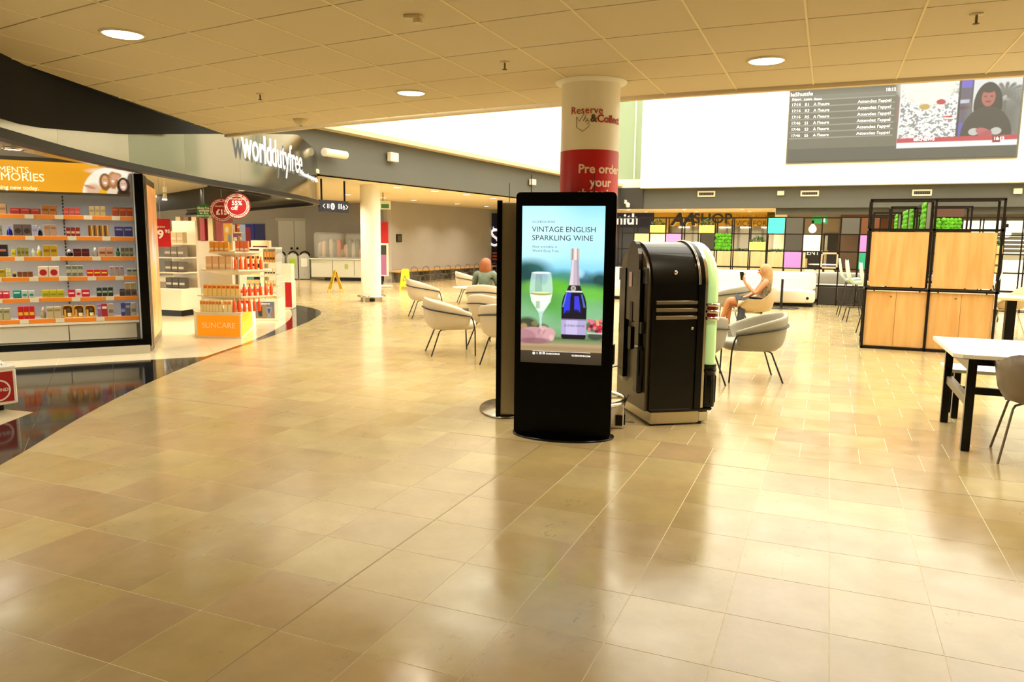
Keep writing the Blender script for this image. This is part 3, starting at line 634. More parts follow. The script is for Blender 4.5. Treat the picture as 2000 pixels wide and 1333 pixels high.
for x0, x1, yt, r, c1, c2, n, kind in GOODS:
    s1, _ = wpx(x1, shelf_px[r][1]); s0, _ = wpx(x0, shelf_px[r][0]); z = SZ[r]; h = wpx((x0+x1)/2, yt)[1]-z; wd = (s0-s1)/n
    for q in range(n):
        rowcount[r] = rowcount.get(r, 0)+1; s = s1+wd*(q+.5); dep = min(.11, wd*.8)
        p = wpt(s, SD-.015-dep/2, z)
        t = thing('gift_box', '%s, %s shelf, %s box from right' % (kind, RN[r], ORD[rowcount[r]-1]), 'box', p, wang+PI, 'boxed perfumes on the wall display')
        MB().bb((-wd/2+.003, -dep/2, 0), (wd/2-.003, dep/2, h), .004).obj('carton', C(c1, .5), t)
        if 'ball' in kind or 'bowl' in kind or 'dot' in kind or 'flower' in kind:
            zz = h*.82 if 'dot' in kind else h*.42; rr = wd*(.17 if 'dot' in kind else .34); a = MB(); P_ = [(rr*math.cos(i*PI/8), rr*math.sin(i*PI/8)*(.75 if 'bowl' in kind else 1)) for i in range(16)]
            a.add([(x, -dep/2-.002, zz+y) for x, y in P_], [tuple(range(16))]); a.obj('emblem', C(c2, .5), t)
        elif 'striped' in kind:
            MB().bb((-wd/2+.012, -dep/2-.002, .005), (-wd*.15, -dep/2, h-.005)).obj('stripe', C('#1c1008', .5), t); MB().bb((wd*.22, -dep/2-.002, .005), (wd*.4, -dep/2, h-.005)).obj('stripe', C(c2, .3), t)
        elif 'scroll' in kind:
            MB().bb((-wd*.42, -dep/2-.002, h*.68), (wd*.42, -dep/2, h*.95)).obj('pattern', M('scroll_pattern', '#6a6a5c', .5, var=.9, vscale=70), t); MB().bb((-wd*.42, -dep/2-.002, h*.05), (wd*.42, -dep/2, h*.34)).obj('pattern', MATS['scroll_pattern'], t)
        else:
            v = (hash(kind) if False else sum(map(ord, kind))) % 3; za, zb = ((.62, .8), (.3, .55), (.42, .62))[v]
            MB().bb((-wd*.36, -dep/2-.002, h*za), (wd*.36, -dep/2, h*zb)).obj('printed_label', C(c2, .5), t)
# bottles standing between the boxes
def bottle(px, yt, r, kind, col, cap, prof, wpxs):
    s, _ = wpx(px, shelf_px[r][0]*.5+shelf_px[r][1]*.5); z = SZ[r]; h = wpx(px, yt)[1]-z; w = abs(wpx(px-wpxs/2, 500)[0]-wpx(px+wpxs/2, 500)[0])/2
    t = thing('perfume_bottle', kind, 'bottle', wpt(s, SD-.07, z), 0)
    if prof == 'cone': pr = [(w*.8, 0), (w, .01), (w*.75, h*.5), (w*.3, h*.66)]; cp = [(w*.3, h*.66), (w*.32, h*.85), (.0, h)]
    elif prof == 'round': pr = [(w*.7, 0), (w, h*.12), (w, h*.45), (w*.35, h*.58)]; cp = [(w*.5, h*.58), (w*.6, h*.7), (w*.3, h*.9), (0, h)]
    else: pr = [(w*.9, 0), (w, .01), (w, h*.68), (w*.4, h*.72)]; cp = [(w*.4, h*.72), (w*.4, h*.97), (0, h)]
    MB().lathe(pr, n=16).obj('glass_body', C(col, .12), t); MB().lathe(cp, n=12).obj('cap', C(cap, .25), t)
bottle(18, 440, 1, 'blue glass bottle with a starry stopper on the second shelf', '#1c1a8c', '#7c78d0', 'cone', 13)
bottle(78, 443, 1, 'dark navy bottle with a pale stopper on the second shelf', '#0a0a1c', '#b8bcc8', 'cone', 10)
bottle(64, 486, 2, 'slim pale green bottle beside the daisy topped bottle', '#b8bca0', '#c8ccc0', 'box', 8)
bottle(76, 480, 2, 'yellow bottle with a white daisy cap on the third shelf', '#b8a010', '#f4f0e4', 'round', 11)
bottle(135, 487, 2, 'black bottle with a cream collar on the third shelf', '#120a0a', '#e0d4bc', 'round', 15)
bottle(186, 484, 2, 'clear ribbed bottle beside the pink cartons on the third shelf', '#8f8a78', '#e8e4d8', 'box', 11)
bottle(231, 483, 2, 'green bottle with a dark pointed cap near the right end of the third shelf', '#2c6418', '#16200c', 'round', 8)
bottle(27, 531, 3, 'brown bottle with a gold leaf stopper on the fourth shelf', '#4a1a0a', '#e8c23a', 'round', 8)
bottle(84, 600, 5, 'cream jar with a bead topped lid on the bottom shelf', '#a8946c', '#d8c498', 'round', 11)
s_, z_ = wpx(268, 553), SZ[4]
t = thing('gift_box', 'shallow cream twin box lying on top of the brown grey cartons on the fifth shelf', 'box', wpt((wpx(245, 578)[0]+wpx(266, 578)[0])/2, SD-.08, wpx(256, 566)[1]), wang+PI)
hw = abs(wpx(245, 578)[0]-wpx(266, 578)[0]); MB().bb((-hw/2, -.05, 0), (hw/2, .05, wpx(256, 553)[1]-wpx(256, 566)[1]), .004).obj('carton', C('#b8a070', .5), t); MB().bb((-.003, -.053, .005), (.003, -.05, .08)).obj('seam', C('#efe6cc'), t)
# three yellow baskets of toiletries
for k, (a, c) in enumerate([(122, 143), (144, 165), (166, 187)]):
    s0, s1 = wpx(a, 620)[0], wpx(c, 620)[0]; w = s0-s1; h = wpx((a+c)/2, 597)[1]-SZ[5]
    t = thing('gift_basket', 'open yellow gift tray of small toiletries on the bottom shelf, %s of three' % ('leftmost', 'middle', 'rightmost')[k], 'gift set', wpt((s0+s1)/2, SD-.04, SZ[5]), wang+PI, 'yellow gift trays on the bottom shelf')
    rr = roundrect(w*.96, h, .035); vs = [(x, 0, y+h/2) for x, y in rr]; vi = [(x*.86, 0, y*.86+h/2) for x, y in rr]; n = len(rr)
    m_ = MB(); m_.add(vs+vi+[(x, .04, z) for x, _, z in vs]+[(x, .04, z) for x, _, z in vi], [(i, (i+1) % n, n+(i+1) % n, n+i) for i in range(n)]+[(i+2*n, (i+1) % n+2*n, (i+1) % n, i) for i in range(n)]+[(i+n, (i+1) % n+n, (i+1) % n+3*n, i+3*n) for i in range(n)]); m_.obj('tray_rim', M('tray_yellow', '#e9a812', .35), t)
    MB().add([(x, .04, z) for x, _, z in vs], [tuple(range(n))]).obj('tray_back', C('#a8620c'), t)
    MB().cyl((w*.15, .01, h*.1), w*.2, h*.28, 12).obj('jar', C('#e8d4b0'), t); MB().cyl((-w*.25, .01, h*.1), w*.11, h*.55, 10).obj('tube', C('#d8a84a'), t); MB().lathe([(0.01, 0), (w*.2, h*.1), (w*.22, h*.3), (0, h*.4)], (w*.12, .02, h*.4), 10).obj('sponge', C('#5a4a2a', .8), t)

# red promotion stand at the left edge with a clear bottle on it
rx, ry = G(37, 800); rg = thing('promotion_plinth', 'white framed red promotion plinth at the left edge of the picture', 'display stand', (rx, ry, 0), 1.30)
MB().bb((-1.0, .0, .06), (0, .8, .385), .01).obj('plinth_body', WHITE, rg); MB().bb((-.97, -.006, .09), (-.03, .0, .365)).obj('red_panel', C('#a80f14', .4), rg); MB().bb((-.9, .06, 0), (-.1, .7, .06)).obj('foot', BLACK, rg)
b = MB(); b.bb((-1.0, 0, .385), (0, .8, .41), .005); b.obj('top_board', WHITE, rg)
a = MB(); a.add([(-.155+.1*math.cos(i*PI/14), -.010, .2+.1*math.sin(i*PI/14)) for i in range(28)], [tuple(range(28))]); a.obj('round_sticker', C('#f0e4dc'), rg)
a = MB(); a.add([(-.155+.085*math.cos(i*PI/14), -.013, .2+.085*math.sin(i*PI/14)) for i in range(28)], [tuple(range(28))]); a.obj('sticker_red', C('#a80f14', .4), rg)
text('REFUND', .042, C('#f0e4dc'), rg, (-.155, -.016, .19), align='CENTER', bold=.02)
a = MB(); a.add([(-.43+.1*math.cos(i*PI/14), -.010, .26+.1*math.sin(i*PI/14)) for i in range(28)], [tuple(range(28))]); a.obj('round_sticker', C('#f0e4dc'), rg)
a = MB(); a.add([(-.43+.05*math.cos(i*PI/14), -.013, .26+.05*math.sin(i*PI/14)) for i in range(28)], [tuple(range(28))]); a.obj('sticker_red', C('#a80f14', .4), rg)
m_ = MB(); m_.tube([(-.08, .1, .41), (-.08, .1, .455), (-.08, .3, .455), (-.08, .3, .41)], .004); m_.obj('wire_rail', CHROME, rg)
p = rg.matrix_basis @ Vector((-.16, .2, .465)) if False else Matrix.Rotation(rg.rotation_euler.z, 4, 'Z') @ Vector((-.17, .22, .465))
bt = thing('gin_bottle', 'clear glass bottle with a dark cap standing on the red promotion plinth', 'bottle', (rx+p.x, ry+p.y, .411))
MB().lathe([(.038, 0), (.042, .01), (.042, .14), (.03, .18), (.014, .20), (.014, .26)], n=16).obj('glass_body', M('bottle_glass', '#b9b79c', .08, alpha=.55), bt); MB().cyl((0, 0, .25), .017, .05, 12).obj('cap', BLACK, bt); MB().lathe([(.0425, .04), (.0428, .11)], n=16).obj('label', C('#c8bca0'), bt)

# ================================================================== SHOP FLOOR DISPLAYS
def placed(px, py, z=0): return G(px, py, z)
def carton(name, label, cat, loc, rz, w, d, h, col, band=None, bz=.6, group=None, parts=True):
    t = thing(name, label, cat, loc, rz, group); MB().bb((-w/2, -d/2, 0), (w/2, d/2, h), .003).obj('carton', C(col, .5), t)
    if band: MB().bb((-w*.4, -d/2-.002, h*bz), (w*.4, -d/2, min(h*.97, h*bz+h*.22))).obj('printed_label', C(band, .5), t)
    return t
def spray(label, loc, r, h, col, cap, group=None):
    t = thing('sun_spray', label, 'bottle', loc, 0, group); MB().lathe([(r*.9, 0), (r, .006), (r, h*.68), (r*.45, h*.76)], n=12).obj('bottle_body', C(col, .35), t); MB().lathe([(r*.5, h*.76), (r*.5, h*.95), (r*.2, h)], n=10).obj('cap', C(cap, .35), t); return t
# suncare stand (angled front with lit orange panels, shelves on a pole)
A, B, Cc = np.array(G(385, 660)), np.array(G(472, 662)), np.array(G(493, 640))
u = (B-A); L1 = np.linalg.norm(u); u = u/L1; v = np.array([-u[1], u[0]]); sa = math.atan2(u[1], u[0])
cl_ = Cc-B; L2 = np.linalg.norm(cl_)
ss = thing('suncare_stand', 'tiered suncare stand with lit orange base panels and curved cream shelves', 'display stand', (A[0], A[1], 0), sa)
lx = lambda p: (float(np.dot(np.array(p)-A, u)), float(np.dot(np.array(p)-A, v)))
c1 = lx(Cc); foot = [(0, 0), (L1, 0), c1, (c1[0], c1[1]+.15), (-.05, c1[1]+.15), (-.25, .4)]
zt = .0
def vh(px, py, g): # height at ground point
    r = ray(px, py); return EYE+r[2]*math.hypot(*g)/math.hypot(r[0], r[1])
hb = vh(390, 612, A)
MB().prism(foot, .0, hb).obj('base_body', WHITE, ss)
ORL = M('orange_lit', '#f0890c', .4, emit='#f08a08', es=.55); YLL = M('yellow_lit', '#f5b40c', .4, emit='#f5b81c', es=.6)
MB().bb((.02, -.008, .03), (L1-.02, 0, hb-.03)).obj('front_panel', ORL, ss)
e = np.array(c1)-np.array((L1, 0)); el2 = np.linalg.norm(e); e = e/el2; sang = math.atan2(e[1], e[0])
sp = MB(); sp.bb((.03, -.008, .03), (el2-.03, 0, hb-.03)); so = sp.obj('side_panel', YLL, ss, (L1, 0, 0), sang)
text('SUNCARE', .125, C('#fff0c0', .5), ss, (L1*.5, -.012, hb*.42), align='CENTER')
text('SUN', .125, C('#fff0c0', .5), so, (.06, -.012, hb*.42))
MB().prism([(x*1.02, y-.01) for x, y in foot], hb, hb+.02).obj('base_top', CREAM, ss)
tiers = [(vh(440, 580, A+u*.4+v*.35), .98), (vh(440, 529, A+u*.4+v*.35), .86), (vh(440, 494, A+u*.4+v*.35), .62)]
cx0, cy0 = L1*.62, .52
for k, (z, w) in enumerate(tiers):
    pl = [(cx0-w*.62, cy0-.16), (cx0-w*.42, cy0-.34), (cx0+w*.22, cy0-.34), (cx0+w*.62, cy0+.12), (cx0+w*.45, cy0+.4), (cx0-w*.5, cy0+.3)]
    s1 = MB().prism(pl, z, z+.022).obj('shelf', CREAM, ss)
    q = [(cx0+(x-cx0)*.35, cy0+(y-cy0)*.35) for x, y in pl]; n = 6; b = MB(); b.add([(x, y, z) for x, y in pl]+[(x, y, z-.07) for x, y in q], [(i, (i+1) % n, n+(i+1) % n, n+i)[::-1] for i in range(n)]+[tuple(range(n, 2*n))[::-1]]); b.obj('shelf_cone', CREAM, s1)
MB().cyl((cx0, cy0, hb), .035, tiers[2][0]-hb, 16).obj('pole', STEEL, ss)
tz = tiers[2][0]+.05; MB().cyl((cx0-.12, cy0, tz), .012, .3, 8).obj('topper_post', STEEL, ss)
P = Pic(14, 44, .13, .52, '#f5a32a'); P.noise(.12, (2, 7), 4); P.ell(.09, .3, .03, .1, '#3f8a86', .8, .5); P.ell(.05, .12, .03, .06, '#fde0a0', .8, .6); P.rect(.05, .36, .1, .5, '#7a4a2a', .5)
tp = MB().bb((-.075+cx0-.12, cy0-.012, tz-.01), (.075+cx0-.12, cy0, tz+.42)).obj('topper_panel', WHITE, ss)
P.obj('topper_print', vcol('topper_print', .8), ss, .13, .41, (cx0-.12, cy0-.014, tz+.205))
Ms = Matrix.Translation((A[0], A[1], 0)) @ Matrix.Rotation(sa, 4, 'Z')
def onst(x, y, z): p = Ms @ Vector((x, y, z)); return (p.x, p.y, p.z)
def row(level, name, txt, n, x0, x1, yy, h, col, band, bz=.65):
    z = (hb+.02) if level == 0 else tiers[level-1][0]+.022
    for k in range(n):
        w = (x1-x0)/n; carton(name, '%s, %s from left' % (txt, ORD[k]), 'box', onst(x0+w*(k+.5), yy, z), sa, w*.9, .05, h, col, band, bz, 'suncare cartons')
row(0, 'suncare_carton', 'cream sun cream carton with orange sun mark on the stand base', 7, .05, L1*.56, .06, .19, '#f2dfa8', '#e0762a')
row(0, 'suncare_carton', 'white gold sun cream carton beside the orange bottles on the stand base', 2, L1*.6, L1*.78, .06, .19, '#f6e8b8', '#e88a2a')
row(1, 'suncare_carton', 'yellow and white sun carton on the lowest round shelf', 8, cx0-.98*.44, cx0+.98*.18, cy0-.28, .185, '#f7dd90', '#e5602a')
row(2, 'suncare_carton', 'pale pink tall carton on the middle round shelf', 4, cx0-.38, cx0+.06, cy0-.27, .21, '#efc59a', '#f7e0c0', .2)
row(3, 'suncare_carton', 'golden tube carton on the top round shelf', 4, cx0-.3, cx0+.02, cy0-.28, .15, '#f0a43a', '#f8e0b0', .15)
row(3, 'suncare_carton', 'coral and white carton at the right of the top round shelf', 3, cx0+.08, cx0+.3, cy0-.18, .17, '#ee7a4c', '#fbeadc', .1)
for k in range(6):
    spray('orange sun spray on the stand base at right, %s from left' % ORD[k], onst(L1*.83+.055*k, .06+.06*k, hb+.02), .027, .22, '#ee5208', '#f07a20', 'orange suncare bottles')
for k in range(6):
    spray('orange bottle with a blue green cap on the lowest round shelf, %s from left' % ORD[k], onst(cx0+.98*.24+.06*k, cy0-.27+.07*k, tiers[0][0]+.022), .027, .2, '#ee4f10', '#2f8f96' if k < 4 else '#f07030', 'orange suncare bottles')
for k in range(6):
    spray('bright orange spray on the middle round shelf, %s from left' % ORD[k], onst(cx0+.1+.06*k, cy0-.25+.055*k, tiers[1][0]+.022), .027, .23-.008*abs(k-2), '#f05a08', '#f4701a', 'orange suncare bottles')
# red price flag behind the stand
x_, y_ = G(478, 640); x_, y_ = x_*1.14, y_*1.14
t = thing('price_block', 'red base block with a white pound sign behind the suncare stand', 'display stand', (x_, y_, 0), sa+.25)
MB().bb((-.3, 0, 0), (.3, .4, .52), .01).obj('block', C('#b01018', .4), t); text('£', .22, C('#f6eee6'), t, (.06, -.006, .32), bold=.02)

# square make-up tower to the right
T0, T1 = np.array(G(494, 627)), np.array(G(541, 627)); uu = T1-T0; LT = np.linalg.norm(uu); uu /= LT; ta = math.atan2(uu[1], uu[0])
tw = thing('makeup_tower', 'square cream make-up tower with four open sides and a perfume poster base', 'display stand', (T0[0], T0[1], 0), ta)
H0 = vh(520, 585, T0+uu*.3); Ht = vh(520, 487, T0+uu*.3)
MB().bb((-.03, 0, 0), (LT+.03, .62, H0), .008).obj('base_body', CREAM, tw)
P = Pic(60, 44, LT-.08, H0-.1, '#d8a07a'); P.grad([(0, '#8d8f96'), (.15, '#b89a88'), (.3, '#dba070'), (.45, '#b06a3a')]); w_ = LT-.08
P.prof(w_*.3, [(.1, .03), (.13, .05), (.26, .045), (.28, .02)], '#1c120c'); P.prof(w_*.5, [(.06, .025), (.1, .045), (.28, .045), (.3, .03)], '#e0a860'); P.prof(w_*.72, [(.1, .05), (.16, .055), (.24, .02), (.3, .04)], '#c8ccd0'); P.prof(w_*.72, [(.13, .03), (.16, .03), (.22, .01)], '#5a6068')
P.obj('perfume_poster', vcol('poster2', .5), tw, w_, H0-.1, (LT/2, -.004, H0/2))
text('rabanne', .06, C('#f4e8d8'), tw, (LT*.3, -.008, H0-.1), bold=.01)
MB().bb((-.03, 0, H0), (.30*LT-.15, .02, Ht)).obj('left_frame', CREAM, tw) if False else None
MB().bb((LT*.36, -.01, H0), (LT*.52, .12, Ht+.03), .004).obj('front_pillar', CREAM, tw)
MB().bb((LT*.3, .25, H0), (LT*.5, .45, Ht)).obj('core', C('#e6cfa0'), tw)
MB().bb((-.02, .0, Ht), (LT+.02, .6, Ht+.03), .004).obj('top_board', CREAM, tw)
MB().bb((LT, .0, H0), (LT+.02, .6, Ht)).obj('right_panel', PERSPEX, tw)
tz_ = [H0+(Ht-H0)*f for f in (.0, .24, .48, .74)]
for k, z in enumerate(tz_[1:]): MB().bb((-.16+.02*k, -.01, z-.025), (LT+.01, .6, z)).obj('shelf', CREAM, tw)
Mt = Matrix.Translation((T0[0], T0[1], 0)) @ Matrix.Rotation(ta, 4, 'Z')
def ontw(x, y, z): p = Mt @ Vector((x, y, z)); return (p.x, p.y, p.z)
tn = ['lowest', 'second', 'third', 'top']
for k, z in enumerate(tz_):
    cols = [('#e8cf98', '#b8884a'), ('#e9d4a0', '#c08f55'), ('#efe0bb', '#3a302a'), ('#d89a4a', '#4a2a10')][k]
    for q in range(4): carton('makeup_box', 'cream make-up pot box right of the pillar, %s level of the tower, %s from left' % (tn[k], ORD[q]), 'box', ontw(LT*.54+(LT*.45)*(q+.5)/4, .045, z+.001), ta, LT*.1, .06, .13 if k < 3 else .2, cols[0], cols[1], .25, 'make-up boxes on the tower')
    for q in range(3): carton('makeup_box', 'gold make-up box left of the pillar, %s level of the tower, %s from left' % (tn[k], ORD[q]), 'box', ontw(-.1+(LT*.34+.1)*(q+.5)/3, .05, z+.001), ta, .085, .06, .14 if k != 3 else .22, '#dfc084', cols[1], .3, 'make-up boxes on the tower')
carton('makeup_box', 'wide cream carton lying on top of the make-up tower', 'box', ontw(LT*.35, .2, Ht+.03), ta, LT*.75, .2, .13, '#e0c79c', '#4a1410', .0)
# red ended unit right behind the tower
x_, y_ = G(556, 607); t = thing('red_ended_unit', 'slim red ended display unit behind the make-up tower', 'display stand', (x_-.15, y_+.25, 0), ta)
MB().bb((-.5, 0, 0), (.12, .5, .62), .01).obj('base_body', CREAM, t); MB().bb((-.02, -.006, .05), (.12, 0, .6)).obj('red_panel', C('#b01018', .4), t); MB().bb((-.4, .1, .62), (.1, .5, 1.0)).obj('upper_rack', CREAM, t)

# round tiered stand at the back left, with teal base
x_, y_ = G(400, 584); rs = thing('tiered_fragrance_stand', 'round cream tiered fragrance stand with a teal base behind the suncare stand', 'display stand', (x_-.1, y_+.55, 0), .9)
MB().prism(arc((0, 0), .95, 0, 2*PI, 8)[:-1], 0, .06).obj('plinth', C('#cfc8b4'), rs)
MB().prism(arc((0, 0), .92, 0, 2*PI, 8)[:-1], .06, .78).obj('base_body', CREAM, rs)
pp = arc((0, 0), .93, 0, 2*PI, 8)
for k in range(8):
    a_, b_ = np.array(pp[k]), np.array(pp[k+1]); m1, m2 = a_*.97+b_*.03, a_*.03+b_*.97; b = MB(); b.prism([tuple(m1), tuple(m2), tuple(m2*1.01), tuple(m1*1.01)][::-1], .12, .72); b.obj('teal_panel', C('#3f8f92', .4), rs)
lv = [(.78, .95), (1.12, .85), (1.40, .78), (1.68, .72)]
for k, (z, r) in enumerate(lv): MB().prism(arc((0, 0), r, 0, 2*PI, 10)[:-1], z, z+.03).obj('shelf', CREAM, rs)
MB().cyl((0, 0, .78), .12, .95, 16).obj('pole', C('#d8d0bc'), rs)
cc = ['#8a1018', '#cfc2a6', '#b8a888', '#d06048']
for k, (z, r) in enumerate(lv):
    for q in range(9):
        a = -2.3+q*.32; col = cc[k] if q % 3 != 1 else ['#e2d6c0', '#9a8a5a', '#d8c8b0', '#e8dcc4'][k]
        carton('fragrance_carton', 'small fragrance carton on %s tier of the round stand, %s from left' % (['base', 'second', 'third', 'top'][k], ORD[q]), 'box', (rs.location.x+(r-.1)*math.cos(a), rs.location.y+(r-.1)*math.sin(a), z+.03), a+PI/2, .12, .06, .15+.03*((q+k) % 3), col, '#f0e6d0', .5, 'cartons on the round stand')

# gondola row at the left behind the shop wall
gn = [(333, 618, 0), (366, 602, 1), (384, 590, 2)]
for gx, gy, k in gn:
    x_, y_ = G(gx, gy); x_ -= .7*(k == 2); y_ += .9*(k == 2); t = thing('shop_gondola', ['nearest cream gondola of grey gift boxes behind the shop wall', 'second cream gondola behind the shop wall, pink boxes', 'farthest cream gondola behind the shop wall, dark boxes'][k], 'display stand', (x_, y_, 0), .12, 'gondolas behind the shop wall')
    w = .56; MB().bb((-w/2, 0, .12), (w/2, .6, .55), .01).obj('base_body', CREAM, t); MB().bb((-w/2+.04, .03, 0), (w/2-.04, .55, .12)).obj('kick_plate', BLACK, t)
    MB().bb((-w/2, .5, .55), (w/2, .56, 1.9)).obj('back_panel', C('#cfc4ae'), t)
    for z in (.85, 1.15, 1.42): MB().bb((-w/2, .08, z), (w/2, .5, z+.025)).obj('shelf', CREAM, t)
    for i, z in enumerate((.56, .88, 1.18, 1.45)):
        for q in range(3):
            col = [['#4a4238', '#5c5344', '#7d7468', '#c9b58a'], ['#c8a898', '#d8b8b0', '#c01c24', '#cfa0a0'], ['#2c2824', '#3c3834', '#5a544c', '#9a8a7a']][k][i]
            carton('gift_carton', '%s carton on the %s level of the %s gondola, %s from left' % (['grey brown', 'pink', 'dark'][k], ['lowest', 'second', 'third', 'top'][i], ['nearest', 'second', 'farthest'][k], ORD[q]), 'box', (x_-w/2+.1+q*.175, y_+.22, z+.001), .12, .15, .12, .2 if i != 3 else .22, col, '#d8ccb4', .3, 'cartons on the gondolas')
x_, y_ = G(330, 618); t = thing('fragrance_wall_unit', 'tall cream fragrance unit topped by striped side cards behind the shop wall', 'display stand', (x_-.35, y_+1.1, 0), .12)
MB().bb((-.5, 0, 0), (.9, .5, 1.5), .01).obj('body', C('#d4c8b0'), t)
for q in range(6): MB().bb((-.45+.2*q, -.01, 1.5), (-.33+.2*q, .4, 2.0)).obj('divider_panel', C(['#efd9a8', '#8a6a4a', '#e8d4a8', '#a8383c', '#ead8b0', '#98484c'][q]), t)
# small black counters with trays
x_, y_ = G(398, 560); t = thing('black_counter', 'black make-up counter with mirrors in the back of the shop', 'counter', (x_-1.5, y_+2.5, 0), .3)
MB().bb((-1.2, 0, 0), (1.2, .6, .95), .01).obj('counter_body', BLACK, t); MB().bb((-1.25, -.03, .95), (1.25, .63, .99)).obj('counter_top', C('#3a3a3c', .2), t); MB().bb((-.9, .2, .99), (-.3, .25, 1.5)).obj('mirror', CHROME, t); MB().bb((.1, .2, .99), (.6, .25, 1.35)).obj('mirror', CHROME, t)

# hanging red price tag by the wall end, hanging round signs
x_, y_ = G(330, 640); q = onY(0, 0, 1)
t = thing('price_flag', 'narrow red sale flag with white digits hanging beside the lit end panel', 'sign', (*G(313, 640)[0:0], 0, 0, 0) if False else (0, 0, 0))
p = np.array(onY(314, 455, 10.6)); t.location = tuple(p); t.rotation_euler = (0, 0, .85)
MB().bb((-.17, -.008, -.26), (.17, 0, .26)).obj('flag_board', C('#b8101c', .45), t); text('9', .22, C('#f6ece4'), t, (-.06, -.012, -.1), bold=.03); text('95', .09, C('#f6ece4'), t, (.07, -.012, .0), bold=.02); text('Fragrance', .05, C('#f6ece4'), t, (-.12, -.012, .1), bold=.01); MB().tube([(0, -.004, .26), (0, -.004, 1.0)], .004).obj('hanger', STEEL, t)
def disc_sign(px, py, Y, rpx, col, label, k):
    c = onY(px, py, Y); dist = RM.T @ (np.array(c)-[0, 0, EYE]); R = rpx*dist[2]/FPX
    t = thing('round_hanging_sign', label, 'sign', c, .62); b = MB(); b.add([(R*math.cos(i*PI/20), y, R*math.sin(i*PI/20)) for y in (-.01, .01) for i in range(40)], [tuple(range(40)), tuple(range(79, 39, -1))]+[(i, 40+i, 40+(i+1) % 40, (i+1) % 40) for i in range(40)]); b.obj('sign_disc', C(col, .45), t)
    MB().tube([(0, 0, R), (0, 0, 2.9-c[2])], .004).obj('wire', STEEL, t); return t, R
LW = C('#f6ece0')
def ringband(t, r0, r1, y=-.013, n=40):
    b = MB(); b.add([(r*math.cos(2*PI*i/n), y, r*math.sin(2*PI*i/n)) for r in (r0, r1) for i in range(n)], [(i, (i+1) % n, n+(i+1) % n, n+i)[::-1] for i in range(n)]); b.obj('printed_ring', LW, t)
t, R = disc_sign(399, 413, 12.2, 14, '#1f6a24', 'small green hanging disc reading Duty Free available to ALL', 0)
for i, (s_, z) in enumerate((('Duty Free', .45), ('available', .1), ('to ALL', -.25), ('destinations worldwide', -.55))): text(s_, R*(.42 if i < 3 else .2), LW, t, (0, -.012, R*z-.02), align='CENTER', bold=.02)
t, R = disc_sign(433, 411, 11.8, 23, '#8a0a14', 'red hanging disc reading 15 pounds, partly behind the 55 percent disc', 1)
ringband(t, R*.72, R*.76); text('£15', R*.6, LW, t, (-.0, -.014, -R*.35), align='CENTER', bold=.03); text('Selected Fragrance', R*.14, LW, t, (0, -.014, R*.3), align='CENTER', bold=.01)
text('BEST PRICES EVERY TIME YOU TRAVEL', R*.17, LW, t, (0, -.014, 0), align='CENTER', bold=.01, spiral=R*.80); text('WHERE THE EXPERIENCE BEGINS', R*.17, LW, t, (0, -.014, 0), align='CENTER', bold=.01, spiral=-R*.94)
t, R = disc_sign(463, 402, 11.3, 25, '#8c0a14', 'largest red hanging disc reading 55% off above the suncare stand', 2)
ringband(t, R*.72, R*.76); text('55%', R*.46, LW, t, (0, -.014, R*.05), align='CENTER', bold=.02); text('off', R*.46, LW, t, (-R*.2, -.014, -R*.33), align='CENTER', bold=.02); text('Selected Fragrance', R*.14, LW, t, (0, -.014, R*.48), align='CENTER', bold=.01)
text('BEST PRICES EVERY TIME YOU TRAVEL', R*.17, LW, t, (0, -.014, 0), align='CENTER', bold=.01, spiral=R*.80); text('WHERE THE EXPERIENCE BEGINS', R*.17, LW, t, (0, -.014, 0), align='CENTER', bold=.01, spiral=-R*.94)

# wall posters at the back of the shop
def wallp(px, py, i, d=.03):       # on segment i of WL
    (x0, y0), (x1, y1) = WL[i], WL[i+1]; l = math.hypot(x1-x0, y1-y0); n = ((y1-y0)/l, -(x1-x0)/l); p = onplane(px, py, (x0+n[0]*d, y0+n[1]*d), n); return p, math.atan2(y1-y0, x1-x0), n
def wall_rect(x0, y0, x1, y1, i, d=.04):
    a, ang_, n = wallp(x0, y1, i, d); b, _, _ = wallp(x1, y0, i, d); return a, b, ang_, math.hypot(b[0]-a[0], b[1]-a[1]), b[2]-a[2], ((a[0]+b[0])/2, (a[1]+b[1])/2, (a[2]+b[2])/2)
def panel_thing(name, label, cat, rect, i, col, mat=None, th=.05):
    a, b, an, w, h, c = wall_rect(*rect, i); t = thing(name, label, cat, (c[0], c[1], a[2]), an); o = MB().bb((-w/2, 0, 0), (w/2, th, h)).obj('board', mat or C(col, .5), t); return t, w, h
ONWALL = 2
t, w, h = panel_thing('navy_text_poster', 'navy wall poster with orange lettering behind the suncare topper', 'poster', (403, 440, 444, 510), ONWALL, '#151a52')
for k, (s_, z) in enumerate([('Soft Perfumes', .84), ('our 2024', .74), ('Explore brands', .58), ('Gather them', .4), ('at duty free', .3)]): text(s_, w*.14, C('#d0642c'), t, (-w*.46, -.006, h*z), bold=.01)
t, w, h = panel_thing('beret_poster', 'wall poster of a smiling person in a raspberry pink beret', 'poster', (444.5, 439, 479, 510), ONWALL, '#cfcac0')
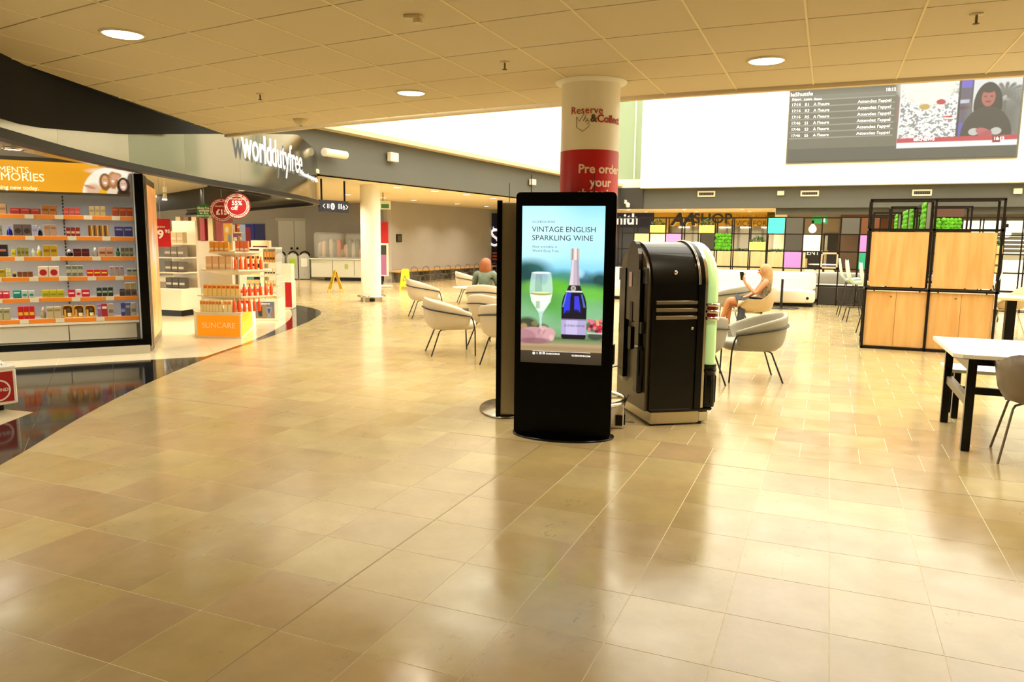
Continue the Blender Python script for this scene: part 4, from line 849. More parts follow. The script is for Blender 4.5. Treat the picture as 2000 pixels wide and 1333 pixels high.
P = Pic(44, 70, w, h, '#cfccc6'); P.grad([(0, '#dad7cf'), (h, '#bcb8b0')]); P.ell(w*.52, h*.52, w*.3, h*.24, '#9a7450'); P.ell(w*.5, h*.5, w*.24, h*.2, '#dcae90'); P.ell(w*.36, h*.30, w*.42, h*.14, '#b0164c', 1, None, -.25); P.ell(w*.2, h*.42, w*.2, h*.1, '#a81446', 1, None, .6); P.ell(w*.42, h*.47, w*.035, h*.01, '#3a2418'); P.ell(w*.6, h*.47, w*.035, h*.01, '#3a2418'); P.ell(w*.5, h*.58, w*.09, h*.018, '#f4e4da'); P.ell(w*.5, h*.98, w*.5, h*.3, '#6a6460')
P.obj('poster_print', vcol('poster3', .45), t, w, h, (0, -.006, h/2))
t, w, h = panel_thing('blue_panel', 'bright blue wall panel with a red side card, right of the beret poster', 'poster', (479.5, 438, 497, 500), ONWALL, '#1c24a8'); MB().bb((-w*.4, -.01, h*.25), (w*.1, 0, h*.9)).obj('red_card', C('#9c1030'), t)
t, w, h = panel_thing('blue_panel', 'dark navy blue wall panel at the right end of the poster row', 'poster', (497.5, 438, 516, 500), ONWALL, '#12176a')
t, w, h = panel_thing('teal_banner', 'narrow teal hanging banner left of the navy poster', 'sign', (391, 446, 400, 472), ONWALL, '#0f6a70')
dm = sroot('door_1'); a, b, an, w, h, c = wall_rect(343, 456, 380, 560, ONWALL, .04); dm.location = (c[0], c[1], 0); dm.rotation_euler = (0, 0, an)
MB().bb((-w/2, 0, 0), (w/2, .05, b[2])).obj('door_leaf', C('#c9c9c2'), dm); MB().bb((-w/2-.08, -.02, 0), (-w/2, .05, b[2]+.1)).obj('door_frame', WHITE, dm); MB().bb((w/2, -.02, 0), (w/2+.08, .05, b[2]+.1)).obj('door_frame', WHITE, dm); MB().bb((-w*.2, -.02, h*.3), (w*.2, .0, h*.75)).obj('door_pane', C('#dfe4e0', .2), dm)

# ================================================================== COLUMNS
def kick_ring(root, z, R, r0):
    MB().tube([(R*math.cos(a), R*math.sin(a), z) for a in np.linspace(0, 2*PI, 33)[:-1]], .022, 10, True).obj('kick_rail', CHROME, root)
    for k in range(4): a = k*PI/2+.5; MB().bar((r0*math.cos(a), r0*math.sin(a), z), (R*math.cos(a), R*math.sin(a), z), .02).obj('rail_bracket', CHROME, root)
CWHITE = M('column_white', '#f2ecdc', .38)
cx, cy = -1.87, 6.10; CR = .238
c1_ = thing('round_column', 'white round column with a red wrap reading Pre order your shopping, behind the advert screen', 'column', (cx, cy, 0))
zr = vh(1150, 292, (cx, cy-CR)); zb_ = vh(1206, 490, (cx, cy))
MB().lathe([(CR, 0), (CR, CZ)], n=64).obj('shaft', CWHITE, c1_)
MB().lathe([(CR+.002, zb_), (CR+.002, zr)], n=64).obj('red_wrap', M('red_wrap', '#c00c1c', .35), c1_)
MB().lathe([(CR+.005, CZ-.03), (CR+.05, CZ-.012), (CR+.055, CZ-.002)], n=48).obj('ceiling_collar', CWHITE, c1_)
kick_ring(c1_, .26, .35, CR)
ca = math.atan2(-cy, -cx)              # bearing from column to camera
def coltext(s, px, py, size, mat, bold=0, align='LEFT', sp=1.0):
    # vertical and angular place of the text start
    r = ray(px, py); dx, dy = r[0], r[1]; l = math.hypot(dx, dy); dx, dy = dx/l, dy/l; b = -(cx*dx+cy*dy); c_ = cx*cx+cy*cy-(CR+.004)**2; disc = max(0, b*b-c_); t = -b-math.sqrt(disc); X, Yy = dx*t, dy*t
    z = EYE+r[2]/l*t; a = math.atan2(Yy-cy, X-cx)
    o = text(s, size, mat, c1_, (0, 0, 0), (0, 0, 0), 'lettering', align, bold, .001, sp)
    for v in o.data.vertices: th = a+v.co.x/CR; rr = CR+.0035+v.co.z; v.co = (rr*math.cos(th), rr*math.sin(th), z+v.co.y)
    return o
REDT = C('#b01c28', .5); PINKT = C('#f4d8c4', .5); BRN = C('#5a4630', .5)
coltext('Reserve', 1115, 224, .082, REDT, 0)
coltext('&', 1153, 237.5, .082, BRN, .03); coltext('Collect', 1166, 238, .082, REDT, .028)
coltext('Pre order', 1129, 338, .098, PINKT, .024); coltext('your', 1152, 364, .098, PINKT, .024); coltext('shopping', 1127, 386, .098, PINKT, .024)
# outline of a pointing hand
hp = [(1126, 228), (1131, 237), (1141, 222), (1145, 224), (1139, 236), (1144, 230), (1148, 232), (1143, 239), (1147, 235), (1151, 237), (1146, 243), (1151, 241), (1150, 247), (1138, 257), (1126, 249), (1126, 230)]
hpts = []
for px, py in hp:
    r = ray(px, py); l = math.hypot(r[0], r[1]); dx, dy = r[0]/l, r[1]/l; b = -(cx*dx+cy*dy); c_ = cx*cx+cy*cy-(CR+.004)**2; t_ = -b-math.sqrt(max(0, b*b-c_)); hpts.append((dx*t_-cx, dy*t_-cy, EYE+r[2]/l*t_))
MB().tube(hpts, .0018, 6).obj('hand_outline', C('#4a2018'), c1_)
c2 = G(724, 590); c2 = (c2[0]-.12, c2[1]+.22)
k2 = thing('round_column', 'plain white round column with a chrome kick rail standing beside the left seating area', 'column', (*c2, 0))
MB().lathe([(.25, 0), (.25, 2.9)], n=48).obj('shaft', CWHITE, k2); MB().lathe([(.27, 0), (.27, .1)], n=48).obj('steel_base', STEEL, k2); kick_ring(k2, .13, .34, .25)
MB().bb((.14, -.30, .02), (.26, -.24, .09)).obj('socket_box', BLACK, k2)
# floor socket box beside the first column
bxp = G(1207, 839); t = thing('power_box', 'white power box with black sockets by the column foot between screen and jukebox', 'socket box', (bxp[0]-.05, bxp[1]+.08, 0), .3)
MB().bb((-.08, -.07, 0), (.07, .09, .2), .006).obj('casing', C('#d8d2c4'), t); MB().bb((.0, -.085, .03), (.06, -.07, .12)).obj('socket', BLACK, t); MB().bb((.072, -.05, .03), (.085, .03, .12)).obj('plug', BLACK, t)
def cable(pts, r=.004, label='', col=BLACK):
    o = MB().tube(pts, r, 6).obj('power_cable', col); tag(o, label, 'cable'); return o

# ================================================================== ADVERT TOTEMS
L0, R0 = np.array(G(1003, 845)), np.array(G(1196, 858)); mid = (L0+R0)/2; wv = R0-L0; TWd = np.linalg.norm(wv); wv = wv/TWd; ra = math.atan2(wv[1], wv[0])
t = thing('advert_totem', 'black free-standing advert screen showing sparkling wine, in front of the red and white column', 'display screen', (mid[0], mid[1], 0), ra)
TH = 1.985; BW = TWd-.03
MB().lathe([(.0, 0), (TWd/2+.01, 0), (TWd/2+.01, .012), (TWd/2, .016), (0, .016)], (0, 0.03, 0), 64, 1, .60).obj('base_plate', GLOSSB, t)
def slabshape(w, d0, d1, h, r):           # rounded-top slab standing on z = .016, front at y = d0
    pr = [(x, z+h/2) for x, z in roundrect(w, h, r, 6)]; n = len(pr); b = MB(); b.add([(x, d0, z+.016) for x, z in pr]+[(x, d1, z+.016) for x, z in pr], [tuple(range(n)), tuple(range(2*n-1, n-1, -1))]+[(i, n+i, n+(i+1) % n, (i+1) % n) for i in range(n)]); return b
slabshape(BW, -.065, -.015, TH-.02, .035).obj('front_frame', M('totem_black', '#010101', .3, spec=.12), t)
slabshape(BW-.03, -.015, .055, TH-.03, .03).obj('metal_edge', STEEL, t)
slabshape(BW-.02, .055, .08, TH-.02, .03).obj('rear_frame', MATS['totem_black'], t)
fY = -.066
def totem_pt(px, py):
    n = (math.sin(ra), -math.cos(ra)); P0 = (mid[0]+n[0]*(-fY), mid[1]+n[1]*(-fY)); p = onplane(px, py, P0, n); return ((p[0]-mid[0])*wv[0]+(p[1]-mid[1])*wv[1], p[2])
(xa, za), (xb, zb) = totem_pt(1017, 402.5), totem_pt(1179, 402.5); (xc, zc), (xd, zd) = totem_pt(1020, 705), totem_pt(1178, 717)
SX0, SX1, SZ1, SZ0 = (xa+xc)/2, (xb+xd)/2, (za+zb)/2, (zc+zd)/2; SW, SH = SX1-SX0, SZ1-SZ0
def uv(px, py): x, z = totem_pt(px, py); return x-SX0, SZ1-z
P = Pic(200, 380, SW, SH, '#9bd8ee')
Y_ = lambda py: uv(1098, py)[1]; X_ = lambda px: uv(px, 560)[0]; K = X_(1101)-X_(1100)
P.grad([(0, '#8fd2ee'), (Y_(450), '#b4e6f4'), (Y_(500), '#a8e0f0'), (Y_(530), '#7fc8e8'), (Y_(545), '#78b0a8'), (Y_(560), '#5a9a50'), (Y_(600), '#5f9a58'), (Y_(640), '#79aa7c'), (Y_(665), '#6e8f5a'), (Y_(672), '#8a7a5c'), (Y_(684), '#a88e68'), (SH, '#4a3a28')])
P.ell(X_(1050), Y_(430), 60*K, 60*K, '#c9f0f6', .45, .9); P.ell(X_(1040), Y_(470), 50*K, 50*K, '#bfeaf2', .4, .9)
for cx_, cy_, rx_, ry_, cl, op in ((1036, 532, 38, 22, '#155048', .95), (1020, 540, 24, 22, '#0f3f40', .8), (1100, 545, 34, 16, '#2e7a56', .8), (1142, 545, 16, 14, '#1f4f6a', .7), (1172, 548, 20, 16, '#0c3c3e', .95), (1145, 556, 18, 10, '#1c4a58', .8),
                              (1078, 560, 40, 14, '#5fb02a', .9), (1048, 562, 34, 12, '#63a83a', .8), (1140, 575, 46, 18, '#6cbf3a', .7), (1100, 600, 50, 20, '#57a848', .6), (1035, 620, 40, 30, '#86b890', .5), (1160, 620, 40, 30, '#8abf96', .5), (1065, 590, 30, 20, '#4d9438', .6)):
    P.ell(X_(cx_), Y_(cy_), rx_*K, ry_*K, cl, op, .8)
P.ell(X_(1132), Y_(534), 8*K, 8*K, '#a8d4ec', .8, .9)
yy = lambda a: Y_(a)
# plants and wooden rail
P.ell(X_(1030), yy(636), 22*K, 14*K, '#2a2416', .9, .5); P.ell(X_(1060), yy(644), 14*K, 10*K, '#4a3a22', .9, .5); P.ell(X_(1024), yy(640), 7*K, 6*K, '#b08a5a', .8, .5); P.ell(X_(1045), yy(634), 6*K, 5*K, '#8a7a4a', .7, .5)
P.rect(0, yy(660), SW, yy(664), '#3c3226', .7, 6*K); P.rect(0, yy(672), SW, yy(676), '#c8ac84', .6, 8*K); P.rect(0, yy(680), SW, yy(684), '#8a6e4a', .6, 6*K)
# glass of wine
gx = X_(1057)
P.prof(gx, [(yy(534), 19*K), (yy(545), 21*K), (yy(565), 23*K), (yy(574), 22.5*K), (yy(590), 19*K), (yy(603), 11*K), (yy(614), 4*K), (yy(625), 2*K), (yy(645), 2.4*K)], '#cfe8ea', .55)
P.prof(gx, [(yy(536), 15*K), (yy(560), 18*K), (yy(574), 17*K)], '#3a6a62', .35, -.7, .1); P.ell(gx, yy(534), 18*K, 2.2*K, '#e8f6f8', .9); P.ell(gx+5*K, yy(545), 8*K, 12*K, '#5a8aa0', .35, .6)
P.prof(gx, [(yy(575), 22*K), (yy(590), 19*K), (yy(603), 10*K), (yy(610), 4*K)], '#dfeed8', .9); P.ell(gx, yy(575), 21.5*K, 3.2*K, '#9a9440', .95); P.ell(gx, yy(573), 19*K, 1.6*K, '#e0e8b0', .9)
P.prof(gx-6*K, [(yy(590), 4*K), (yy(604), 4*K)], '#6a8a5a', .6); P.ell(gx+6*K, yy(588), 5*K, 8*K, '#f4fbf0', .8, .4)
# hand
P.ell(X_(1050), yy(656), 34*K, 15*K, '#b98c90', 1, .12, .12); P.ell(X_(1022), yy(660), 26*K, 15*K, '#a87880', 1, .12); P.ell(X_(1072), yy(652), 14*K, 11*K, '#c89a9a', 1, .2); P.ell(X_(1062), yy(642), 8*K, 4*K, '#e0b4b0', .7, .5); P.ell(X_(1045), yy(668), 30*K, 6*K, '#7a4c50', .7, .5); P.ell(X_(1079), yy(661), 5*K, 6*K, '#dcb0ac', .8, .4)
P.ell(X_(1064), yy(650), 1.5*K, 7*K, '#8a5c60', .5, .6, .4); P.ell(X_(1054), yy(649), 1.5*K, 7*K, '#8a5c60', .4, .6, .4)
# berries on the right
P.ell(X_(1165), yy(636), 20*K, 11*K, '#5a4028', .9, .4)
rr_ = random.Random(3)
for i in range(26): P.ell(X_(1150+rr_.random()*28), yy(624+rr_.random()*22), 3.3*K, 3.3*K, rr_.choice(['#9a1830', '#c02848', '#6a1020', '#d86a80', '#cfa070']), 1)
P.ell(X_(1165), yy(655), 16*K, 7*K, '#30302e', .9, .4); P.rect(X_(1149), yy(648), X_(1180), yy(651), '#c8c8c4', .8)
# bottle
bxx = X_(1122)
P.prof(bxx, [(yy(485), 7.5*K), (yy(488), 8.5*K), (yy(505), 8.5*K), (yy(508), 7*K), (yy(540), 8*K), (yy(556), 10*K), (yy(566), 14*K), (yy(580), 21*K), (yy(590), 23.5*K), (yy(600), 24.5*K), (yy(658), 24*K), (yy(662), 22*K)], '#0c0a1c')
P.prof(bxx, [(yy(485), 7.5*K), (yy(488), 8.8*K), (yy(504), 8.5*K), (yy(507), 7.2*K)], '#c9b8b0'); P.prof(bxx, [(yy(485), 7.5*K), (yy(507), 8*K)], '#e8dcd6', .8, -.2, .35); P.prof(bxx, [(yy(485), 7.5*K), (yy(507), 8*K)], '#6a564e', .7, -.8, -.5); P.prof(bxx, [(yy(485), 7.5*K), (yy(507), 8*K)], '#7a665c', .6, .5, .75)
P.prof(bxx, [(yy(507), 6.5*K), (yy(540), 8.6*K), (yy(556), 10.6*K), (yy(561), 12*K)], '#b8a8b4'); P.prof(bxx, [(yy(507), 6.5*K), (yy(540), 8.6*K), (yy(560), 11*K)], '#d8ccd4', .8, -.9, -.3); P.prof(bxx, [(yy(507), 6.5*K), (yy(558), 11*K)], '#8a7a88', .6, .5, .9)
P.prof(bxx, [(yy(557), 11*K), (yy(569), 15*K)], '#22201e'); P.ell(bxx-2*K, yy(563), 5*K, 5*K, '#b4b0a8'); P.ell(bxx-2*K, yy(563), 3*K, 3*K, '#6a665e', .8); P.prof(bxx, [(yy(568), 15*K), (yy(571), 16.5*K)], '#c9c6d0')
P.prof(bxx, [(yy(572), 16*K), (yy(582), 21*K), (yy(612), 24*K)], '#2a3ad8', .9, -.85, -.35); P.prof(bxx, [(yy(578), 16*K), (yy(600), 22*K), (yy(610), 23*K)], '#3a3ce0', .85, .02, .55); P.prof(bxx, [(yy(572), 16*K), (yy(600), 23*K)], '#6a9ae8', .7, -1, -.88); P.prof(bxx, [(yy(574), 16*K), (yy(600), 23*K)], '#5a7ae0', .6, .8, .98)
P.ell(bxx+4*K, yy(612), 8*K, 8*K, '#0c0a1c', .95, .5); P.ell(bxx-12*K, yy(612), 6*K, 6*K, '#0c0a1c', .9, .5)
P.prof(bxx, [(yy(623), 24.6*K), (yy(653), 24.3*K)], '#a89cc4'); P.prof(bxx, [(yy(623), 24.6*K), (yy(653), 24.3*K)], '#c4b8dc', .7, -.6, .3); P.prof(bxx, [(yy(623), 24.6*K), (yy(625), 24.6*K)], '#7a6c94')
P.rect(-.1, yy(687), SW+.1, SH+.1, '#2e271e', .93)
scr = P.obj('screen', vcol('totem_screen', 1.35, .2), t, SW, SH, ((SX0+SX1)/2, fY-.0005, (SZ0+SZ1)/2))
INK = M('screen_ink', '#241c18', .5, emit='#2a2420', es=.8); INKW = M('screen_white', '#ffffff', .5, emit='#ffffff', es=1.1)
def ttext(s, px, py, size, mat=INK, bold=0, sp=1.0, align='LEFT', sx=1):
    x, z = totem_pt(px, py); return text(s, size, mat, t, (x, fY-.002, z), (PI/2, 0, 0), 'lettering', align, bold, .0003, sp, sx)
ttext('GUSBOURNE', 1040, 435.5, .025, INK, 0, 1.35)
ttext('VINTAGE ENGLISH', 1039, 453, .060, INK, 0, 1.0, sx=1.02); ttext('SPARKLING WINE', 1039, 469.5, .060, INK, 0, 1.0, sx=1.02)
ttext('Now available in', 1040, 484, .0265, INK, 0, 1.12); ttext('World Duty Free', 1040, 492, .0265, INK, 0, 1.12)
ttext('GUSBOURNE', 1102, 638, .024, C('#4a3c60'), 0, 1.25)
ttext('GUSBOURNE', 1066, 692.5, .018, INKW, .02, 1.1); ttext('GUSBOURNE.COM', 1153, 698, .018, INKW, .02, 1.0, 'RIGHT')
x0, z0 = totem_pt(1040, 685); x1, z1 = totem_pt(1153, 687)
MB().bb((x0, fY-.003, z0-.002), (x1, fY-.001, z0)).obj('rule_line', INKW, t)
for k in range(4):
    x, z = totem_pt(1042.5+6.5*k, 690); b = MB()
    if k == 1: b.bar((x-.009, fY-.002, z-.009), (x+.009, fY-.002, z+.009), .005, .001); b.bar((x-.009, fY-.002, z+.009), (x+.009, fY-.002, z-.009), .003, .001)
    else:
        n = 16 if k == 0 else 4; rr = .011 if k == 0 else .013; b.add([(x+rr*math.cos(2*PI*i/n+PI/4), fY-.002, z+rr*math.sin(2*PI*i/n+PI/4)) for i in range(n)], [tuple(range(n))])
    b.obj('icon', INKW, t)
    if k != 1: text('fxoi'[k] if k != 3 else 'in', .016, C('#1c1814'), t, (x, fY-.004, z-.005), align='CENTER', bold=.02)
for px, zt_ in ((1033, .14), (1158, .14)):
    x, z = totem_pt(px, 383); MB().tube([(x, .03, TH-.01), (x, .03, TH+zt_)], .003, 6).obj('aerial', BLACK, t)
MB().bb((BW/2-.002, -.03, .62), (BW/2+.012, .04, .78), .004).obj('side_lock', BLACK, t)
# second totem seen from its side
dvec = np.array([-.39, .92]); dvec /= np.linalg.norm(dvec); a2 = math.atan2(dvec[1], dvec[0])
p2 = np.array(G(984, 818))+dvec*.40; t = thing('advert_totem', 'second black advert totem seen edge-on, its brushed metal back showing, left of the lit one', 'display screen', (p2[0], p2[1], 0), a2)
MB().lathe([(0, 0), (.42, 0), (.42, .012), (.415, .016), (0, .016)], (0, 0.0, 0), 64, 1, .56).obj('base_plate', M('dark_chrome', '#8a857a', .2, 1), t)
slabshape(.78, .03, .075, 1.93, .02).obj('front_frame', MATS['totem_black'], t); slabshape(.74, -.105, .03, 1.915, .02).obj('metal_back', STEEL, t)
MB().tube([(-.37, -.03, 1.93), (-.37, -.03, 2.06)], .003, 6).obj('aerial', BLACK, t); MB().tube([(-.30, -.03, 1.93), (-.30, -.03, 2.1)], .003, 6).obj('aerial', BLACK, t)

# ================================================================== JUKEBOX
J0 = np.array(G(1266, 834)); Jf = np.array(G(1385, 829)); ju = Jf-J0; JD = np.linalg.norm(ju); ju /= JD; ja = math.atan2(ju[1], ju[0])
# local frame: x = depth (back to front), y = width away from the camera, z up
jb = thing('jukebox', 'tall black arched jukebox with chrome bands and green light tubes, seen from behind', 'jukebox', (J0[0], J0[1], 0), ja)
JW, JH, SPR = .78, 1.60, 1.24; zb0 = .13
def archp(w, zs, zt_, n=24, z0=zb0, yc=JW/2):
    P_ = [(yc-w/2, z0)]; P_ += [(yc-w/2*math.cos(PI*i/n), zs+(zt_-zs)*math.sin(PI*i/n)) for i in range(n+1)]; P_ += [(yc+w/2, z0)]; return P_
def archbody(x0, x1, w, zs, zt_, name, mat, z0=zb0, sm=True):
    A_ = archp(w, zs, zt_, z0=z0); n = len(A_); b = MB(); vs = [(x0, y, z) for y, z in A_]+[(x1, y, z) for y, z in A_]
    b.add(vs, [tuple(range(n)), tuple(range(2*n-1, n-1, -1))]); b.add(vs, [(i, n+i, n+(i+1) % n, (i+1) % n) for i in range(1, n-2)], True); b.add(vs, [(i, n+i, n+(i+1) % n, (i+1) % n) for i in (0, n-2, n-1)]); return b.obj(name, mat, jb)
JB = M('jukebox_black', '#020202', .35, spec=.12, coat=.4, bump=.02, bscale=260)
JB.node_tree.nodes['Principled BSDF'].inputs['Coat Roughness'].default_value = .07; JB.node_tree.nodes['Principled BSDF'].inputs['Coat IOR'].default_value = 1.5
archbody(.0, JD-.16, JW, SPR, JH, 'cabinet_body', JB)
archbody(-.03, .0, JW-.07, SPR-.0, JH-.035, 'back_panel', M('back_board', '#57503f', .34, .3))
# vertical black channels and centre spine on the back
for y, w in ((.16, .09), (.54, .12)):
    b = MB(); b.prism([(-.075, y-w/2), (-.03, y-w/2), (-.03, y+w/2), (-.075, y+w/2)][::1], .36, 1.36); b.add([(-.075, y-w/2, .36), (-.075, y+w/2, .36), (-.05, y, .30)], [(0, 1, 2)]); b.obj('back_channel', GLOSSB, jb)
A_ = archp(.30, 1.38, 1.61, 12, .9, .33); b = MB(); n = len(A_); b.add([(-.065, y, z) for y, z in A_]+[(-.03, y, z) for y, z in A_], [tuple(range(n)), tuple(range(2*n-1, n-1, -1))]+[(i, n+i, n+(i+1) % n, (i+1) % n) for i in range(n)]); b.obj('back_hood', M('hood_black', '#141310', .3), jb)
for k, (y, z, h) in enumerate([(.33, .98, .18), (.35, .74, .2), (.60, .8, .09), (.1, .86, .1), (.1, .55, .22)]): MB().bb((-.07, y-.035, z-h/2), (-.03, y+.035, z+h/2)).obj('back_recess', BLACK, jb)
MB().bb((-.07, .33, 1.2), (-.066, .40, 1.33)).obj('warning_label', C('#b09a94'), jb); MB().bb((-.036, .67, 1.19), (-.031, .70, 1.36)).obj('yellow_label', C('#c89a2a'), jb)
MB().bb((-.09, .08, .28), (-.03, .18, .70), .01).obj('coin_unit', GLOSSB, jb)
b = MB()
for k in range(3): b.bb((-.05, .04+.03*k, 1.30), (-.03, .06+.03*k, 1.34))
b.obj('cable_plugs', BLACK, jb); MB().bb((-.05, .02, 1.24), (-.032, .12, 1.38), .005).obj('connector_box', C('#2a2824'), jb); MB().bb((-.05, .62, 1.24), (-.032, .72, 1.36), .005).obj('connector_box', C('#2a2824'), jb)
# plinth, feet
MB().bb((.02, .01, .015), (JD-.1, JW-.01, .125), .006).obj('plinth', M('plinth_steel', '#c8bda4', .25, .8), jb)
MB().bb((JD-.1, .02, .02), (JD-.0, JW-.02, .12), .01).obj('plinth', CHROME, jb)
for x, y in ((.05, .05), (JD-.08, .05), (.05, JW-.05), (JD-.08, JW-.05)): MB().cyl((x, y, 0), .025, .02, 12).obj('foot', BLACK, jb)
MB().bb((-.0, -.008, .125), (JD+.02, JW+.008, .155), .01).obj('base_lip', GLOSSB, jb)
# front door: black arch ring, chrome arch ring, green tubes
archbody(JD-.16, JD-.10, JW+.03, SPR, JH+.012, 'front_frame', GLOSSB, .15)
archbody(JD-.10, JD-.07, JW+.0, SPR, JH-.0, 'chrome_arch', CHROME, .15)
archbody(JD-.07, JD+.02, JW-.12, SPR, JH-.08, 'front_door', GLOSSB, .15)
GREEN = M('green_tube', '#bfe8a8', .18, emit='#b4e89a', es=.22, coat=.5)
for y in (.035, JW-.035):
    MB().lathe([(.055, .54), (.055, .93)], (JD-.015, y, 0), 20).obj('light_tube', GREEN, jb)
    MB().lathe([(.055, 1.08), (.055, SPR-.02)], (JD-.015, y, 0), 20).obj('light_tube', GREEN, jb)
    b = MB(); b.lathe([(.062, .16), (.066, .2), (.066, .44), (.062, .47), (.07, .475), (.07, .5), (.062, .505), (.068, .51), (.068, .54)], (JD-.015, y, 0), 20); b.obj('tube_foot', GLOSSB, jb)
    for k in range(7): a = PI*2*k/14-PI/2; MB().tube([(JD-.015+.067*math.cos(a), y+.067*math.sin(a), .2), (JD-.015+.067*math.cos(a), y+.067*math.sin(a), .44)], .005, 6).obj('flute', GLOSSB, jb) if k % 2 == 0 else None
    MB().lathe([(.062, .93), (.062, 1.08)], (JD-.015, y, 0), 20).obj('ring_core', C('#8a0c14', .3), jb)
    for z in (.93, .99, 1.05): MB().lathe([(.068, z), (.076, z+.006), (.076, z+.024), (.068, z+.03)], (JD-.015, y, 0), 24).obj('chrome_ring', CHROME, jb)
arcp = [(JD-.015, JW/2-(JW/2-.035)*math.cos(PI*i/20), SPR-.03+(JH-.05-SPR+.03)*math.sin(PI*i/20)) for i in range(21)]
MB().tube(arcp, .055, 14).obj('arch_light_tube', GREEN, jb)
b = MB(); b.tube([(JD-.06, y, z+.035) for x, y, z in arcp[1:-1]], .018, 8); b.obj('clear_arch_trim', CHROME, jb)
# chrome bands on the side
for z in (.955, 1.02, 1.085):
    for y in (-.008, JW):
        MB().bb((.03, y, z-.016), (JD-.16, y+.008, z+.016), .003).obj('chrome_band', CHROME, jb)
for z in (.988, 1.052): MB().bb((.03, -.004, z-.014), (JD-.16, .0, z+.014)).obj('dark_band', GLOSSB, jb)
a = MB(); a.lathe([(0, .0), (.014, .0), (.014, .006), (.006, .009), (0, .009)], n=20); o = a.obj('side_lock', CHROME, jb, (JD-.2, -.0, .86)); o.rotation_euler = (PI/2, 0, 0)
a = MB(); a.lathe([(0, .0), (.02, .0), (.014, .005), (0, .006)], n=12); o = a.obj('badge', CHROME, jb, (.2, -.001, 1.34)); o.rotation_euler = (PI/2+.12, 0, 0)
for k in range(2): MB().tube([(JD-.16+.012*k, JW/2-(JW/2+.017)*math.cos(PI*i/24), SPR+(JH+.014-SPR)*math.sin(PI*i/24)) for i in range(25)], .004, 6).obj('chrome_trim', CHROME, jb)
cable([(-1.79, 6.93, .42), (-1.88, 6.86, .40), (-1.93, 6.75, .2), (-1.88, 6.72, .01), (-1.78, 6.6, .008), (-1.72, 6.47, .03)], .005, 'black cable looping from the jukebox back to the power box')
cable([(-1.62, 6.69, .2), (-1.66, 6.62, .05), (-1.62, 6.55, .008), (-1.69, 6.46, .008), (-1.6, 6.42, .008), (-1.5, 6.43, .01)], .004, 'thin black cable lying coiled on the floor below the jukebox back')

# ================================================================== CHAIRS
BLK = M('chair_leg_black', '#14110f', .4)
def se(a, p=2.6):                          # superellipse direction
    c, s = math.cos(a), math.sin(a); r = (abs(c)**p+abs(s)**p)**(-1/p); return r*c, r*s
def make_lounge(label, mat, group):
    # local: +x is the front, origin on the floor at the centre
    t = thing('lounge_chair', label, 'chair', (0, 0, 0), 0, group)
    amax = 2.28; N = 30; out, inn = [], []
    for i in range(N+1):
        a = -amax+2*amax*i/N; k = abs(a)/amax; zt = .80-.20*(k**1.6 if k < .9 else .9**1.6+(k-.9)*1.6); dx, dy = se(PI+a)
        prof = [(.60, .365), (.80, .375), (.93, .43), (1.0, .54), (1.04, zt-.05), (1.035, zt-.012), (.99, zt), (.93, zt), (.885, zt-.015), (.87, zt-.06), (.80, .50), (.74, .44)]
        R = .355
        out.append([(R*f*dx*(1.0)-.0, R*f*dy, z) for f, z in prof])
    b = MB(); b.grid(out)
    for e, rev in ((out[0], False), (out[-1], True)): b.add(e, [tuple(range(len(e))) if not rev else tuple(range(len(e)-1, -1, -1))])
    sub(b.obj('shell', mat, t), 1)
    b = MB(); n = 28
    rows = [[(.04+R_*.29*se(2*PI*i/n, 3)[0]*1.12, R_*.28*se(2*PI*i/n, 3)[1], z) for i in range(n)]+[(.04+R_*.29*se(0, 3)[0]*1.12, 0, z)] for R_, z in ((.6, .35), (.9, .36), (1, .39), (1, .44), (.95, .465), (.6, .475), (.0, .478))]
    b.grid(rows); b.obj('seat_cushion', mat, t)
    for s in (-1, 1):
        p = []
        for i in range(0, 15):             # frame tube round the back, dropping to the front legs
            a = s*(PI*0+amax*i/14*.98); k = abs(a)/amax; dx, dy = se(PI+a); zt = .665-.125*k**1.5; p.append((.355*1.055*dx, .355*1.055*dy, zt))
        l = p[-1]; p += [(l[0]+.025, l[1]*1.0, l[2]-.06), (l[0]+.05, l[1]*1.0, .36), (.31, -s*.30, .0)]
        MB().tube(p, .010, 8).obj('front_leg', BLK, t)
        MB().tube([(-.02, s*.15, .36), (-.14, s*.18, .355), (-.175, s*.2, .335), (-.30, s*.27, 0)], .010, 8).obj('rear_leg', BLK, t)
    return t
LG = 'putty lounge chairs round the small tables'
ch = make_lounge('putty lounge chair nearest to the camera left of the advert screens, back to the left', UPHOL, LG)
ch.location = (-4.86, 9.36, 0); ch.rotation_euler = (0, 0, .66)
dup(ch, (-7.55, 13.45, 0), .66, 'putty lounge chair beside the plain white column, behind the nearest one', LG)
dup(ch, (-8.25, 17.0, 0), .55, 'farthest putty lounge chair of the left group, left of the red-haired person', LG)
dup(ch, (-5.72, 12.5, 0), 1.75, 'putty lounge chair in which the red-haired person sits', LG)
dup(ch, (-4.62, 10.35, 0), 1.35, 'putty lounge chair in the middle of three overlapping ones beside the edge-on totem', LG)
dup(ch, (-3.78, 8.95, 0), 1.55, 'putty lounge chair half hidden behind the edge-on totem, front of three', LG)
dup(ch, (-1.95, 9.6, 0), 2.0, 'putty lounge chair glimpsed between the lit screen and the jukebox', LG)
dup(ch, (-2.3, 13.2, 0), -.4, 'putty lounge chair far behind the jukebox', LG)
cg = make_lounge('grey lounge chair right of the jukebox with its back to the right', UPHOLG, 'grey lounge chairs by the jukebox')
cg.location = (-.76, 9.2, 0); cg.rotation_euler = (0, 0, PI+.30)
dup(cg, (-1.38, 8.62, 0), 2.35, 'grey lounge chair half hidden by the front of the jukebox', 'grey lounge chairs by the jukebox')
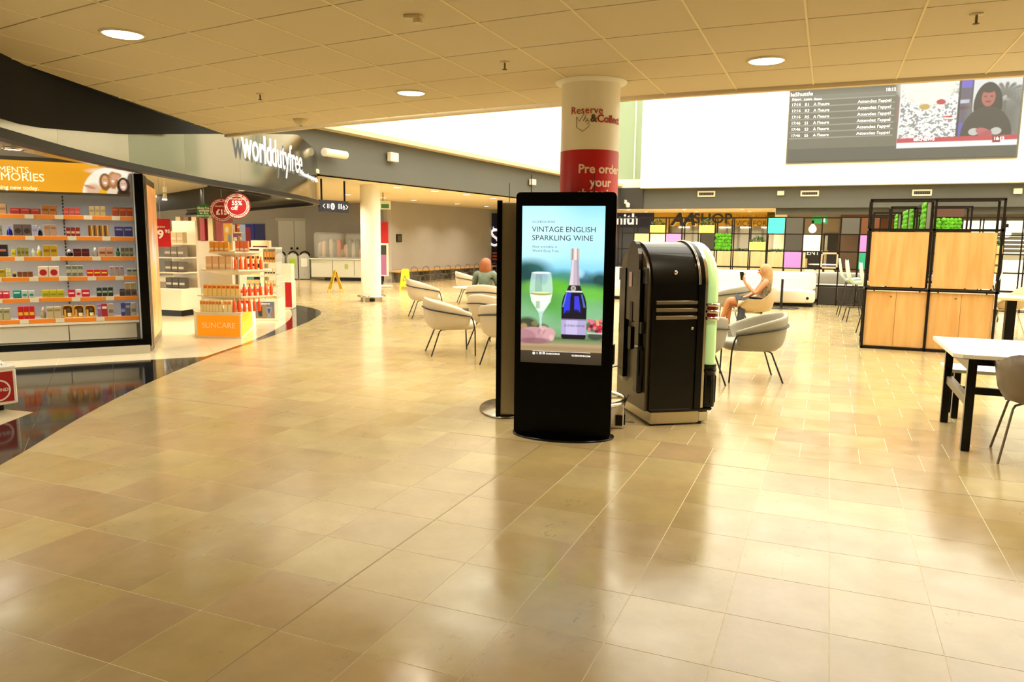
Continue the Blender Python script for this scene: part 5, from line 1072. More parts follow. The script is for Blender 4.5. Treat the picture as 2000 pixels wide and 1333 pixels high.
dup(cg, (-1.72, 15.1, 0), 2.9, 'grey lounge chair in front of the seated blonde person', 'grey lounge chairs by the jukebox')
# cafe tables
def round_table(label, loc, R, h, rb, top='#e4dcc8', grp='round pedestal tables'):
    t = thing('round_table', label, 'table', loc, 0, grp); MB().lathe([(0, h-.022), (R-.01, h-.022), (R, h-.012), (R, h-.003), (R-.004, h), (0, h)], n=40).obj('tabletop', C(top, .35), t)
    MB().lathe([(.03, .01), (.03, h-.02)], n=16).obj('pedestal', BLK, t); MB().lathe([(0, 0), (rb, 0), (rb, .01), (rb*.3, .018), (0, .018)], n=40).obj('base_plate', M('base_black', '#1a1816', .3), t); return t
round_table('low round table between the far putty chairs, a small box on it', (-7.42, 15.35, 0), .42, .52, .28)
round_table('low round table hidden behind the edge-on totem, dark base showing', (-3.98, 9.78, 0), .34, .52, .29)
round_table('white round table on a dark pedestal before the long cream bench', (-1.0, 19.55, 0), .45, .745, .42, '#f4efe0')
round_table('white round table left of the blonde person, low edge showing', (-2.7, 18.4, 0), .45, .62, .3, '#f4efe0')
t = carton('small_box', 'small tan box on the low round table behind the putty chairs', 'box', (-7.2, 15.3, .52), .4, .12, .08, .05, '#b98a5c', '#e8d8b8', .3)

# moulded shell armchair
def make_shell(name, label, mat, legmat, group, seat=.45, back=.82, arm=.66, w=.30, cat='chair'):
    t = thing(name, label, cat, (0, 0, 0), 0, group); N = 30; rows = []
    amax = 2.35
    for i in range(N+1):
        a = -amax+2*amax*i/N; k = abs(a); zt = back if k < .55 else (arm+(back-arm)*(.5+.5*math.cos(min(1, (k-.55)/.75)*PI)))
        if k > 1.9: zt = arm-(k-1.9)*.35
        dx, dy = se(PI+a, 2.5); lean = .05*(zt-seat)/.4 if k < 1.2 else 0
        pr = [(.0, seat-.025), (.55, seat-.02), (.8, seat+.005), (.93, seat+.07), (1.0, seat+.18), (1.05+lean, zt)]; th = .008
        R = w; row_ = [(R*f*dx*(1.08), R*f*dy, z) for f, z in pr]; row_ += [(R*(f-.035)*dx*1.08, R*(f-.035)*dy, z+(.012 if f < .9 else 0)) for f, z in reversed(pr[1:])]+[(0, 0, seat-.012)]; rows.append(row_)
    b = MB(); b.grid(rows); 
    for e, rev in ((rows[0], False), (rows[-1], True)): b.add(e, [tuple(range(len(e))) if not rev else tuple(range(len(e)-1, -1, -1))])
    b.obj('shell', mat, t)
    P_ = [(w*1.08*f*math.cos(a), w*f*math.sin(a), seat-.012) for f, a in [(0, 0)]+[(1.02, x) for x in np.linspace(-.85, .85, 9)]]
    b = MB(); pp = [(0, -w*.75), (w*.95, -w*.72), (w*1.12, -w*.5), (w*1.16, 0), (w*1.12, w*.5), (w*.95, w*.72), (0, w*.75)]; b.prism(pp, seat-.02, seat-.006); b.obj('seat_front', mat, t)
    for s in (-1, 1):
        for fx_, x1 in ((.16, .27), (-.12, -.25)):
            MB().tube([(0, s*.1, seat-.035), (fx_, s*.17, seat-.035), (fx_*1.1, s*.185, seat-.06), (x1, s*.26, 0)], .009, 8).obj('leg', legmat, t)
    return t
TLEG = M('taupe_leg', '#6b5f4c', .4); SLEG = M('sand_leg', '#b9a98a', .4)
cs = make_shell('shell_armchair', 'large taupe shell armchair at the right edge pulled up to the white table', TAUPE, TLEG, 'shell armchairs', .46, .83, .74, .30)
cs.location = (1.53, 6.60, 0); cs.rotation_euler = (0, 0, PI/2-.08)
cw = make_shell('shell_armchair', 'sand coloured shell armchair in which the blonde person sits', SHELL, SLEG, 'shell armchairs', .45, .83, .66, .31)
cw.location = (-1.13, 13.35, 0); cw.rotation_euler = (0, 0, PI+.12)
dup(cw, (3.05, 16.2, 0), PI+.2, 'pale shell chair behind the wooden cabinets at the right edge', 'shell armchairs')
for k, (px, Yd, rz, lb_) in enumerate([(1578, 23.6, -1.4, 'sand shell chair behind the lattice beside the dark entry door'), (1508, 24.2, -2, 'sand shell chair behind the lattice below the turquoise panel'), (1612, 24.2, 1.6, 'sand shell chair seen through the wooden frame in the lattice'), (1425, 24.6, 1.0, 'sand shell chair behind the lattice beneath the green moss panel')]):
    x = onY(px, 500, Yd)[0]; dup(cw, (x, Yd, 0), rz, lb_, 'shell armchairs')

# high stools beside the cabinets
def make_stool(label):
    t = thing('bar_stool', label, 'stool', (0, 0, 0), 0, 'mint bar stools'); s_ = .78; rows = []
    for i in range(13):
        v_ = -1+2*i/12; rows.append([(x+.0*v_, .225*v_*wd, z+.07*v_*v_*(1 if x > -.1 else .4)-(0 if x > -.15 else .0)) for x, z, wd in ((.2, s_-.02, .9), (.16, s_, .98), (0, s_-.02, 1), (-.13, s_+.01, 1), (-.2, s_+.1, .98), (-.235, s_+.25, .92), (-.26, s_+.40, .8), (-.265, s_+.46, .55))])
    b = MB(); b.grid(rows); o = b.obj('seat_shell', MINT, t); m_ = o.modifiers.new('th', 'SOLIDIFY'); m_.thickness = .012
    for sx in (-1, 1):
        for sy in (-1, 1): MB().tube([(.1*sx, .1*sy, s_-.03), (.24*sx, .22*sy, 0)], .010, 8).obj('leg', BLK, t)
    MB().tube([(.19*a, .175*b_, .30) for a, b_ in ((1, 1), (-1, 1), (-1, -1), (1, -1))], .007, 6, True).obj('foot_rest', BLK, t); return t
st = make_stool('mint bar stool nearest the left edge of the wooden cabinets'); st.location = (.62, 16.9, 0); st.rotation_euler = (0, 0, .15)
dup(st, (.50, 18.1, 0), .1, 'mint bar stool behind the foremost one, left of the wooden cabinets')
dup(st, (.80, 14.6, 0), .1, 'bar stool whose dark legs show at the left foot of the wooden cabinets')
dup(st, (3.15, 18.6, 0), PI-.2, 'mint bar stool seen between lattice and cabinet frame at the right')

# ================================================================== RIGHT FOREGROUND TABLE AND BENCH
TT = .77; t = thing('long_table', 'long white table with black splayed wood legs at the right edge', 'table', (0, 0, 0))
b = MB(); b.prism([(.94, 6.66), (1.0, 6.60), (4.0, 6.60), (4.0, 7.80), (.93, 7.80)], TT-.03, TT); b.obj('tabletop', M('table_white', '#ece7da', .3), t)
b = MB(); b.prism([(.95, 6.67), (1.01, 6.61), (4.0, 6.61), (4.0, 7.79), (.94, 7.79)], TT-.036, TT-.03); b.obj('tabletop_edge', C('#3a342c'), t)
for x, y, dx in ((1.08, 6.68, 0), (1.06, 7.70, 0), (3.7, 6.7, 0), (3.7, 7.7, 0)):
    b = MB(); b.box((x, y, (TT-.036)/2), (.062, .062, TT-.036), 0, .004); b.obj('leg', GLOSSB, t)
MB().bb((1.05, 6.7, .36), (1.10, 7.7, .43), .003).obj('side_rail', C('#6d6352', .4), t); MB().bb((1.05, 6.7, TT-.13), (1.10, 7.7, TT-.04), .003).obj('side_rail', GLOSSB, t)
MB().bb((1.08, 7.15, .37), (3.7, 7.20, .43), .003).obj('long_rail', GLOSSB, t); MB().bb((1.08, 6.9, TT-.12), (3.7, 6.94, TT-.036), .003).obj('long_rail', GLOSSB, t)
t = thing('bench', 'low pale bench with black legs tucked beyond the long white table', 'bench', (0, 0, 0))
MB().prism([(1.07, 7.86), (4, 7.86), (4, 8.28), (1.07, 8.28)], .435, .465).obj('seat', M('bench_pale', '#d9dccb', .4), t)
for x in (1.17, 3.7):
    for y in (7.92, 8.2): MB().box((x, y, .2175), (.055, .055, .435), 0, .003).obj('leg', GLOSSB, t)
t = thing('wood_table', 'pale wooden table edge with black posts right of the wooden cabinets', 'table', (0, 0, 0))
MB().bb((2.62, 14.3, .71), (6, 15.3, .75), .004).obj('tabletop', PALEWOOD, t)
for x in (2.87, 5.5): MB().bb((x-.07, 14.75, 0), (x+.07, 14.9, .71)).obj('leg', BLACK, t)

# ================================================================== WOODEN CABINETS WITH BLACK FRAMES
def frame_box(mb, x0, x1, y0, y1, zs, w=.03, mids=()):
    for x in (x0, x1, *mids):
        for y in (y0, y1): mb.bb((x-w/2, y-w/2, 0), (x+w/2, y+w/2, zs[-1]))
    for z in zs:
        for y in (y0, y1): mb.bb((x0-w/2, y-w/2, z-w/2), (x1+w/2, y+w/2, z+w/2))
        for x in (x0, x1, *mids): mb.bb((x-w/2, y0, z-w/2), (x+w/2, y1, z+w/2))
FR = M('frame_brown_black', '#120b09', .45, spec=.25)
cb = thing('cabinet_divider', 'tall oak veneered cabinet divider in a black tube frame on the right', 'cabinet', (0, 0, 0))
b = MB(); frame_box(b, .555, 2.27, 12.7, 13.12, (.02, .915, 1.81, 2.25), .032, (1.41,)); b.obj('tube_frame', FR, cb)
for x0, x1 in ((.575, 1.39), (1.43, 2.25)):
    MB().bb((x0, 12.72, .05), (x0+(x1-x0)/2-.002, 13.1, .885)).obj('door', OAK, cb); MB().bb((x0+(x1-x0)/2+.002, 12.72, .05), (x1, 13.1, .885)).obj('door', OAK, cb)
    MB().bb((x0+.32, 12.714, .80), (x0+.35, 12.72, .815)).obj('lock_plate', STEEL, cb)
    MB().bb((x0+.01, 12.69, .965), (x1-.04, 12.71, 1.775)).obj('upper_panel', OAK, cb)
    for x in (x0+.1, x1-.1): MB().bb((x-.01, 12.69, .885), (x+.01, 12.72, .905)).obj('bolt', BLACK, cb)
MB().bb((2.17, 12.86, 1.29), (2.32, 12.92, 1.32)).obj('wooden_peg', C('#7a6a50'), cb)
def moss_panel(name, label, loc, w, h, rz, group):
    t = thing(name, label, 'wall moss', loc, rz, group); r = random.Random(int(loc[0]*100+loc[1]*7)); b = MB(); b.bb((-w/2, 0, 0), (w/2, .02, h)); b.obj('backing', C('#2a4a10'), t)
    b = MB(); nx_, nz_ = max(3, int(w/.075)), max(4, int(h/.07))
    for i in range(nx_):
        for j in range(nz_):
            c = (-w/2+(i+.5+.25*(j % 2)-.12)*w/nx_, -.005, (j+.5)*h/nz_); rr = w/nx_*.68*(.8+.4*r.random()); rows = []
            for u_ in range(4):
                ph = u_/3*PI/2; rows.append([(c[0]+rr*math.cos(ph)*math.cos(q*PI/4), c[1]-rr*.6*math.sin(ph), c[2]+rr*math.cos(ph)*math.sin(q*PI/4)) for q in range(9)])
            b.grid([list(reversed(x)) for x in rows])
    b.obj('moss_cushions', MOSS, t)['kind'] = 'stuff'; return t
for k, (y0, x0, x1) in enumerate([(15.3, 1.0, 2.25), (18.0, .85, 2.0), (20.0, .9, 1.9)]):
    t = thing('frame_divider', 'black tube frame divider standing behind the oak cabinets, %s row' % ORD[k], 'divider', (0, 0, 0), 0, 'frame dividers behind the cabinets')
    b = MB(); frame_box(b, x0, x1, y0, y0+.42, (.02, .915, 1.81, 2.25), .03, (1.41,)); b.obj('tube_frame', FR, t)
    MB().bb((x0+.03, y0+.03, .05), (1.39, y0+.39, .885)).obj('oak_door', OAK, t); MB().bb((1.43, y0+.03, .05), (x1-.03, y0+.39, .885)).obj('oak_door', OAK, t)
b = MB(); b.bb((1.395, 13.12, 2.235), (1.425, 20.0, 2.265)); b.bb((1.395, 13.12, 1.795), (1.425, 20.0, 1.825))
o = b.obj('top_rail', FR); tag(o, 'long black rail joining the frame dividers behind the oak cabinets', 'rail')
for k, (ya, yb) in enumerate([(13.75, 14.25), (15.75, 16.2), (16.9, 17.7), (19.3, 19.8)]):
    moss_panel('moss_panel', 'green moss screen panel seen edge-on above the oak cabinets, %s from the right' % ORD[k], (1.40, (ya+yb)/2, 1.83), yb-ya, .42, -PI/2, 'moss panels above the cabinets')

for k, (ya, yb) in enumerate([(13.15, 13.6), (16.25, 16.6), (18.45, 18.9)]):
    o = MB().bb((1.39, ya, 1.83), (1.43, yb, 2.23)).obj('grey_board', C('#5f5d56')); tag(o, 'grey board seen edge-on between the moss panels, %s from the right' % ORD[k], 'panel', 'grey boards above the cabinets')
# ================================================================== LATTICE WITH COLOURED PANELS
LY, LX0, LP = 20.9, -1.519, .4415
t = thing('lattice_screen', 'black square lattice screen holding coloured panels across the back of the seating area', 'screen', (0, 0, 0))
kz = [2.235, 1.81, 1.37, .93, .49, .03]
for y, x_s, x_e in ((LY, -13, 14), (LY+.42, -13, 14)):
    for k in range(x_s, x_e+1):
        x = LX0+LP*k; MB().bb((x-.014, y-.014, 0), (x+.014, y+.014, kz[0])).obj('post', FR, t)
    for z in kz: MB().bb((LX0+LP*x_s, y-.012, z-.012), (LX0+LP*x_e, y+.012, z+.012)).obj('cross_bar', FR, t)
for k in range(-13, 15, 3): MB().bb((LX0+LP*k-.01, LY, kz[0]-.01), (LX0+LP*k+.01, LY+.42, kz[0]+.01)).obj('tie_bar', FR, t)
def cellx(c): return LX0+LP*c
def panel(c, r, col, label, y=LY-.02, mat=None, cat='panel'):
    o = MB().bb((cellx(c)+.018, y, kz[r+1]+.016), (cellx(c+1)-.018, y+.02, kz[r]-.016), .003).obj('coloured_panel', mat or C(col, .5)); tag(o, label, cat, 'panels in the lattice'); return o
panel(0, 0, '#43dcd0', 'turquoise square panel in the top row of the lattice'); panel(1, 0, '#4c4a45', 'charcoal square panel in the top row beside the turquoise one')
panel(1, 1, '#413e38', 'charcoal square panel in the second row below another charcoal one'); panel(2, 1, '#f0eee0', 'white square panel in the second row of the lattice')
panel(1, 2, '#b57fd0', 'lilac square panel in the third row of the lattice'); panel(4, 0, '#55534d', 'grey square panel in the top row left of the brown one'); panel(5, 0, '#6b3c1c', 'brown square panel in the top row beside the oak cabinets')
panel(5, 1, '#c088dc', 'lilac square panel in the second row beside the oak cabinets'); panel(5, 2, '#2aa884', 'green teal panel in the third row beside the oak cabinets'); panel(4, 1, '#5c4630', 'brown back panel in the second row behind the lattice', LY+.40)
panel(4, 2, '#5f4a34', 'brown back panel in the third row behind the lattice', LY+.40); panel(-6, 1, '#c58fd6', 'lilac panel in the second row just above the jukebox'); panel(-4, 1, '#4a463f', 'dark panel in the second row beside the moss square', LY+.4)
panel(-7, 1, '#f2eee0', 'white panel in the second row above the left shoulder of the jukebox'); panel(-8, 1, '#e9c08a', 'peach wooden panel in the second row left above the jukebox', mat=PALEWOOD); panel(-8, 2, '#e9c08a', 'peach wooden panel in the third row behind the jukebox back', mat=PALEWOOD)
panel(-3, 0, '#e6d27a', 'slim pale strip panel in the top row at the back of the lattice', LY+.4) if False else None
panel(11, 2, '', 'oak square panel low in the lattice right of the cabinets', mat=OAK); panel(10, 3, '', 'oak square panel in the lattice just right of the cabinet frame', mat=OAK)
for c in (-8, 2, 5, 8): 
    if c in (8,): panel(c, 4, '#2a2724', 'black kick panel at the foot of the lattice behind the cabinets')
for c in (3, 4, 5): panel(c, 4, '#2b2825', 'black kick panel at the foot of the lattice, %s from the cream bench' % ORD[c-3])
# wooden picture frame cell
b = MB(); x0, x1, z0, z1 = cellx(3)+.02, cellx(4)-.02, kz[3]+.02, kz[2]-.02
for p, q in (((x0, z0), (x1, z0+.035)), ((x0, z1-.035), (x1, z1)), ((x0, z0), (x0+.035, z1)), ((x1-.035, z0), (x1, z1))): b.bb((p[0], LY-.06, p[1]), (q[0], LY+.3, q[1]))
tag(b.obj('wooden_box_frame', C('#d8b48c', .5)), 'open pale wooden box frame in the third row of the lattice', 'frame')
# moss square and long moss panels
moss_panel('moss_panel', 'bright green moss square in the lattice above the blonde person', (cellx(-3)+LP/2, LY-.02, kz[2]+.02), LP-.04, .42, 0, 'moss panels in the lattice')
for c in (7, 8, 9): moss_panel('moss_panel', 'green moss panel in the top row behind the oak cabinets, %s from the left' % ORD[c-7], (cellx(c)+LP/2, LY-.02, kz[1]+.02), LP-.03, .38, 0, 'moss panels in the lattice')
def planter(c, r, label, w=LP-.04, col=SUNY, hh=.2, y=LY-.09, x=None):
    xc = (cellx(c)+LP/2) if x is None else x; z = kz[r+1]+.014; t = thing('planter_box', label, 'planter', (xc, y+.1, z), 0, 'planters in the lattice'); MB().bb((-w/2, -.1, 0), (w/2, .1, hh), .004).obj('trough', col, t)
    r_ = random.Random(c*7+r+int(w*10)); b = MB(); n = int(150*w/.4)
    for i in range(n):
        px_, py_ = (r_.random()-.5)*w*.92, (r_.random()-.5)*.18; hh2 = hh+(.02+.17*r_.random()*(1-abs(px_)/(w*.6) if w < .6 else .35)); a = r_.random()*2*PI; tl = r_.random()*1.2-.2; L = .03+.02*r_.random(); W_ = L*.45
        d = Vector((math.cos(a)*math.cos(tl), math.sin(a)*math.cos(tl), math.sin(tl))); s_ = Vector((-math.sin(a), math.cos(a), 0)); c0 = Vector((px_, py_, hh2)); b.add([tuple(c0-d*L), tuple(c0+s_*W_), tuple(c0+d*L), tuple(c0-s_*W_)], [(0, 1, 2, 3)])
    b.obj('foliage', LEAF, t)['kind'] = 'stuff'; b = MB()
    for i in range(int(10*w/.4)): xx = (r_.random()-.5)*w*.8; b.tube([(xx*.7, 0, hh-.03), (xx, (r_.random()-.5)*.1, hh+.14 if w < .6 else hh+.05)], .003, 5)
    b.obj('stems', C('#5a5a30'), t); return t
planter(-4, 0, 'pale yellow planter with a leafy plant in the top row under the shop sign letters'); planter(-7, 0, 'pale yellow planter with a bushy plant above the left of the jukebox'); planter(-1, 1, 'pale yellow planter with a plant in the second row above the blonde person', hh=.21)
planter(11, 1, 'oak planter with a trailing plant right of the cabinet frame', col=OAK, hh=.19)
planter(0, 3, 'long pale wood planter trough with low greenery behind the lattice', w=3.2, col=PALEWOOD, hh=.9, y=22.6, x=-2.2).location.z = .42
MB().bb((-3.8, 22.5, 0), (-.6, 22.8, .42)).obj('planter_plinth', PALEWOOD)
tag(bpy.data.objects['planter_plinth'], 'pale wood plinth carrying the long planter trough behind the lattice', 'plinth')

# banquette benches
def bench(name, label, x0, x1, y0, y1, mat, zs=.44, zb_=.84):
    t = thing(name, label, 'bench', (0, 0, 0), 0, 'upholstered benches'); L = 1.25; n = max(1, round((x1-x0)/L))
    o = MB(); o.box(((x0+x1)/2, (y0+y1)/2, zs/2+.03), (x1-x0, y1-y0, zs-.06), 0, .05); sub(o.obj('seat_block', mat, t), 2)
    o = MB(); o.box(((x0+x1)/2, y1-.1, (zb_+zs)/2-.02), (x1-x0, .2, zb_-zs+.1), 0, .05); sub(o.obj('backrest', mat, t), 2)
    MB().bb((x0+.05, y0+.05, 0), (x1-.05, y1-.05, .06)).obj('plinth', BLACK, t); return t
t = bench('banquette_bench', 'long cream upholstered bench in front of the lattice behind the blonde person', -6.6, -.24, 20.1, 20.78, M('cream_vinyl', '#e9e2d0', .45))
a = MB(); a.lathe([(0, 0), (.035, 0), (.035, .01), (.02, .012), (0, .012)], n=20); o = a.obj('power_socket', BLACK, t, (-.42, 20.1, .22)); o.rotation_euler = (PI/2, 0, 0)
bench('banquette_bench', 'grey upholstered bench behind the open part of the lattice', -.6, 3.4, 21.9, 22.5, M('grey_bench', '#a29e93', .5), .5, .78)
bench('banquette_bench', 'pale grey high bench at the right edge behind the wood table', 5.35, 7.6, 19.9, 20.5, M('grey_bench2', '#b7b2a4', .5), .5, 1.05)
for k, (px, lb_) in enumerate([(1587, 'round white table top behind the lattice near the entry door'), (1440, 'white table behind the lattice under the moss square')]):
    x = onY(px, 520, 23.6)[0]; round_table(lb_, (x+.3, 22.95+.5*k, 0), .4, .74 if k else 1.0, .25, '#f4efe0')
# bulbs
def bulb(px, py, Y, label):
    c = onY(px, py, Y); t = thing('pendant_bulb', label, 'pendant lamp', c, 0, 'globe pendant bulbs'); MB().lathe([(0, -.11), (.06, -.095), (.095, -.04), (.095, .01), (.06, .07), (.035, .1), (.03, .12)], n=24).obj('glass_globe', M('bulb_glass', '#fff0c8', .2, emit='#fff0c4', es=2.2), t)
    MB().cyl((0, 0, .12), .03, .09, 12).obj('socket', BLACK, t); MB().tube([(0, 0, .2), (0, 0, 2.235-c[2])], .005, 6).obj('flex', BLACK, t); MB().bb((-.012, -.22, 2.225-c[2]), (.012, .22, 2.245-c[2])).obj('hanging_bar', BLACK, t)
    lamp('pendant_light', (c[0], c[1]-.0, c[2]-.13), 6, .1)
bulb(1587, 447, 21.11, 'globe pendant bulb hanging behind the lattice above the entry door'); bulb(1966, 455, 21.11, 'globe pendant bulb hanging right of the cabinet frame')
t = bpy.data.objects['pendant_bulb.001']

# ================================================================== SHOPS AND SERVICES AT THE BACK
YS = 35.6
def front(px0, px1, z0, z1, mat, name, label, cat='shop front', y=YS, th=.1, struct_=False):
    x0, x1 = onY(px0, 450, y)[0], onY(px1, 450, y)[0]; o = MB().bb((x0, y, z0), (x1, y+th, z1)).obj(name, mat)
    if struct_: o['kind'] = 'structure'
    else: tag(o, label, cat)
    return o, x0, x1
NAVY = M('navy_sign', '#14173f', .4)
t = thing('bookshop_fascia', 'navy shop fascia with white serif lettering above the lattice at left', 'shop sign', (0, 0, 0)); x0, x1 = onY(1100, 450, YS)[0], onY(1276, 450, YS)[0]
MB().bb((x0, YS, 2.22), (x1, YS+.1, 2.9)).obj('fascia_board', NAVY, t); text('WHSmith', .72, LETW, t, (onY(1248, 432, YS)[0], YS-.03, 2.36), align='RIGHT', bold=.02, ext=.02)
MB().bb((x0, YS+.2, 0), (x1, YS+.25, 2.22)).obj('shop_glass', C('#2a2c30', .2), t)
t = thing('motoring_shop_fascia', 'ochre yellow shop fascia with black AA and SHOP lettering', 'shop sign', (0, 0, 0)); x0, x1 = onY(1277, 450, YS)[0], onY(1512, 450, YS)[0]
OCH = M('ochre_sign', '#b58a10', .45, emit='#b8890c', es=.15); zz = onY(1400, 442, YS)[2]
MB().bb((x0, YS, zz), (x1, YS+.1, 2.9)).obj('fascia_board', OCH, t); MB().bb((x0, YS, .0), (onY(1307, 450, YS)[0], YS+.1, zz)).obj('fascia_return', OCH, t)
o = text('AA', .80, C('#1c160c'), t, (onY(1311, 440, YS)[0], YS-.04, 2.34), bold=.035, ext=.04); 
for v in o.data.vertices: v.co.x += v.co.y*.25
o = text('AA', .80, C('#f4e088'), t, (onY(1311, 440, YS)[0]+.05, YS-.0, 2.30), bold=.035, ext=.01)
for v in o.data.vertices: v.co.x += v.co.y*.25
text('SHOP', .62, C('#2a200e'), t, (onY(1354, 440, YS)[0], YS-.03, 2.42), bold=.02, ext=.02, sx=1.1)
text('TRAVEL ACCESSORIES', .22, C('#8a6c14'), t, (onY(1436, 424, YS)[0], YS-.02, 2.64)); text('ADVICE FOR DRIVING IN', .34, C('#4a3a10'), t, (onY(1417, 436, YS)[0], YS-.02, 2.30), sx=.93)
g = thing('shop_glazing', 'glazed grey shutter front below the ochre fascia', 'shop front', (0, 0, 0)); x0 = onY(1308, 450, YS)[0]
for k in range(9):
    xx = x0+(x1-x0)*k/9; MB().bb((xx+.04, YS+.3, 0), (xx+(x1-x0)/9-.04, YS+.34, zz)).obj('glass_panel', C('#8f8f86', .3), g); MB().bb((xx-.04, YS+.26, 0), (xx+.04, YS+.36, zz)).obj('mullion', C('#6d6c64', .4), g)
t = thing('shop_tube_lights', 'row of small ceiling spot lights inside the ochre shop', 'ceiling light', (0, 0, 0))
for k in range(5): xx = x0+(x1-x0)*(k+.4)/5; MB().bb((xx, YS+.24, zz-.07), (xx+.5, YS+.29, zz-.03)).obj('tube', DLM, t)
# back right: white wall part, dark entry doors, brown
front(1497, 1512, 0, 2.9, C('#b9b4a4'), 'wall_hall_pier', '', struct_=True); front(1512, 1536, 0, 2.9, WHITE, 'wall_hall_white', '', y=YS-.4, struct_=True)
front(1536, 1680, 0, 2.9, C('#8f877c', .6), 'wall_hall_grey', '', y=YS-.2, struct_=True)
t = thing('entry_doors', 'black entry doors with the word ENTRY and steel handles behind the lattice', 'door', (0, 0, 0)); ye = YS-.3; ez = onY(1600, 456, ye)[2]
for k, (a, b_) in enumerate(((1571, 1604), (1608, 1636))): xa, xb = onY(a, 480, ye)[0], onY(b_, 480, ye)[0]; l_ = MB().bb((xa, ye, 0), (xb, ye+.06, ez if k else onY(1585, 491, ye)[2])).obj('door_leaf', C('#16171b', .3), t); MB().bb((xa+.05, ye-.06, .3), (xa+.16, ye, 1.9 if k else .9)).obj('handle', CHROME, l_)
MB().bb((onY(1560, 480, ye)[0], ye+.02, 0), (onY(1571, 480, ye)[0], ye+.06, 1.35)).obj('dark_panel', C('#1c1c1e'), t); text('ENTRY', .28, LETW, t, (onY(1575, 497, ye)[0], ye-.01, onY(1575, 498, ye)[2]))
front(1640, 1800, 0, 2.9, C('#6b4526', .5), 'wall_hall_brown', '', y=YS-.25, struct_=True)
front(1800, 1880, 2.45, 2.9, C('#4a2a18', .5), 'wall_hall_dark', '', y=30.0, struct_=True)
t = thing('exit_sign', 'green emergency exit sign hanging behind the lattice', 'sign', onY(1601, 430, 32)); MB().bb((-.28, 0, -.14), (.28, .05, .14)).obj('sign_box', M('exit_green', '#1c9a50', .4, emit='#1c9a50', es=.5), t); MB().bb((.08, -.01, -.08), (.2, 0, .08)).obj('pictogram', LETW, t); MB().tube([(0, .02, .14), (0, .02, 2.9-t.location.z)], .01, 6).obj('hanger', STEEL, t)
t = thing('white_counter', 'long white service counter with shelves behind the lattice at right', 'counter', (4.3, 26, 0)); MB().bb((-.6, 0, 0), (4.5, .6, 1.15), .01).obj('counter_body', WHITE, t)
for k in range(6): MB().bb((-.6, -.03, 1.35+.12*k), (4.5, .4, 1.38+.12*k)).obj('shelf', WHITE, t)
MB().bb((-.6, .4, 1.15), (4.5, .45, 2.3)).obj('back_board', WHITE, t)
# band fittings: vents, speakers, camera
for k, (a, b_, y0, y1) in enumerate([(1362, 1397, 373, 385), (1563, 1600, 372, 384), (1781, 1821, 370, 383)]):
    Yv = 30.93; p, q = onY(a, y1, Yv), onY(b_, y0, Yv); t = thing('wall_vent', 'cream framed wall vent on the dark grey band, %s' % ('left of three', 'middle of three', 'right of three')[k], 'vent', (p[0], Yv, p[2]), 0, 'vents on the grey band')
    w, h = q[0]-p[0], q[2]-p[2]; MB().bb((0, 0, 0), (w, .06, h), .01).obj('frame', CREAM, t); MB().bb((.06, -.005, .06), (w-.06, 0, h-.06)).obj('grille', GRILL, t)
    for j in range(8): MB().bb((.06+(w-.12)*(j+.9)/9-.012, -.012, .06), (.06+(w-.12)*(j+.9)/9+.012, -.004, h-.06)).obj('slat', C('#5a554a'), t)
for k, (a, b_, y0, y1) in enumerate([(1518, 1532, 373, 382), (1979, 1997, 368, 379)]):
    p, q = onY(a, y1, 30.93), onY(b_, y0, 30.93); o = MB().bb((p[0], 30.88, p[2]), (q[0], 31.0, q[2]), .01).obj('wall_box', CREAM); tag(o, ['small cream box on the grey band between two vents', 'small cream box on the grey band at the right edge'][k], 'wall box', 'cream boxes on the band')
def beam_pt(px, py, d=.04):
    n = (1/math.hypot(1, .0857), -.0857/math.hypot(1, .0857)); return onplane(px, py, (bx(15)+n[0]*d, 15+n[1]*d), n)
bang = math.atan2(1, .0857)
for k, (a, b_, y0, y1, lb_) in enumerate([(756, 771, 300, 315, 'square cream speaker box on the grey beam'), (1033, 1041, 351, 361, 'small cream box on the grey beam above the edge-on totem'), (1039, 1045, 378, 384, 'tiny cream box on the grey beam just above the lit screen')]):
    p, q = beam_pt(a, y1), beam_pt(b_, y0); c = ((p[0]+q[0])/2, (p[1]+q[1])/2, (p[2]+q[2])/2); w = math.hypot(p[0]-q[0], p[1]-q[1]); t = thing('wall_speaker', lb_, 'speaker', c, bang, 'cream boxes on the left beam')
    MB().bb((-w/2, -.12, -(q[2]-p[2])/2), (w/2, .0, (q[2]-p[2])/2), .01).obj('housing', CREAM, t); MB().bb((-w/2+.03, -.125, -(q[2]-p[2])/2+.03), (w/2-.03, -.12, (q[2]-p[2])/2-.03)).obj('grille', C('#efe6cc'), t)
p, q = beam_pt(633, 300, .25), beam_pt(675, 301, .25); c = [(a+b_)/2 for a, b_ in zip(p, q)]; w = math.dist(p[:2], q[:2]); t = thing('column_speaker', 'long cream speaker on a bracket where the steel fascia meets the grey beam', 'speaker', c, bang)
b = MB(); b.tube([(-w/2, 0, 0), (w/2, 0, 0)], .085, 12); b.obj('housing', CREAM, t); MB().bar((0, 0, 0), (0, .28, -.05), .03).obj('bracket', STEEL, t)
c = onY(1226, 400, 30.6); t = thing('security_camera', 'small white security camera on the dark bulkhead beside the column', 'camera', c); MB().lathe([(0, -.12), (.08, -.1), (.09, 0), (.09, .05), (0, .06)], n=16).obj('dome', WHITE, t); MB().bb((-.14, -.02, .05), (.04, .02, .09)).obj('arm', WHITE, t); MB().bb((-.14, 0, .05), (-.11, .3, .2)).obj('bracket', WHITE, t)

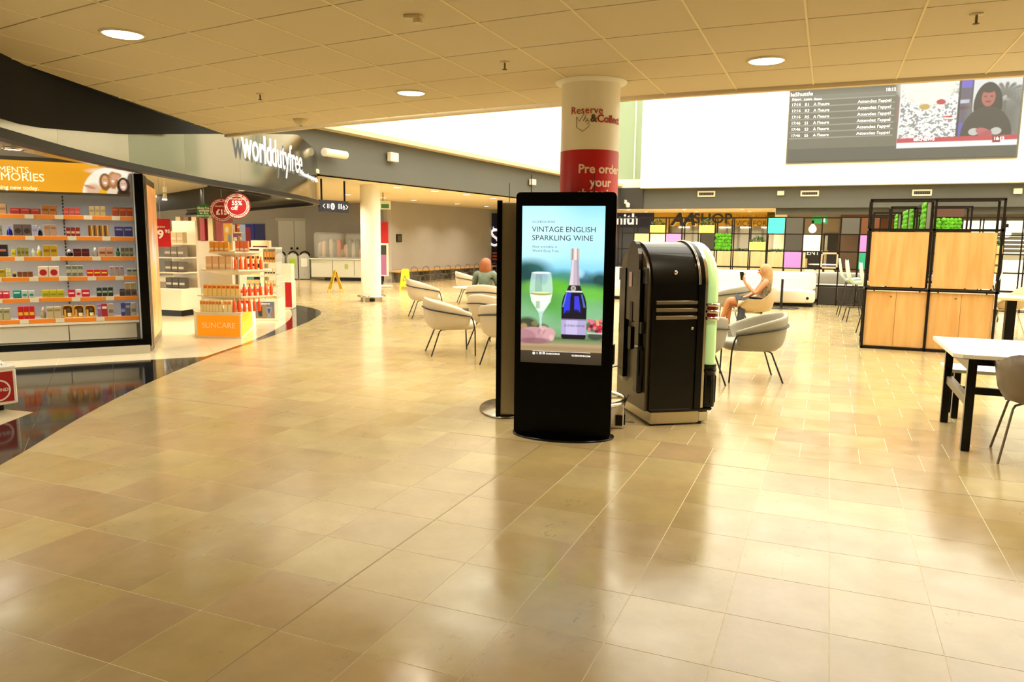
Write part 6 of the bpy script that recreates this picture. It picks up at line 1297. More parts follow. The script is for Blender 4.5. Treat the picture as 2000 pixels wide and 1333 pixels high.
# ================================================================== LED SCREEN
YL = 30.45; p, q = onY(1538, 317, YL), onY(1993, 152, YL); LX1, LZ0 = p[0], p[2]; SX_ = onY(1990, 240, YL)[0]; zT = onY(1540, 178, YL)[2]
t = thing('departure_screen', 'giant LED wall screen with French departure table beside a news broadcast', 'display screen', (0, 0, 0))
MB().bb((LX1-.06, YL+.02, LZ0-.05), (SX_+.06, YL+.12, zT+.3)).obj('screen_housing', C('#5a584f'), t)
Wd, Hd = SX_-LX1, zT-LZ0+.2; zTop = LZ0+Hd
def ss_(px, py): a = onY(px, py, YL); return a[0]-LX1, zTop-a[2]
P = Pic(420, 170, Wd, Hd, '#6f6c5c')
xm = ss_(1755, 230)[0]; xn = ss_(1871, 230)[0]; xo = ss_(1897, 230)[0]; ytk = ss_(1755, 272)[1]; ybt = ss_(1755, 290)[1]
P.rect(-1, ss_(1540, 292)[1], Wd+1, Hd+1, '#55554b'); P.rect(0, -1, xm, ss_(1560, 182)[1], '#62604f'); P.rect(0, ss_(1560, 187)[1], xm, ss_(1560, 197)[1], '#8a8778', .6)
ry = [ss_(1560, 197+12.3*k)[1] for k in range(7)]
for y in ry: P.rect(0, y-.02, xm-.15, y+.02, '#a8a494', .8)
P.rect(xm, -1, Wd, ybt, '#f8f8f4'); mp_ = Pic(420, 170, Wd, Hd, '#f4f4f0'); n_ = mp_.noise(0, (150, 70), 9)+.5*mp_.noise(0, (60, 34), 10); mk = ((n_ > .86) & (P.x > xm+.05) & (P.x < xn) & (P.y < ytk)).astype(float); P.mix(mk, '#5f625e', .8)
P.ell(ss_(1815, 160)[0], ss_(1815, 160)[1], .9, .8, '#fdfbe8', 1, .4); P.ell(ss_(1806, 212)[0], ss_(1806, 209)[1], .16, .1, '#c8a44e'); P.rect(ss_(1843, 230)[0], ss_(1843, 227)[1], ss_(1859, 230)[0], ss_(1859, 234)[1], '#c83848'); P.ell(ss_(1838, 199)[0], ss_(1838, 199)[1], .14, .09, '#c03040')
P.rect(xn, -1, xo, ytk, '#5a5468'); P.rect(xn, -1, xo, ss_(1880, 172)[1], '#6a5cc8'); P.rect(xn, ss_(1880, 195)[1], xo-.1, ss_(1880, 202)[1], '#c8ccd8'); P.rect(xn, ss_(1880, 208)[1], xo, ss_(1880, 214)[1], '#5a3440'); P.rect(xn, ss_(1880, 240)[1], xo, ytk, '#5c58b8'); P.rect(xn-.04, -1, xn+.03, ytk, '#2c2c30'); P.rect(xo-.04, -1, xo+.02, ytk, '#2c2c30')
P.rect(xo, -1, Wd, ss_(1930, 215)[1], '#e4e6e2'); P.rect(xo, ss_(1930, 205)[1], Wd, ytk, '#8f918a', .9, .5); P.ell(ss_(1975, 240)[0], ss_(1975, 240)[1], 1.0, .9, '#55564f', .8, .4)
fx_, fz_ = ss_(1963, 196)
for a in np.linspace(-2.9, .4, 13):
    for r_ in np.linspace(.1, .75, 8): P.ell(fx_+r_*math.cos(a), fz_+r_*math.sin(a)*.9-.15+r_*r_*.5, .05, .06, '#6a6c66', .8, .8)
P.rect(fx_-.05, fz_, fx_+.05, fz_+.9, '#5a5c54', .8)
pxw, pyw = ss_(1931, 190)
P.ell(pxw, pyw+.25, .42, .75, '#1c1a18'); P.ell(pxw, pyw+1.25, .75, .95, '#33322d'); P.ell(pxw, pyw, .2, .3, '#b06058'); P.ell(pxw, pyw-.3, .24, .15, '#1c1a18'); P.ell(pxw-.09, pyw-.03, .04, .02, '#2a1414'); P.ell(pxw+.09, pyw-.03, .04, .02, '#2a1414'); P.ell(pxw, pyw+.14, .08, .03, '#7a2a30')
P.ell(pxw-.35, pyw+1.12, .16, .12, '#c8c8c0'); P.ell(pxw+.3, pyw+1.12, .16, .12, '#c8c8c0'); P.ell(pxw-.05, pyw+1.15, .26, .13, '#c06068', 1, None, .4); P.ell(pxw-.05, pyw+1.25, .26, .11, '#b05058', 1, None, -.5)
P.rect(0, ss_(1540, 292)[1], Wd+1, Hd+1, '#55554b'); P.rect(xm, ytk-.02, Wd, ytk+.14, '#c8384a'); P.rect(xm, ytk+.14, Wd, ybt, '#fbfbf8'); P.rect(ss_(1938, 270)[0], ytk-.01, ss_(1954, 270)[0], ytk+.22, '#8c1c30')
P.rect(xm-.1, ss_(1754, 190)[1], xm, ss_(1754, 240)[1], '#8a6a60', .8)
P.obj('led_surface', vcol('led', .95), t, Wd, Hd, (LX1+Wd/2, YL, LZ0+Hd/2))
def stext(s, px, py, size, bold=.0, align='LEFT', mat=None, sx=1): a = onY(px, py, YL); return text(s, size, mat or LETW, t, (a[0], YL-.02, a[2]), (PI/2, 0, 0), 'lettering', align, bold, .002, 1, sx)
stext('leShuttle', 1544, 189, .19, .01, sx=1.15); stext('Départ', 1547, 197, .11, .01); stext('Lettre', 1570, 196.5, .11, .01); stext('Statut', 1590, 196, .11, .01); stext('18:12', 1750, 177, .15, .02, 'RIGHT')
for k, (a, b_) in enumerate([('17:16', 'R1'), ('17:16', 'R3'), ('17:16', 'R5'), ('17:46', 'S1'), ('17:46', 'S3'), ('17:46', 'S5')]):
    y = 208+12.05*k; stext(a, 1546-.3*k, y, .145); stext(b_, 1572-.3*k, y-.5, .145); stext("A l'heure", 1589-.3*k, y-1.2, .145); stext("Attendez l'appel", 1675-.6*k, y-6.2+.35*k, .145, sx=1.15)
stext('BBC', 1784, 275.5, .13, .03, mat=LETW); stext('NEWS', 1798.5, 275.2, .15, .03); stext('16:12', 1940, 273.6, .14, .03); stext('School', 1844, 233, .09, .02)
for k in range(3): a = onY(1784+4.6*k, 275.5, YL)

# ================================================================== LEFT HALL FITTINGS
def ground_between(a, b_): return np.array(G(*a)), np.array(G(*b_))
# recycling bins
for k, (a, lb_, pc) in enumerate([(536, 'pale grey recycling bin, left of the row by the white door', '#8f918a'), (561, 'pale grey recycling bin with a lime green slot panel', '#9cc034'), (584, 'pale grey recycling bin with a white slot panel, right of the row', '#e4e4de')]):
    p = np.array(G(a, 546.5)); q = np.array(G(a+22, 546.5)); w = np.linalg.norm(q-p); an = math.atan2(*(q-p)[::-1]); t = thing('recycling_bin', lb_, 'bin', (*((p+q)/2), 0), an, 'recycling bins')
    h = .95; b = MB(); pr = [(-w/2+.01, .03), (w/2-.01, .03), (w/2-.02, h-.12), (w/2-.07, h-.02), (0, h+.03), (-w/2+.07, h-.02), (-w/2+.02, h-.12)]; n = len(pr); b.add([(x, 0, z) for x, z in pr]+[(x, .5, z) for x, z in pr], [tuple(range(n)), tuple(range(2*n-1, n-1, -1))]+[(i, n+i, n+(i+1) % n, (i+1) % n) for i in range(n)]); b.obj('bin_body', C('#b5b6ae', .4), t)
    MB().bb((-w*.28, -.012, h*.5), (w*.28, 0, h*.83), .004).obj('slot_panel', C(pc, .4), t); b = MB(); b.tube([(-w*.42, .5, h-.05), (-w*.3, .42, h+.05), (0, .38, h+.1), (w*.3, .42, h+.05), (w*.42, .5, h-.05)], .03, 8); b.obj('hood', BLACK, t); MB().bb((-w/2+.03, .02, 0), (w/2-.03, .45, .03)).obj('foot', BLACK, t); MB().cyl((0, -.006, h*.2), .012, .01, 8).obj('lock', BLACK, t)
# service counter with wrapped goods
p, q = np.array(G(608, 548)), np.array(G(735, 550)); w = np.linalg.norm(q-p); an = math.atan2(*(q-p)[::-1]); t = thing('service_counter', 'closed white cafe counter on wheels behind the plain column', 'counter', (*p, 0), an)
ch_ = vh(640, 505, p+(q-p)*.3); MB().bb((0, 0, .12), (w, .8, ch_), .02).obj('counter_body', C('#c9cabb', .5), t); MB().bb((-.04, -.05, ch_-.04), (w+.04, .85, ch_), .01).obj('counter_top', C('#dcdcd0', .35), t); MB().bb((.5, .05, .0), (w-.1, .7, .12)).obj('dark_plinth', BLACK, t)
for k in range(1, 3): MB().bb((w*k/3-.006, -.006, .2), (w*k/3+.006, 0, ch_-.08)).obj('door_gap', GRILL, t)
MB().bb((w*.52, -.008, .45), (w*.57, 0, .62)).obj('green_sticker', C('#9cb04a'), t)
GL = M('wrap_film', '#dcdcd2', .12, alpha=.16, spec=.8)
for k in range(2): MB().bb((.1+k*w*.48, .05, ch_), (.1+k*w*.48+w*.44, .6, ch_+.95), .06).obj('plastic_cover', GL, t)
r_ = random.Random(5)
for k in range(14):
    x = .2+k*(w-.5)/14; col = ['#8f867a', '#b39a86', '#6b6e5c', '#a8a294', '#6f746a', '#b06a4a'][k % 6]; cth = Matrix.Translation((*p, 0)) @ Matrix.Rotation(an, 4, 'Z') @ Vector((x+.1, .3, ch_))
    g_ = thing('wrapped_goods', 'bundle of covered cups and packets on the closed counter, %s from left' % ORD[k], 'package', cth, an, 'covered goods on the counter'); hh = .35+.4*r_.random()
    b = MB(); b.lathe([(.1, 0), (.13, .03), (.14, hh*.5), (.11, hh*.9), (.03, hh)], n=10); b.obj('bundle', C(col, .5), g_); b = MB(); b.lathe([(.12, 0), (.14, .01), (.13, .05)], n=10); b.obj('tray_rim', C('#d8d4c8', .3), g_)
# white double door
p, b_, an, w, h, c = (*[None]*6,) if False else wall_rect(546, 433, 605, 545, 2, .03); d = sroot('door_2'); d.location = (c[0], c[1], 0); d.rotation_euler = (0, 0, an); zt_ = wallp(575, 432, 2)[0][2]
for s in (-1, 1): l_ = MB().bb((min(0, s*w/2)+.01, 0, 0), (max(0, s*w/2)-.01, .04, zt_)).obj('door_leaf', C('#cfd0c8', .5), d); MB().lathe([(0, 0), (.05, 0), (.05, .01), (0, .012)], n=14).obj('round_lock', BLACK, l_, (s*.12, -.012, zt_*.5)).rotation_euler = (PI/2, 0, 0)
MB().bb((-w/2-.1, -.02, zt_), (w/2+.1, .05, zt_+.12)).obj('door_head', C('#b9b8b0'), d)
# column-side red banner and pink stand
x_, y_ = G(722, 556); t = thing('red_banner', 'tall red banner behind the pink stand at the wall corner', 'banner', (x_-.15, y_+1.0, 0), .2); MB().bb((-.45, 0, 1.3), (.25, .04, 2.15)).obj('fabric', C('#b8141a', .6), t); MB().bb((-.1, .04, 0), (-.05, .09, 2.15)).obj('pole', STEEL, t)
x_, y_ = G(752, 561); t = thing('menu_stand', 'white framed pink menu stand on a white foot beside the plain column', 'sign', (x_, y_, 0), .15); MB().bb((-.55, 0, .35), (.12, .06, 1.42), .02).obj('frame', WHITE, t); MB().bb((-.5, -.006, .4), (.06, 0, 1.05)).obj('pink_panel', C('#b070a8', .5), t); MB().bb((-.5, -.006, 1.05), (.06, 0, 1.36)).obj('dark_panel', C('#3a3a38', .5), t); MB().bb((-.2, .0, .06), (-.1, .06, .35)).obj('post', BLACK, t); MB().lathe([(0, 0), (.35, 0), (.33, .05), (.1, .08), (0, .08)], (-.15, .03, 0), 24, 1.2, .8).obj('foot', C('#b9b8b0'), t)
# wet floor signs
def wet(name_, label, px, py, px2, py2, rz):
    p = G(px, py); q = G(px2, py2); c = ((p[0]+q[0])/2, (p[1]+q[1])/2); t = thing('wet_floor_sign', label, 'floor sign', (*c, 0), rz, 'yellow wet floor signs')
    for s in (-1, 1):
        b = MB(); P_ = [(-.155, 0), (-.11, 0), (-.10, .09), (.10, .09), (.11, 0), (.155, 0), (.115, .60), (.09, .64), (-.09, .64), (-.115, .60)]; n = len(P_); f = lambda x, z, d: (x, s*(.20-.195*z/.64)+d, z)
        b.add([f(x, z, -.006) for x, z in P_]+[f(x, z, .006) for x, z in P_], [tuple(range(n)), tuple(range(2*n-1, n-1, -1))]+[(i, n+i, n+(i+1) % n, (i+1) % n) for i in range(n)]); l_ = b.obj('leaf', YELLOW, t)
        tri = MB(); tri.add([f(x, z, s*.008) for x, z in ((-.07, .26), (.07, .26), (0, .44))], [(0, 1, 2) if s < 0 else (2, 1, 0)]); tri.obj('warning_triangle', C('#2a2410'), l_); tri = MB(); tri.add([f(x, z, s*.010) for x, z in ((-.045, .275), (.045, .275), (0, .39))], [(0, 1, 2) if s < 0 else (2, 1, 0)]); tri.obj('triangle_inner', YELLOW, l_)
        MB().bb((-.06, s*(.02)-.01, .55), (.06, s*.02+.01, .58)).obj('handle_slot', C('#4a4010'), l_)
    return t
wet('a', 'yellow wet floor sign seen from its side left of the plain column', 644, 571, 667, 571, PI/2+.95)
wet('b', 'yellow wet floor sign facing the camera behind the putty chairs', 779, 565, 805, 565, .35)
# wall plaque
(x0, y0), (x1, y1) = WL[6], WL[7]; q1 = wallp(775, 473, 6)[0]; q2 = wallp(785, 458, 6)[0]; t = thing('wall_plaque', 'small black framed notice on the grey wall', 'notice', q1, wallp(775, 473, 6)[1]); w = math.dist(q1[:2], q2[:2]); h = q2[2]-q1[2]; MB().bb((0, 0, 0), (w, .03, h)).obj('frame', BLACK, t); MB().bb((w*.15, -.005, h*.12), (w*.85, 0, h*.88)).obj('text_area', C('#4a4a3c'), t)
# ledge with stacked chairs along the wall
t = thing('wall_ledge', 'long oak ledge running along the grey wall', 'ledge', (0, 0, 0)); lz = 1.0
def wl6(s, d): ux, uy = (x1-x0), (y1-y0); l = math.hypot(ux, uy); ux /= l; uy /= l; return (x0+ux*s+uy*d, y0+uy*s-ux*d)
lz = vh(800, 526, wl6(2.2, .5)); b = MB(); b.prism([wl6(.0, .02), wl6(.0, .5), wl6(7.7, .5), wl6(7.7, .02)], lz-.05, lz); b.obj('ledge_board', OAKX, t)
for k in range(5): MB().prism([wl6(.4+k*1.7, .02), wl6(.4+k*1.7, .45), wl6(.46+k*1.7, .45), wl6(.46+k*1.7, .02)], 0, lz-.05).obj('support', C('#8c877d'), t)
WIRE = M('stool_wire', '#6a655c', .3, .7); c0 = None
for k in range(9):
    p = wl6(.75+k*.78, .85)
    if c0 is None:
        c0 = thing('wire_chair', 'bent metal wire chair at the oak ledge, first from the wall corner', 'chair', (*p, 0), 0, 'wire chairs at the oak ledge'); s_ = lz-.18
        b = MB()
        b.tube([(-.2, .17, s_), (-.21, .2, s_+.2), (-.17, .2, s_+.28), (0, .2, s_+.32), (.17, .2, s_+.28), (.21, .2, s_+.2), (.2, .17, s_)], .012, 6); b.obj('back_hoop', WIRE, c0); MB().prism(roundrect(.4, .38, .08, 4), s_-.02, s_+.01).obj('seat', C('#4c463c'), c0)
        for sx in (-1, 1):
            for sy in (-1, 1): MB().tube([(.15*sx, .14*sy, s_-.02), (.2*sx, .2*sy, 0)], .012, 6).obj('leg', WIRE, c0)
        c0.rotation_euler = (0, 0, wallp(800, 500, 6)[1])
    else: dup(c0, (*p, 0), c0.rotation_euler.z, 'bent metal wire chair at the oak ledge, %s from the wall corner' % ORD[k])
# direction sign
a1, a2_ = onY(625, 414, 14.1), onY(681, 417, 15.0); an = math.atan2(a2_[1]-a1[1], a2_[0]-a1[0]); w = math.dist(a1[:2], a2_[:2]); hs = a1[2]; ht = onY(625, 390, 14.1)[2]; t = thing('direction_sign', 'hanging navy direction sign with arrows, cutlery, information and toilet symbols', 'sign', (a1[0], a1[1], hs), an)
h = ht-hs; MB().bb((0, 0, 0), (w, .06, h), .004).obj('sign_box', M('sign_navy', '#15152e', .35), t)
for x in (.1*w, .9*w): MB().bb((x-.015, .02, h), (x+.015, .05, 2.9-hs)).obj('hanger', BLACK, t)
for cx_, d in ((.13*w, -1), (.93*w, 1)): b = MB(); b.bar((cx_-d*.03, -.005, h*.68), (cx_+d*.03, -.005, h*.5), .022, .006); b.bar((cx_+d*.03, -.005, h*.5), (cx_-d*.03, -.005, h*.32), .022, .006); b.obj('arrow', LETW, t)
b = MB(); b.bar((w*.25, -.005, h*.32), (w*.25, -.005, h*.7), .012, .006); b.bar((w*.3, -.005, h*.32), (w*.3, -.005, h*.7), .016, .006); b.obj('cutlery_symbol', LETW, t)
for cx_ in (.65*w, .73*w): b = MB(); b.bar((cx_, -.005, h*.32), (cx_, -.005, h*.6), .03, .006); b.add([(cx_+.02*math.cos(i*PI/5), -.008, h*.68+.02*math.sin(i*PI/5)) for i in range(10)], [tuple(range(10))]); b.obj('person_symbol', LETW, t)
b = MB(); b.tube([(w*.82+.03*math.cos(i*PI/6), -.008, h*.42+.04*math.sin(i*PI/6)) for i in range(12)], .006, 5, True); b.bar((w*.82, -.006, h*.45), (w*.82, -.006, h*.68), .015, .006); b.obj('wheelchair_symbol', LETW, t)
b = MB(); b.add([(w*.43+.065*math.cos(i*PI/10), -.006, h*.5+.075*math.sin(i*PI/10)) for i in range(20)], [tuple(range(20))]); b.obj('information_disc', LETW, t); text('i', .12, M('sign_navy'), t, (w*.43, -.009, h*.34), align='CENTER', bold=.05)
t = thing('exit_sign', 'small white and green exit sign hanging by the plain column', 'sign', onY(748, 401, 19), .5); MB().bb((-.22, 0, -.12), (.22, .05, .12)).obj('sign_box', C('#d9dccb'), t); MB().bb((-.05, -.008, -.09), (.17, 0, .03)).obj('green_field', C('#3a7a44'), t); MB().bb((-.02, .02, .12), (.02, .04, 2.9-t.location.z)).obj('hanger', STEEL, t)
t = thing('bookshop_pillar_sign', 'navy shop sign panel with a big white S ending the grey wall', 'shop sign', (0, 0, 0)); a = onY(956, 520, 31.6); b_ = onY(1003, 520, 31.6); MB().bb((a[0], 31.5, 0), (b_[0], 31.6, 2.75)).obj('panel', NAVY, t)
text('S', 1.15, LETW, t, (onY(955, 480, 31.4)[0], 31.46, onY(955, 481, 31.4)[2]), bold=.0); text('h', .3, LETW, t, (onY(961, 455, 31.4)[0], 31.46, onY(955, 452, 31.4)[2]), bold=.02)
for k in range(3): MB().bb((a[0]+.2, 31.47, onY(960, 496+6*k, 31.5)[2]), (a[0]+.5, 31.5, onY(960, 493+6*k, 31.5)[2])).obj('label_strip', C('#c85a20'), t)

# ================================================================== LAMPS OF THE BUILDING, PLUS ADDED FILL
big = MB().lathe([(.115, 0), (.135, -.014), (.14, 0)], n=28).mesh('bezel'); bigd = MB().cyl((0, 0, -.008), .112, .006, 28).mesh('diffuser')
BEZ = M('bezel_cream', '#d9c9a0', .4)
def downlight(x, y, z, label, grp, power, vis=True, spread=2.2):
    t = thing('ceiling_downlight', label, 'ceiling light', (x, y, z), 0, grp); inst('bezel', big, BEZ, t); inst('diffuser', bigd, LAMPW, t)
    lamp('downlight_or_fill_lamp', (x, y, z-.02), power, .2, (1, .87, .66), spread=spread)
for k, (px, py) in enumerate([(240, 66), (803, 181), (1497, 118)]):
    x, y = G(px, py, CZ); downlight(x, y, CZ, 'round recessed downlight in the tiled ceiling, %s of three' % ('leftmost', 'middle', 'rightmost')[k], 'downlights in the tiled ceiling', (13, 18, 26)[k])
for x, y, p_ in ((1.2, 1.0, 7), (1.6, -2.5, 5), (3.6, 3.6, 12), (4.4, -.4, 8), (7, 2, 12), (2.6, 5.9, 12), (-3.6, -4.0, 2)): lamp('downlight_or_fill_lamp', (x, y, CZ-.02), p_, .2, (1, .9, .72), spread=2.4)  # added fill lamps out of view, brightening the front area without fittings
SL = [(776, 366), (849, 373), (911, 380), (963, 387), (678, 380), (748, 386), (808, 391), (893, 398), (950, 403)]
for k, (px, py) in enumerate(SL):
    x, y = G(px, py, 2.9); downlight(x, y, 2.9, 'recessed downlight in the cream soffit left of the beam, %s row, %s from left' % (('near', 'far')[k > 3], ORD[k if k < 4 else k-4]), 'downlights in the left soffit', 60 if k < 4 else 42)
for k, (px, py) in enumerate([(1228, 408.6), (1336, 408.6), (1450, 408.6), (1262, 414), (1361, 414), (1465, 414), (1667, 418)]):
    x, y = G(px, py, 2.9) if k < 6 else (onY(px, py, 32.5)[0], 32.5); downlight(x, min(y, 34.6), 2.9, 'recessed downlight in the soffit before the back shops, %s' % ORD[k], 'downlights in the back soffit', 70)
for x, y, p_ in ((-11.3, 15.2, 60), (-12.2, 17.4, 50), (-10.9, 13.9, 40), (-15.5, 21.5, 60), (-18, 22, 50), (-22, 22, 40)): lamp('downlight_or_fill_lamp', (x, y, 2.88), p_, .2, (1, .86, .64), spread=2.2)
# shop lights
for x, y, p_ in ((-9.3, 9.6, 34), (-9.9, 10.9, 34), (-10.6, 12.2, 30), (-12.2, 11.2, 26), (-13.5, 13.8, 26), (-11.4, 9.4, 16), (-16, 16, 30), (-10.3, 8.6, 20), (-20, 16, 30), (-17, 19, 30)): lamp('shop_spot_lamp', (x, y, 2.86), p_, .12, (1, .84, .6), spread=1.9)
# strip lights under the shelves and above the wall display
for k, z in enumerate(SZ[:5]+[hz0-.03]):
    zz_ = z-.03 if k < 5 else z; p = wpt(1.6, SD-.06, zz_); lamp('shelf_strip_lamp', p, 3.2 if k < 5 else 6, 2.9, (.86, .92, 1.0), (0, 0, wang), PI*.95, .03)
for s_ in (.6, 1.9): lamp('display_spot_lamp', wpt(s_, .35, 2.40), 5, .1, (1, .9, .75), spread=2.2)
tk = thing('track_spot', 'white track spotlight under the shop ceiling above the shelves', 'spotlight', onY(322, 376, 10.3)); MB().tube([(0, 0, .1), (0, 0, -.0)], .035, 12).obj('canister', WHITE, tk); MB().tube([(0, 0, -.03), (.02, -.03, -.13)], [.03, .045], 12).obj('lamp_head', WHITE, tk); MB().tube([(0, 0, .1), (0, 0, 2.9-tk.location.z)], .01, 6).obj('stem', WHITE, tk)
MB().cyl((.022, -.034, -.14), .04, .008, 12).obj('diffuser', LAMPW, tk)

# ================================================================== CEILING FITTINGS
def sprinkler(px, py, label):
    x, y = G(px, py, CZ); t = thing('sprinkler_head', label, 'sprinkler', (x, y, CZ), 0, 'sprinkler heads'); MB().lathe([(0, 0), (.035, 0), (.035, -.006), (0, -.008)], n=20).obj('rose', BEZ, t); MB().cyl((0, 0, -.05), .007, .045, 8).obj('stem', C('#6b5a3c', .4), t); MB().lathe([(0, -.052), (.018, -.052), (.018, -.055), (0, -.056)], n=12).obj('deflector', C('#6b5a3c', .4), t)
sprinkler(508, 183, 'sprinkler head in the tiled ceiling at left'); sprinkler(986, 121, 'sprinkler head in the tiled ceiling left of the column'); sprinkler(1908, 27, 'sprinkler head in the tiled ceiling near the top right corner')
x, y = G(588, 233, CZ); t = thing('ceiling_speaker', 'round cream ceiling speaker near the ceiling edge above the shop name', 'speaker', (x, y, CZ)); MB().lathe([(0, -.07), (.03, -.07), (.06, -.045), (.075, -.03), (.085, -.012), (.085, 0)], n=28).obj('housing', BEZ, t); MB().cyl((0, 0, -.076), .018, .006, 12).obj('centre_cap', C('#8a7c5c'), t)
x, y = G(806, 30, CZ); t = thing('sensor_box', 'small cream motion sensor on the tiled ceiling at top centre', 'sensor', (x, y, CZ), .3); MB().bb((-.05, -.03, -.02), (.05, .03, 0), .004).obj('base', BEZ, t); MB().cyl((.03, 0, -.045), .028, .03, 14).obj('lens_housing', BEZ, t)

# ================================================================== PEOPLE
def skel(name, nodes, edges, mat, parent, root=0, lv=2):
    me = bpy.data.meshes.new(name); keys = list(nodes); me.from_pydata([nodes[k][0] for k in keys], [(keys.index(a), keys.index(b)) for a, b in edges], []); me.update()
    o = bpy.data.objects.new(name, me); COL.objects.link(o); me.materials.append(mat)
    o.modifiers.new('skin', 'SKIN'); ss = o.modifiers.new('sub', 'SUBSURF'); ss.levels = lv; ss.render_levels = lv
    for k, v in zip(keys, me.skin_vertices[0].data): r = nodes[k][1]; v.radius = (r, r) if not isinstance(r, tuple) else r; v.use_root = (k == keys[root])
    dg = bpy.context.evaluated_depsgraph_get(); m2 = bpy.data.meshes.new_from_object(o.evaluated_get(dg)); bpy.data.objects.remove(o); m2.polygons.foreach_set('use_smooth', [True]*len(m2.polygons))
    if not m2.materials: m2.materials.append(mat)
    o = bpy.data.objects.new(name, m2); COL.objects.link(o); o.parent = parent; return o
SKIN = M('skin_tone', '#c98862', .5); HAIRB = M('blonde_hair', '#b08e5c', .5, var=.25, vscale=30, stretch=(6, 6, .6)); HAIRR = M('auburn_hair', '#96552c', .5, var=.3, vscale=30, stretch=(6, 6, .6))
def blob(rows, c=(0, 0, 0), n=20):      # rows: (z, rx, ry, ox)
    b = MB(); b.grid([[(c[0]+ox+rx*math.cos(2*PI*i/n), c[1]+ry*math.sin(2*PI*i/n), c[2]+z) for i in range(n+1)] for z, rx, ry, ox in rows]); return b
def hand_nodes(N, E, wrist, tag_, d, side, up, cur=.4):
    d, side, up = Vector(d).normalized(), Vector(side).normalized(), Vector(up).normalized(); w = Vector(N[wrist][0]); N[tag_+'p'] = (tuple(w+d*.05), .026); E.append((wrist, tag_+'p'))
    for k, (off, L) in enumerate(((-.028, .07), (-.01, .078), (.009, .073), (.027, .058))):
        a = w+d*.09+side*off; b = a+d*L*.5+up*L*cur*.4; c = b+d*L*.3+up*L*cur*1.1; N['%s%da' % (tag_, k)] = (tuple(a), .009); N['%s%db' % (tag_, k)] = (tuple(b), .008); N['%s%dc' % (tag_, k)] = (tuple(c), .007)
        E += [(tag_+'p', '%s%da' % (tag_, k)), ('%s%da' % (tag_, k), '%s%db' % (tag_, k)), ('%s%db' % (tag_, k), '%s%dc' % (tag_, k))]
    a = w+d*.045-side*.045+up*.012; b = a+d*.03-side*.012+up*.018; N[tag_+'t1'] = (tuple(a), .010); N[tag_+'t2'] = (tuple(b), .008); E += [(tag_+'p', tag_+'t1'), (tag_+'t1', tag_+'t2')]
def head_parts(t, c, hx_=1, jaw=.0):
    x, y, z = c
    for s in (-1, 1):
        MB().lathe([(0, -.011), (.009, -.006), (.011, 0), (.009, .006), (0, .011)], (x+.083, y+s*.033, z+.01), 10).obj('eye', C('#2c1c14', .3), t); MB().lathe([(0, -.03), (.012, -.02), (.015, 0), (.010, .02), (0, .028)], (x-.005, y+s*.083, z-.0), 10).obj('ear', SKIN, t)
    b = MB(); b.tube([(x+.088, y-.022, z-.05), (x+.096, y, z-.052), (x+.088, y+.022, z-.05)], .006, 6); b.obj('mouth', C('#b0504a', .4), t)
# blonde person looking at a phone, in the sand coloured chair
W1_ = thing('person', 'person with long blonde hair in a sleeveless patterned top, seated, holding up a phone', 'person', (-1.13, 13.35, 0), PI+.12)
hy_ = 1.115
N = {'pel': ((-.10, 0, .54), .115), 'wst': ((-.15, 0, .68), .095), 'che': ((-.18, 0, .86), .115), 'sh': ((-.18, 0, .95), .07), 'nk': ((-.165, 0, 1.01), .045), 'jw': ((-.135, 0, 1.07), .058), 'hd': ((-.145, 0, 1.13), .085), 'cr': ((-.155, 0, 1.175), .07), 'ns0': ((-.07, 0, 1.10), .018), 'ns': ((-.045, 0, 1.09), .008),
     'hl': ((-.06, .09, .535), .085), 'hr': ((-.06, -.09, .535), .085), 'kl': ((.40, .05, .63), .058), 'kr': ((.38, -.09, .55), .058), 'cl': ((.44, -.02, .46), .052), 'al': ((.52, -.07, .24), .034), 'tl': ((.60, -.07, .19), .03), 'tl2': ((.68, -.07, .14), .022), 'cr_': ((.40, -.10, .38), .05), 'ar': ((.40, -.12, .10), .034), 'tr': ((.48, -.12, .045), .03), 'tr2': ((.56, -.12, .03), .022),
     'sl': ((-.18, .15, .95), .052), 'sr': ((-.18, -.15, .95), .052), 'el': ((-.02, .19, .74), .038), 'er': ((-.02, -.19, .74), .038), 'wl': ((.16, .10, .93), .025), 'wr': ((.12, -.10, .66), .026)}
E_ = [('pel', 'wst'), ('wst', 'che'), ('che', 'sh'), ('sh', 'nk'), ('nk', 'jw'), ('jw', 'hd'), ('hd', 'cr'), ('hd', 'ns0'), ('ns0', 'ns'), ('pel', 'hl'), ('pel', 'hr'), ('hl', 'kl'), ('hr', 'kr'), ('kl', 'cl'), ('cl', 'al'), ('al', 'tl'), ('tl', 'tl2'), ('kr', 'cr_'), ('cr_', 'ar'), ('ar', 'tr'), ('tr', 'tr2'), ('sh', 'sl'), ('sh', 'sr'), ('sl', 'el'), ('sr', 'er'), ('el', 'wl'), ('er', 'wr')]
hand_nodes(N, E_, 'wl', 'L', (.25, -.1, .95), (0, 1, 0), (-.9, 0, .2), .5); hand_nodes(N, E_, 'wr', 'R', (.9, .3, -.1), (0, 1, 0), (0, 0, -1), .4)
skel('body', N, E_, SKIN, W1_); head_parts(W1_, (-.145, 0, 1.12))
PT = M('patterned_top', '#8d8672', .8, var=.9, vscale=45)
skel('top', {'a': ((-.10, 0, .56), .125), 'b': ((-.15, 0, .68), .108), 'c': ((-.18, 0, .85), .128), 'd': ((-.182, 0, .955), .078), 'e': ((-.185, .115, .957), .06), 'f': ((-.185, -.115, .957), .06)}, [('a', 'b'), ('b', 'c'), ('c', 'd'), ('d', 'e'), ('d', 'f')], PT, W1_)
DK = M('dark_cloth', '#34363a', .8, var=.2, vscale=9)
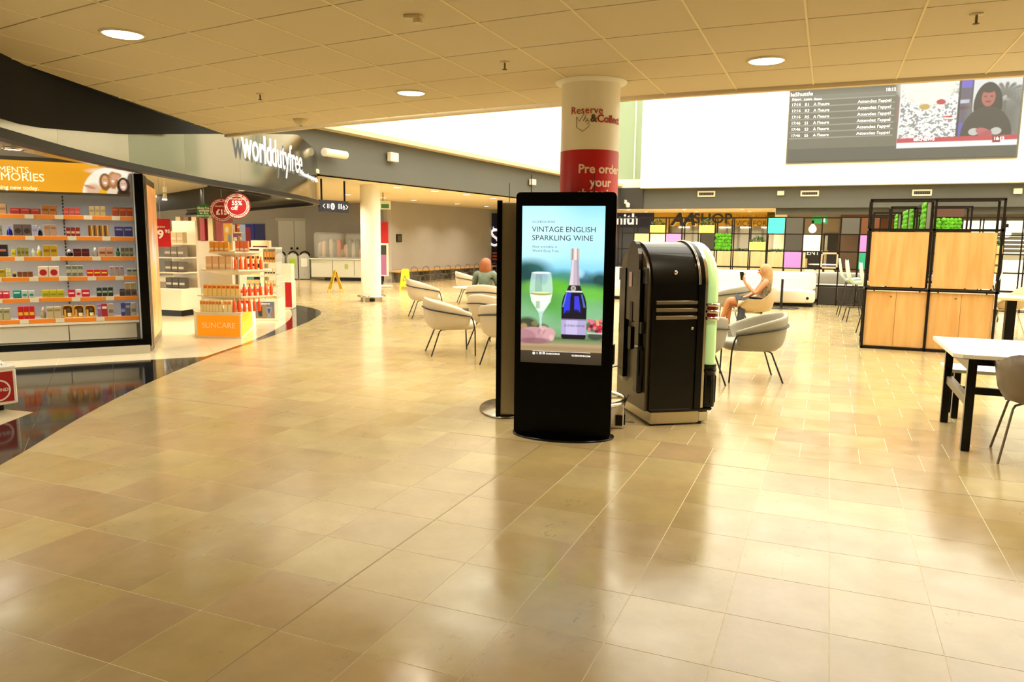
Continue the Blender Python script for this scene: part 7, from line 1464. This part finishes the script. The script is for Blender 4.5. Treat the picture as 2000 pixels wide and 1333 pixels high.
skel('skirt', {'a': ((-.11, 0, .545), .135), 'b': ((-.05, .09, .545), .105), 'c': ((-.05, -.09, .545), .105), 'd': ((.20, .075, .59), .088), 'e': ((.2, -.09, .555), .085)}, [('a', 'b'), ('a', 'c'), ('b', 'd'), ('c', 'e')], DK, W1_)
# jacket draped over the lap and hanging beside the chair
b = MB(); rows = []
for i in range(9):
    u_ = i/8; rows.append([(.28-.12*u_+.03*math.sin(7*u_+v_*5), .02+.27*v_, .70-.10*v_-.55*max(0, v_-.65)*2*(.6+.4*u_)+.02*math.sin(9*u_+6*v_)) for v_ in np.linspace(0, 1.25, 9)])
o = b.grid(rows) and b.obj('draped_jacket', DK, W1_); mm_ = o.modifiers.new('th', 'SOLIDIFY'); mm_.thickness = .02; sub(o, 1)
hb_ = blob([(.125, .0, .0, -.02), (.115, .05, .05, -.02), (.07, .096, .088, -.02), (.02, .108, .098, -.028), (-.04, .088, .102, -.055), (-.10, .075, .108, -.07), (-.18, .07, .12, -.075), (-.27, .06, .125, -.075), (-.33, .04, .10, -.07), (-.36, .01, .05, -.065)], (-.15, 0, 1.12)); sub(hb_.obj('hair', HAIRB, W1_), 1)
ph = MB(); ph.box((0, 0, 0), (.009, .074, .15), 0, .004); o = ph.obj('phone', BLACK, None, None); o.name = 'smartphone'; tag(o, 'black phone held up in the hand of the blonde person', 'phone')
mw = Matrix.Translation((-1.13, 13.35, 0)) @ Matrix.Rotation(PI+.12, 4, 'Z') @ Matrix.Translation((.205, .09, 1.03)) @ Matrix.Rotation(1.1, 4, 'Z') @ Matrix.Rotation(.35, 4, 'Y'); o.matrix_world = mw
# red haired person seen from behind
W2_ = thing('person', 'person with shoulder-length auburn hair in a grey green top, seated with back to the camera', 'person', (-5.72, 12.5, 0), 1.75)
N = {'pel': ((-.08, 0, .55), .12), 'wst': ((-.12, 0, .70), .105), 'che': ((-.14, 0, .88), .125), 'sh': ((-.13, 0, .975), .075), 'nk': ((-.11, 0, 1.04), .047), 'jw': ((-.07, 0, 1.09), .058), 'hd': ((-.08, 0, 1.15), .085), 'cr': ((-.09, 0, 1.195), .07), 'ns0': ((-.005, 0, 1.12), .018), 'ns': ((.02, 0, 1.11), .008),
     'hl': ((-.05, .1, .545), .09), 'hr': ((-.05, -.1, .545), .09), 'kl': ((.38, .12, .52), .06), 'kr': ((.38, -.12, .52), .06), 'al': ((.42, .12, .09), .036), 'ar': ((.42, -.12, .09), .036), 'cl': ((.40, .12, .35), .054), 'cr_': ((.40, -.12, .35), .054), 'tl': ((.5, .12, .045), .032), 'tr': ((.5, -.12, .045), .032), 'tl2': ((.58, .12, .035), .025), 'tr2': ((.58, -.12, .035), .025),
     'sl': ((-.13, .17, .97), .058), 'sr': ((-.13, -.17, .97), .058), 'el': ((-.02, .23, .73), .042), 'er': ((-.02, -.23, .73), .042), 'wl': ((.17, .12, .66), .027), 'wr': ((.17, -.12, .66), .027)}
E_ = [(a, b) for a, b in [('pel', 'wst'), ('wst', 'che'), ('che', 'sh'), ('sh', 'nk'), ('nk', 'jw'), ('jw', 'hd'), ('hd', 'cr'), ('hd', 'ns0'), ('ns0', 'ns'), ('pel', 'hl'), ('pel', 'hr'), ('hl', 'kl'), ('hr', 'kr'), ('kl', 'cl'), ('cl', 'al'), ('al', 'tl'), ('tl', 'tl2'), ('kr', 'cr_'), ('cr_', 'ar'), ('ar', 'tr'), ('tr', 'tr2'), ('sh', 'sl'), ('sh', 'sr'), ('sl', 'el'), ('sr', 'er'), ('el', 'wl'), ('er', 'wr')]]
hand_nodes(N, E_, 'wl', 'L', (.95, -.2, -.1), (0, 1, 0), (0, 0, -1), .4); hand_nodes(N, E_, 'wr', 'R', (.95, .2, -.1), (0, 1, 0), (0, 0, -1), .4)
skel('body', N, E_, SKIN, W2_); head_parts(W2_, (-.08, 0, 1.14))
GT = M('grey_green_top', '#6f7d70', .8, var=.15, vscale=12)
skel('top', {'a': ((-.08, 0, .56), .135), 'b': ((-.12, 0, .70), .122), 'c': ((-.14, 0, .88), .142), 'd': ((-.132, 0, .985), .085), 'e': ((-.13, .17, .972), .07), 'f': ((-.13, -.17, .972), .07), 'g': ((-.02, .23, .74), .054), 'h': ((-.02, -.23, .74), .054), 'i': ((.12, .145, .67), .044), 'j': ((.12, -.145, .67), .044)}, [('a', 'b'), ('b', 'c'), ('c', 'd'), ('d', 'e'), ('d', 'f'), ('e', 'g'), ('f', 'h'), ('g', 'i'), ('h', 'j')], GT, W2_)
skel('trousers', {'a': ((-.08, 0, .55), .13), 'b': ((-.04, .1, .545), .1), 'c': ((-.04, -.1, .545), .1), 'd': ((.38, .12, .52), .07), 'e': ((.38, -.12, .52), .07), 'f': ((.41, .12, .12), .055), 'g': ((.41, -.12, .12), .055)}, [('a', 'b'), ('a', 'c'), ('b', 'd'), ('c', 'e'), ('d', 'f'), ('e', 'g')], DK, W2_)
hb_ = blob([(.13, 0, 0, -.01), (.118, .05, .05, -.01), (.08, .098, .09, -.012), (.03, .112, .103, -.02), (-.04, .10, .11, -.04), (-.11, .085, .115, -.05), (-.17, .06, .10, -.055), (-.205, .03, .06, -.05), (-.21, .0, .0, -.05)], (-.085, 0, 1.14)); sub(hb_.obj('hair', HAIRR, W2_), 1)
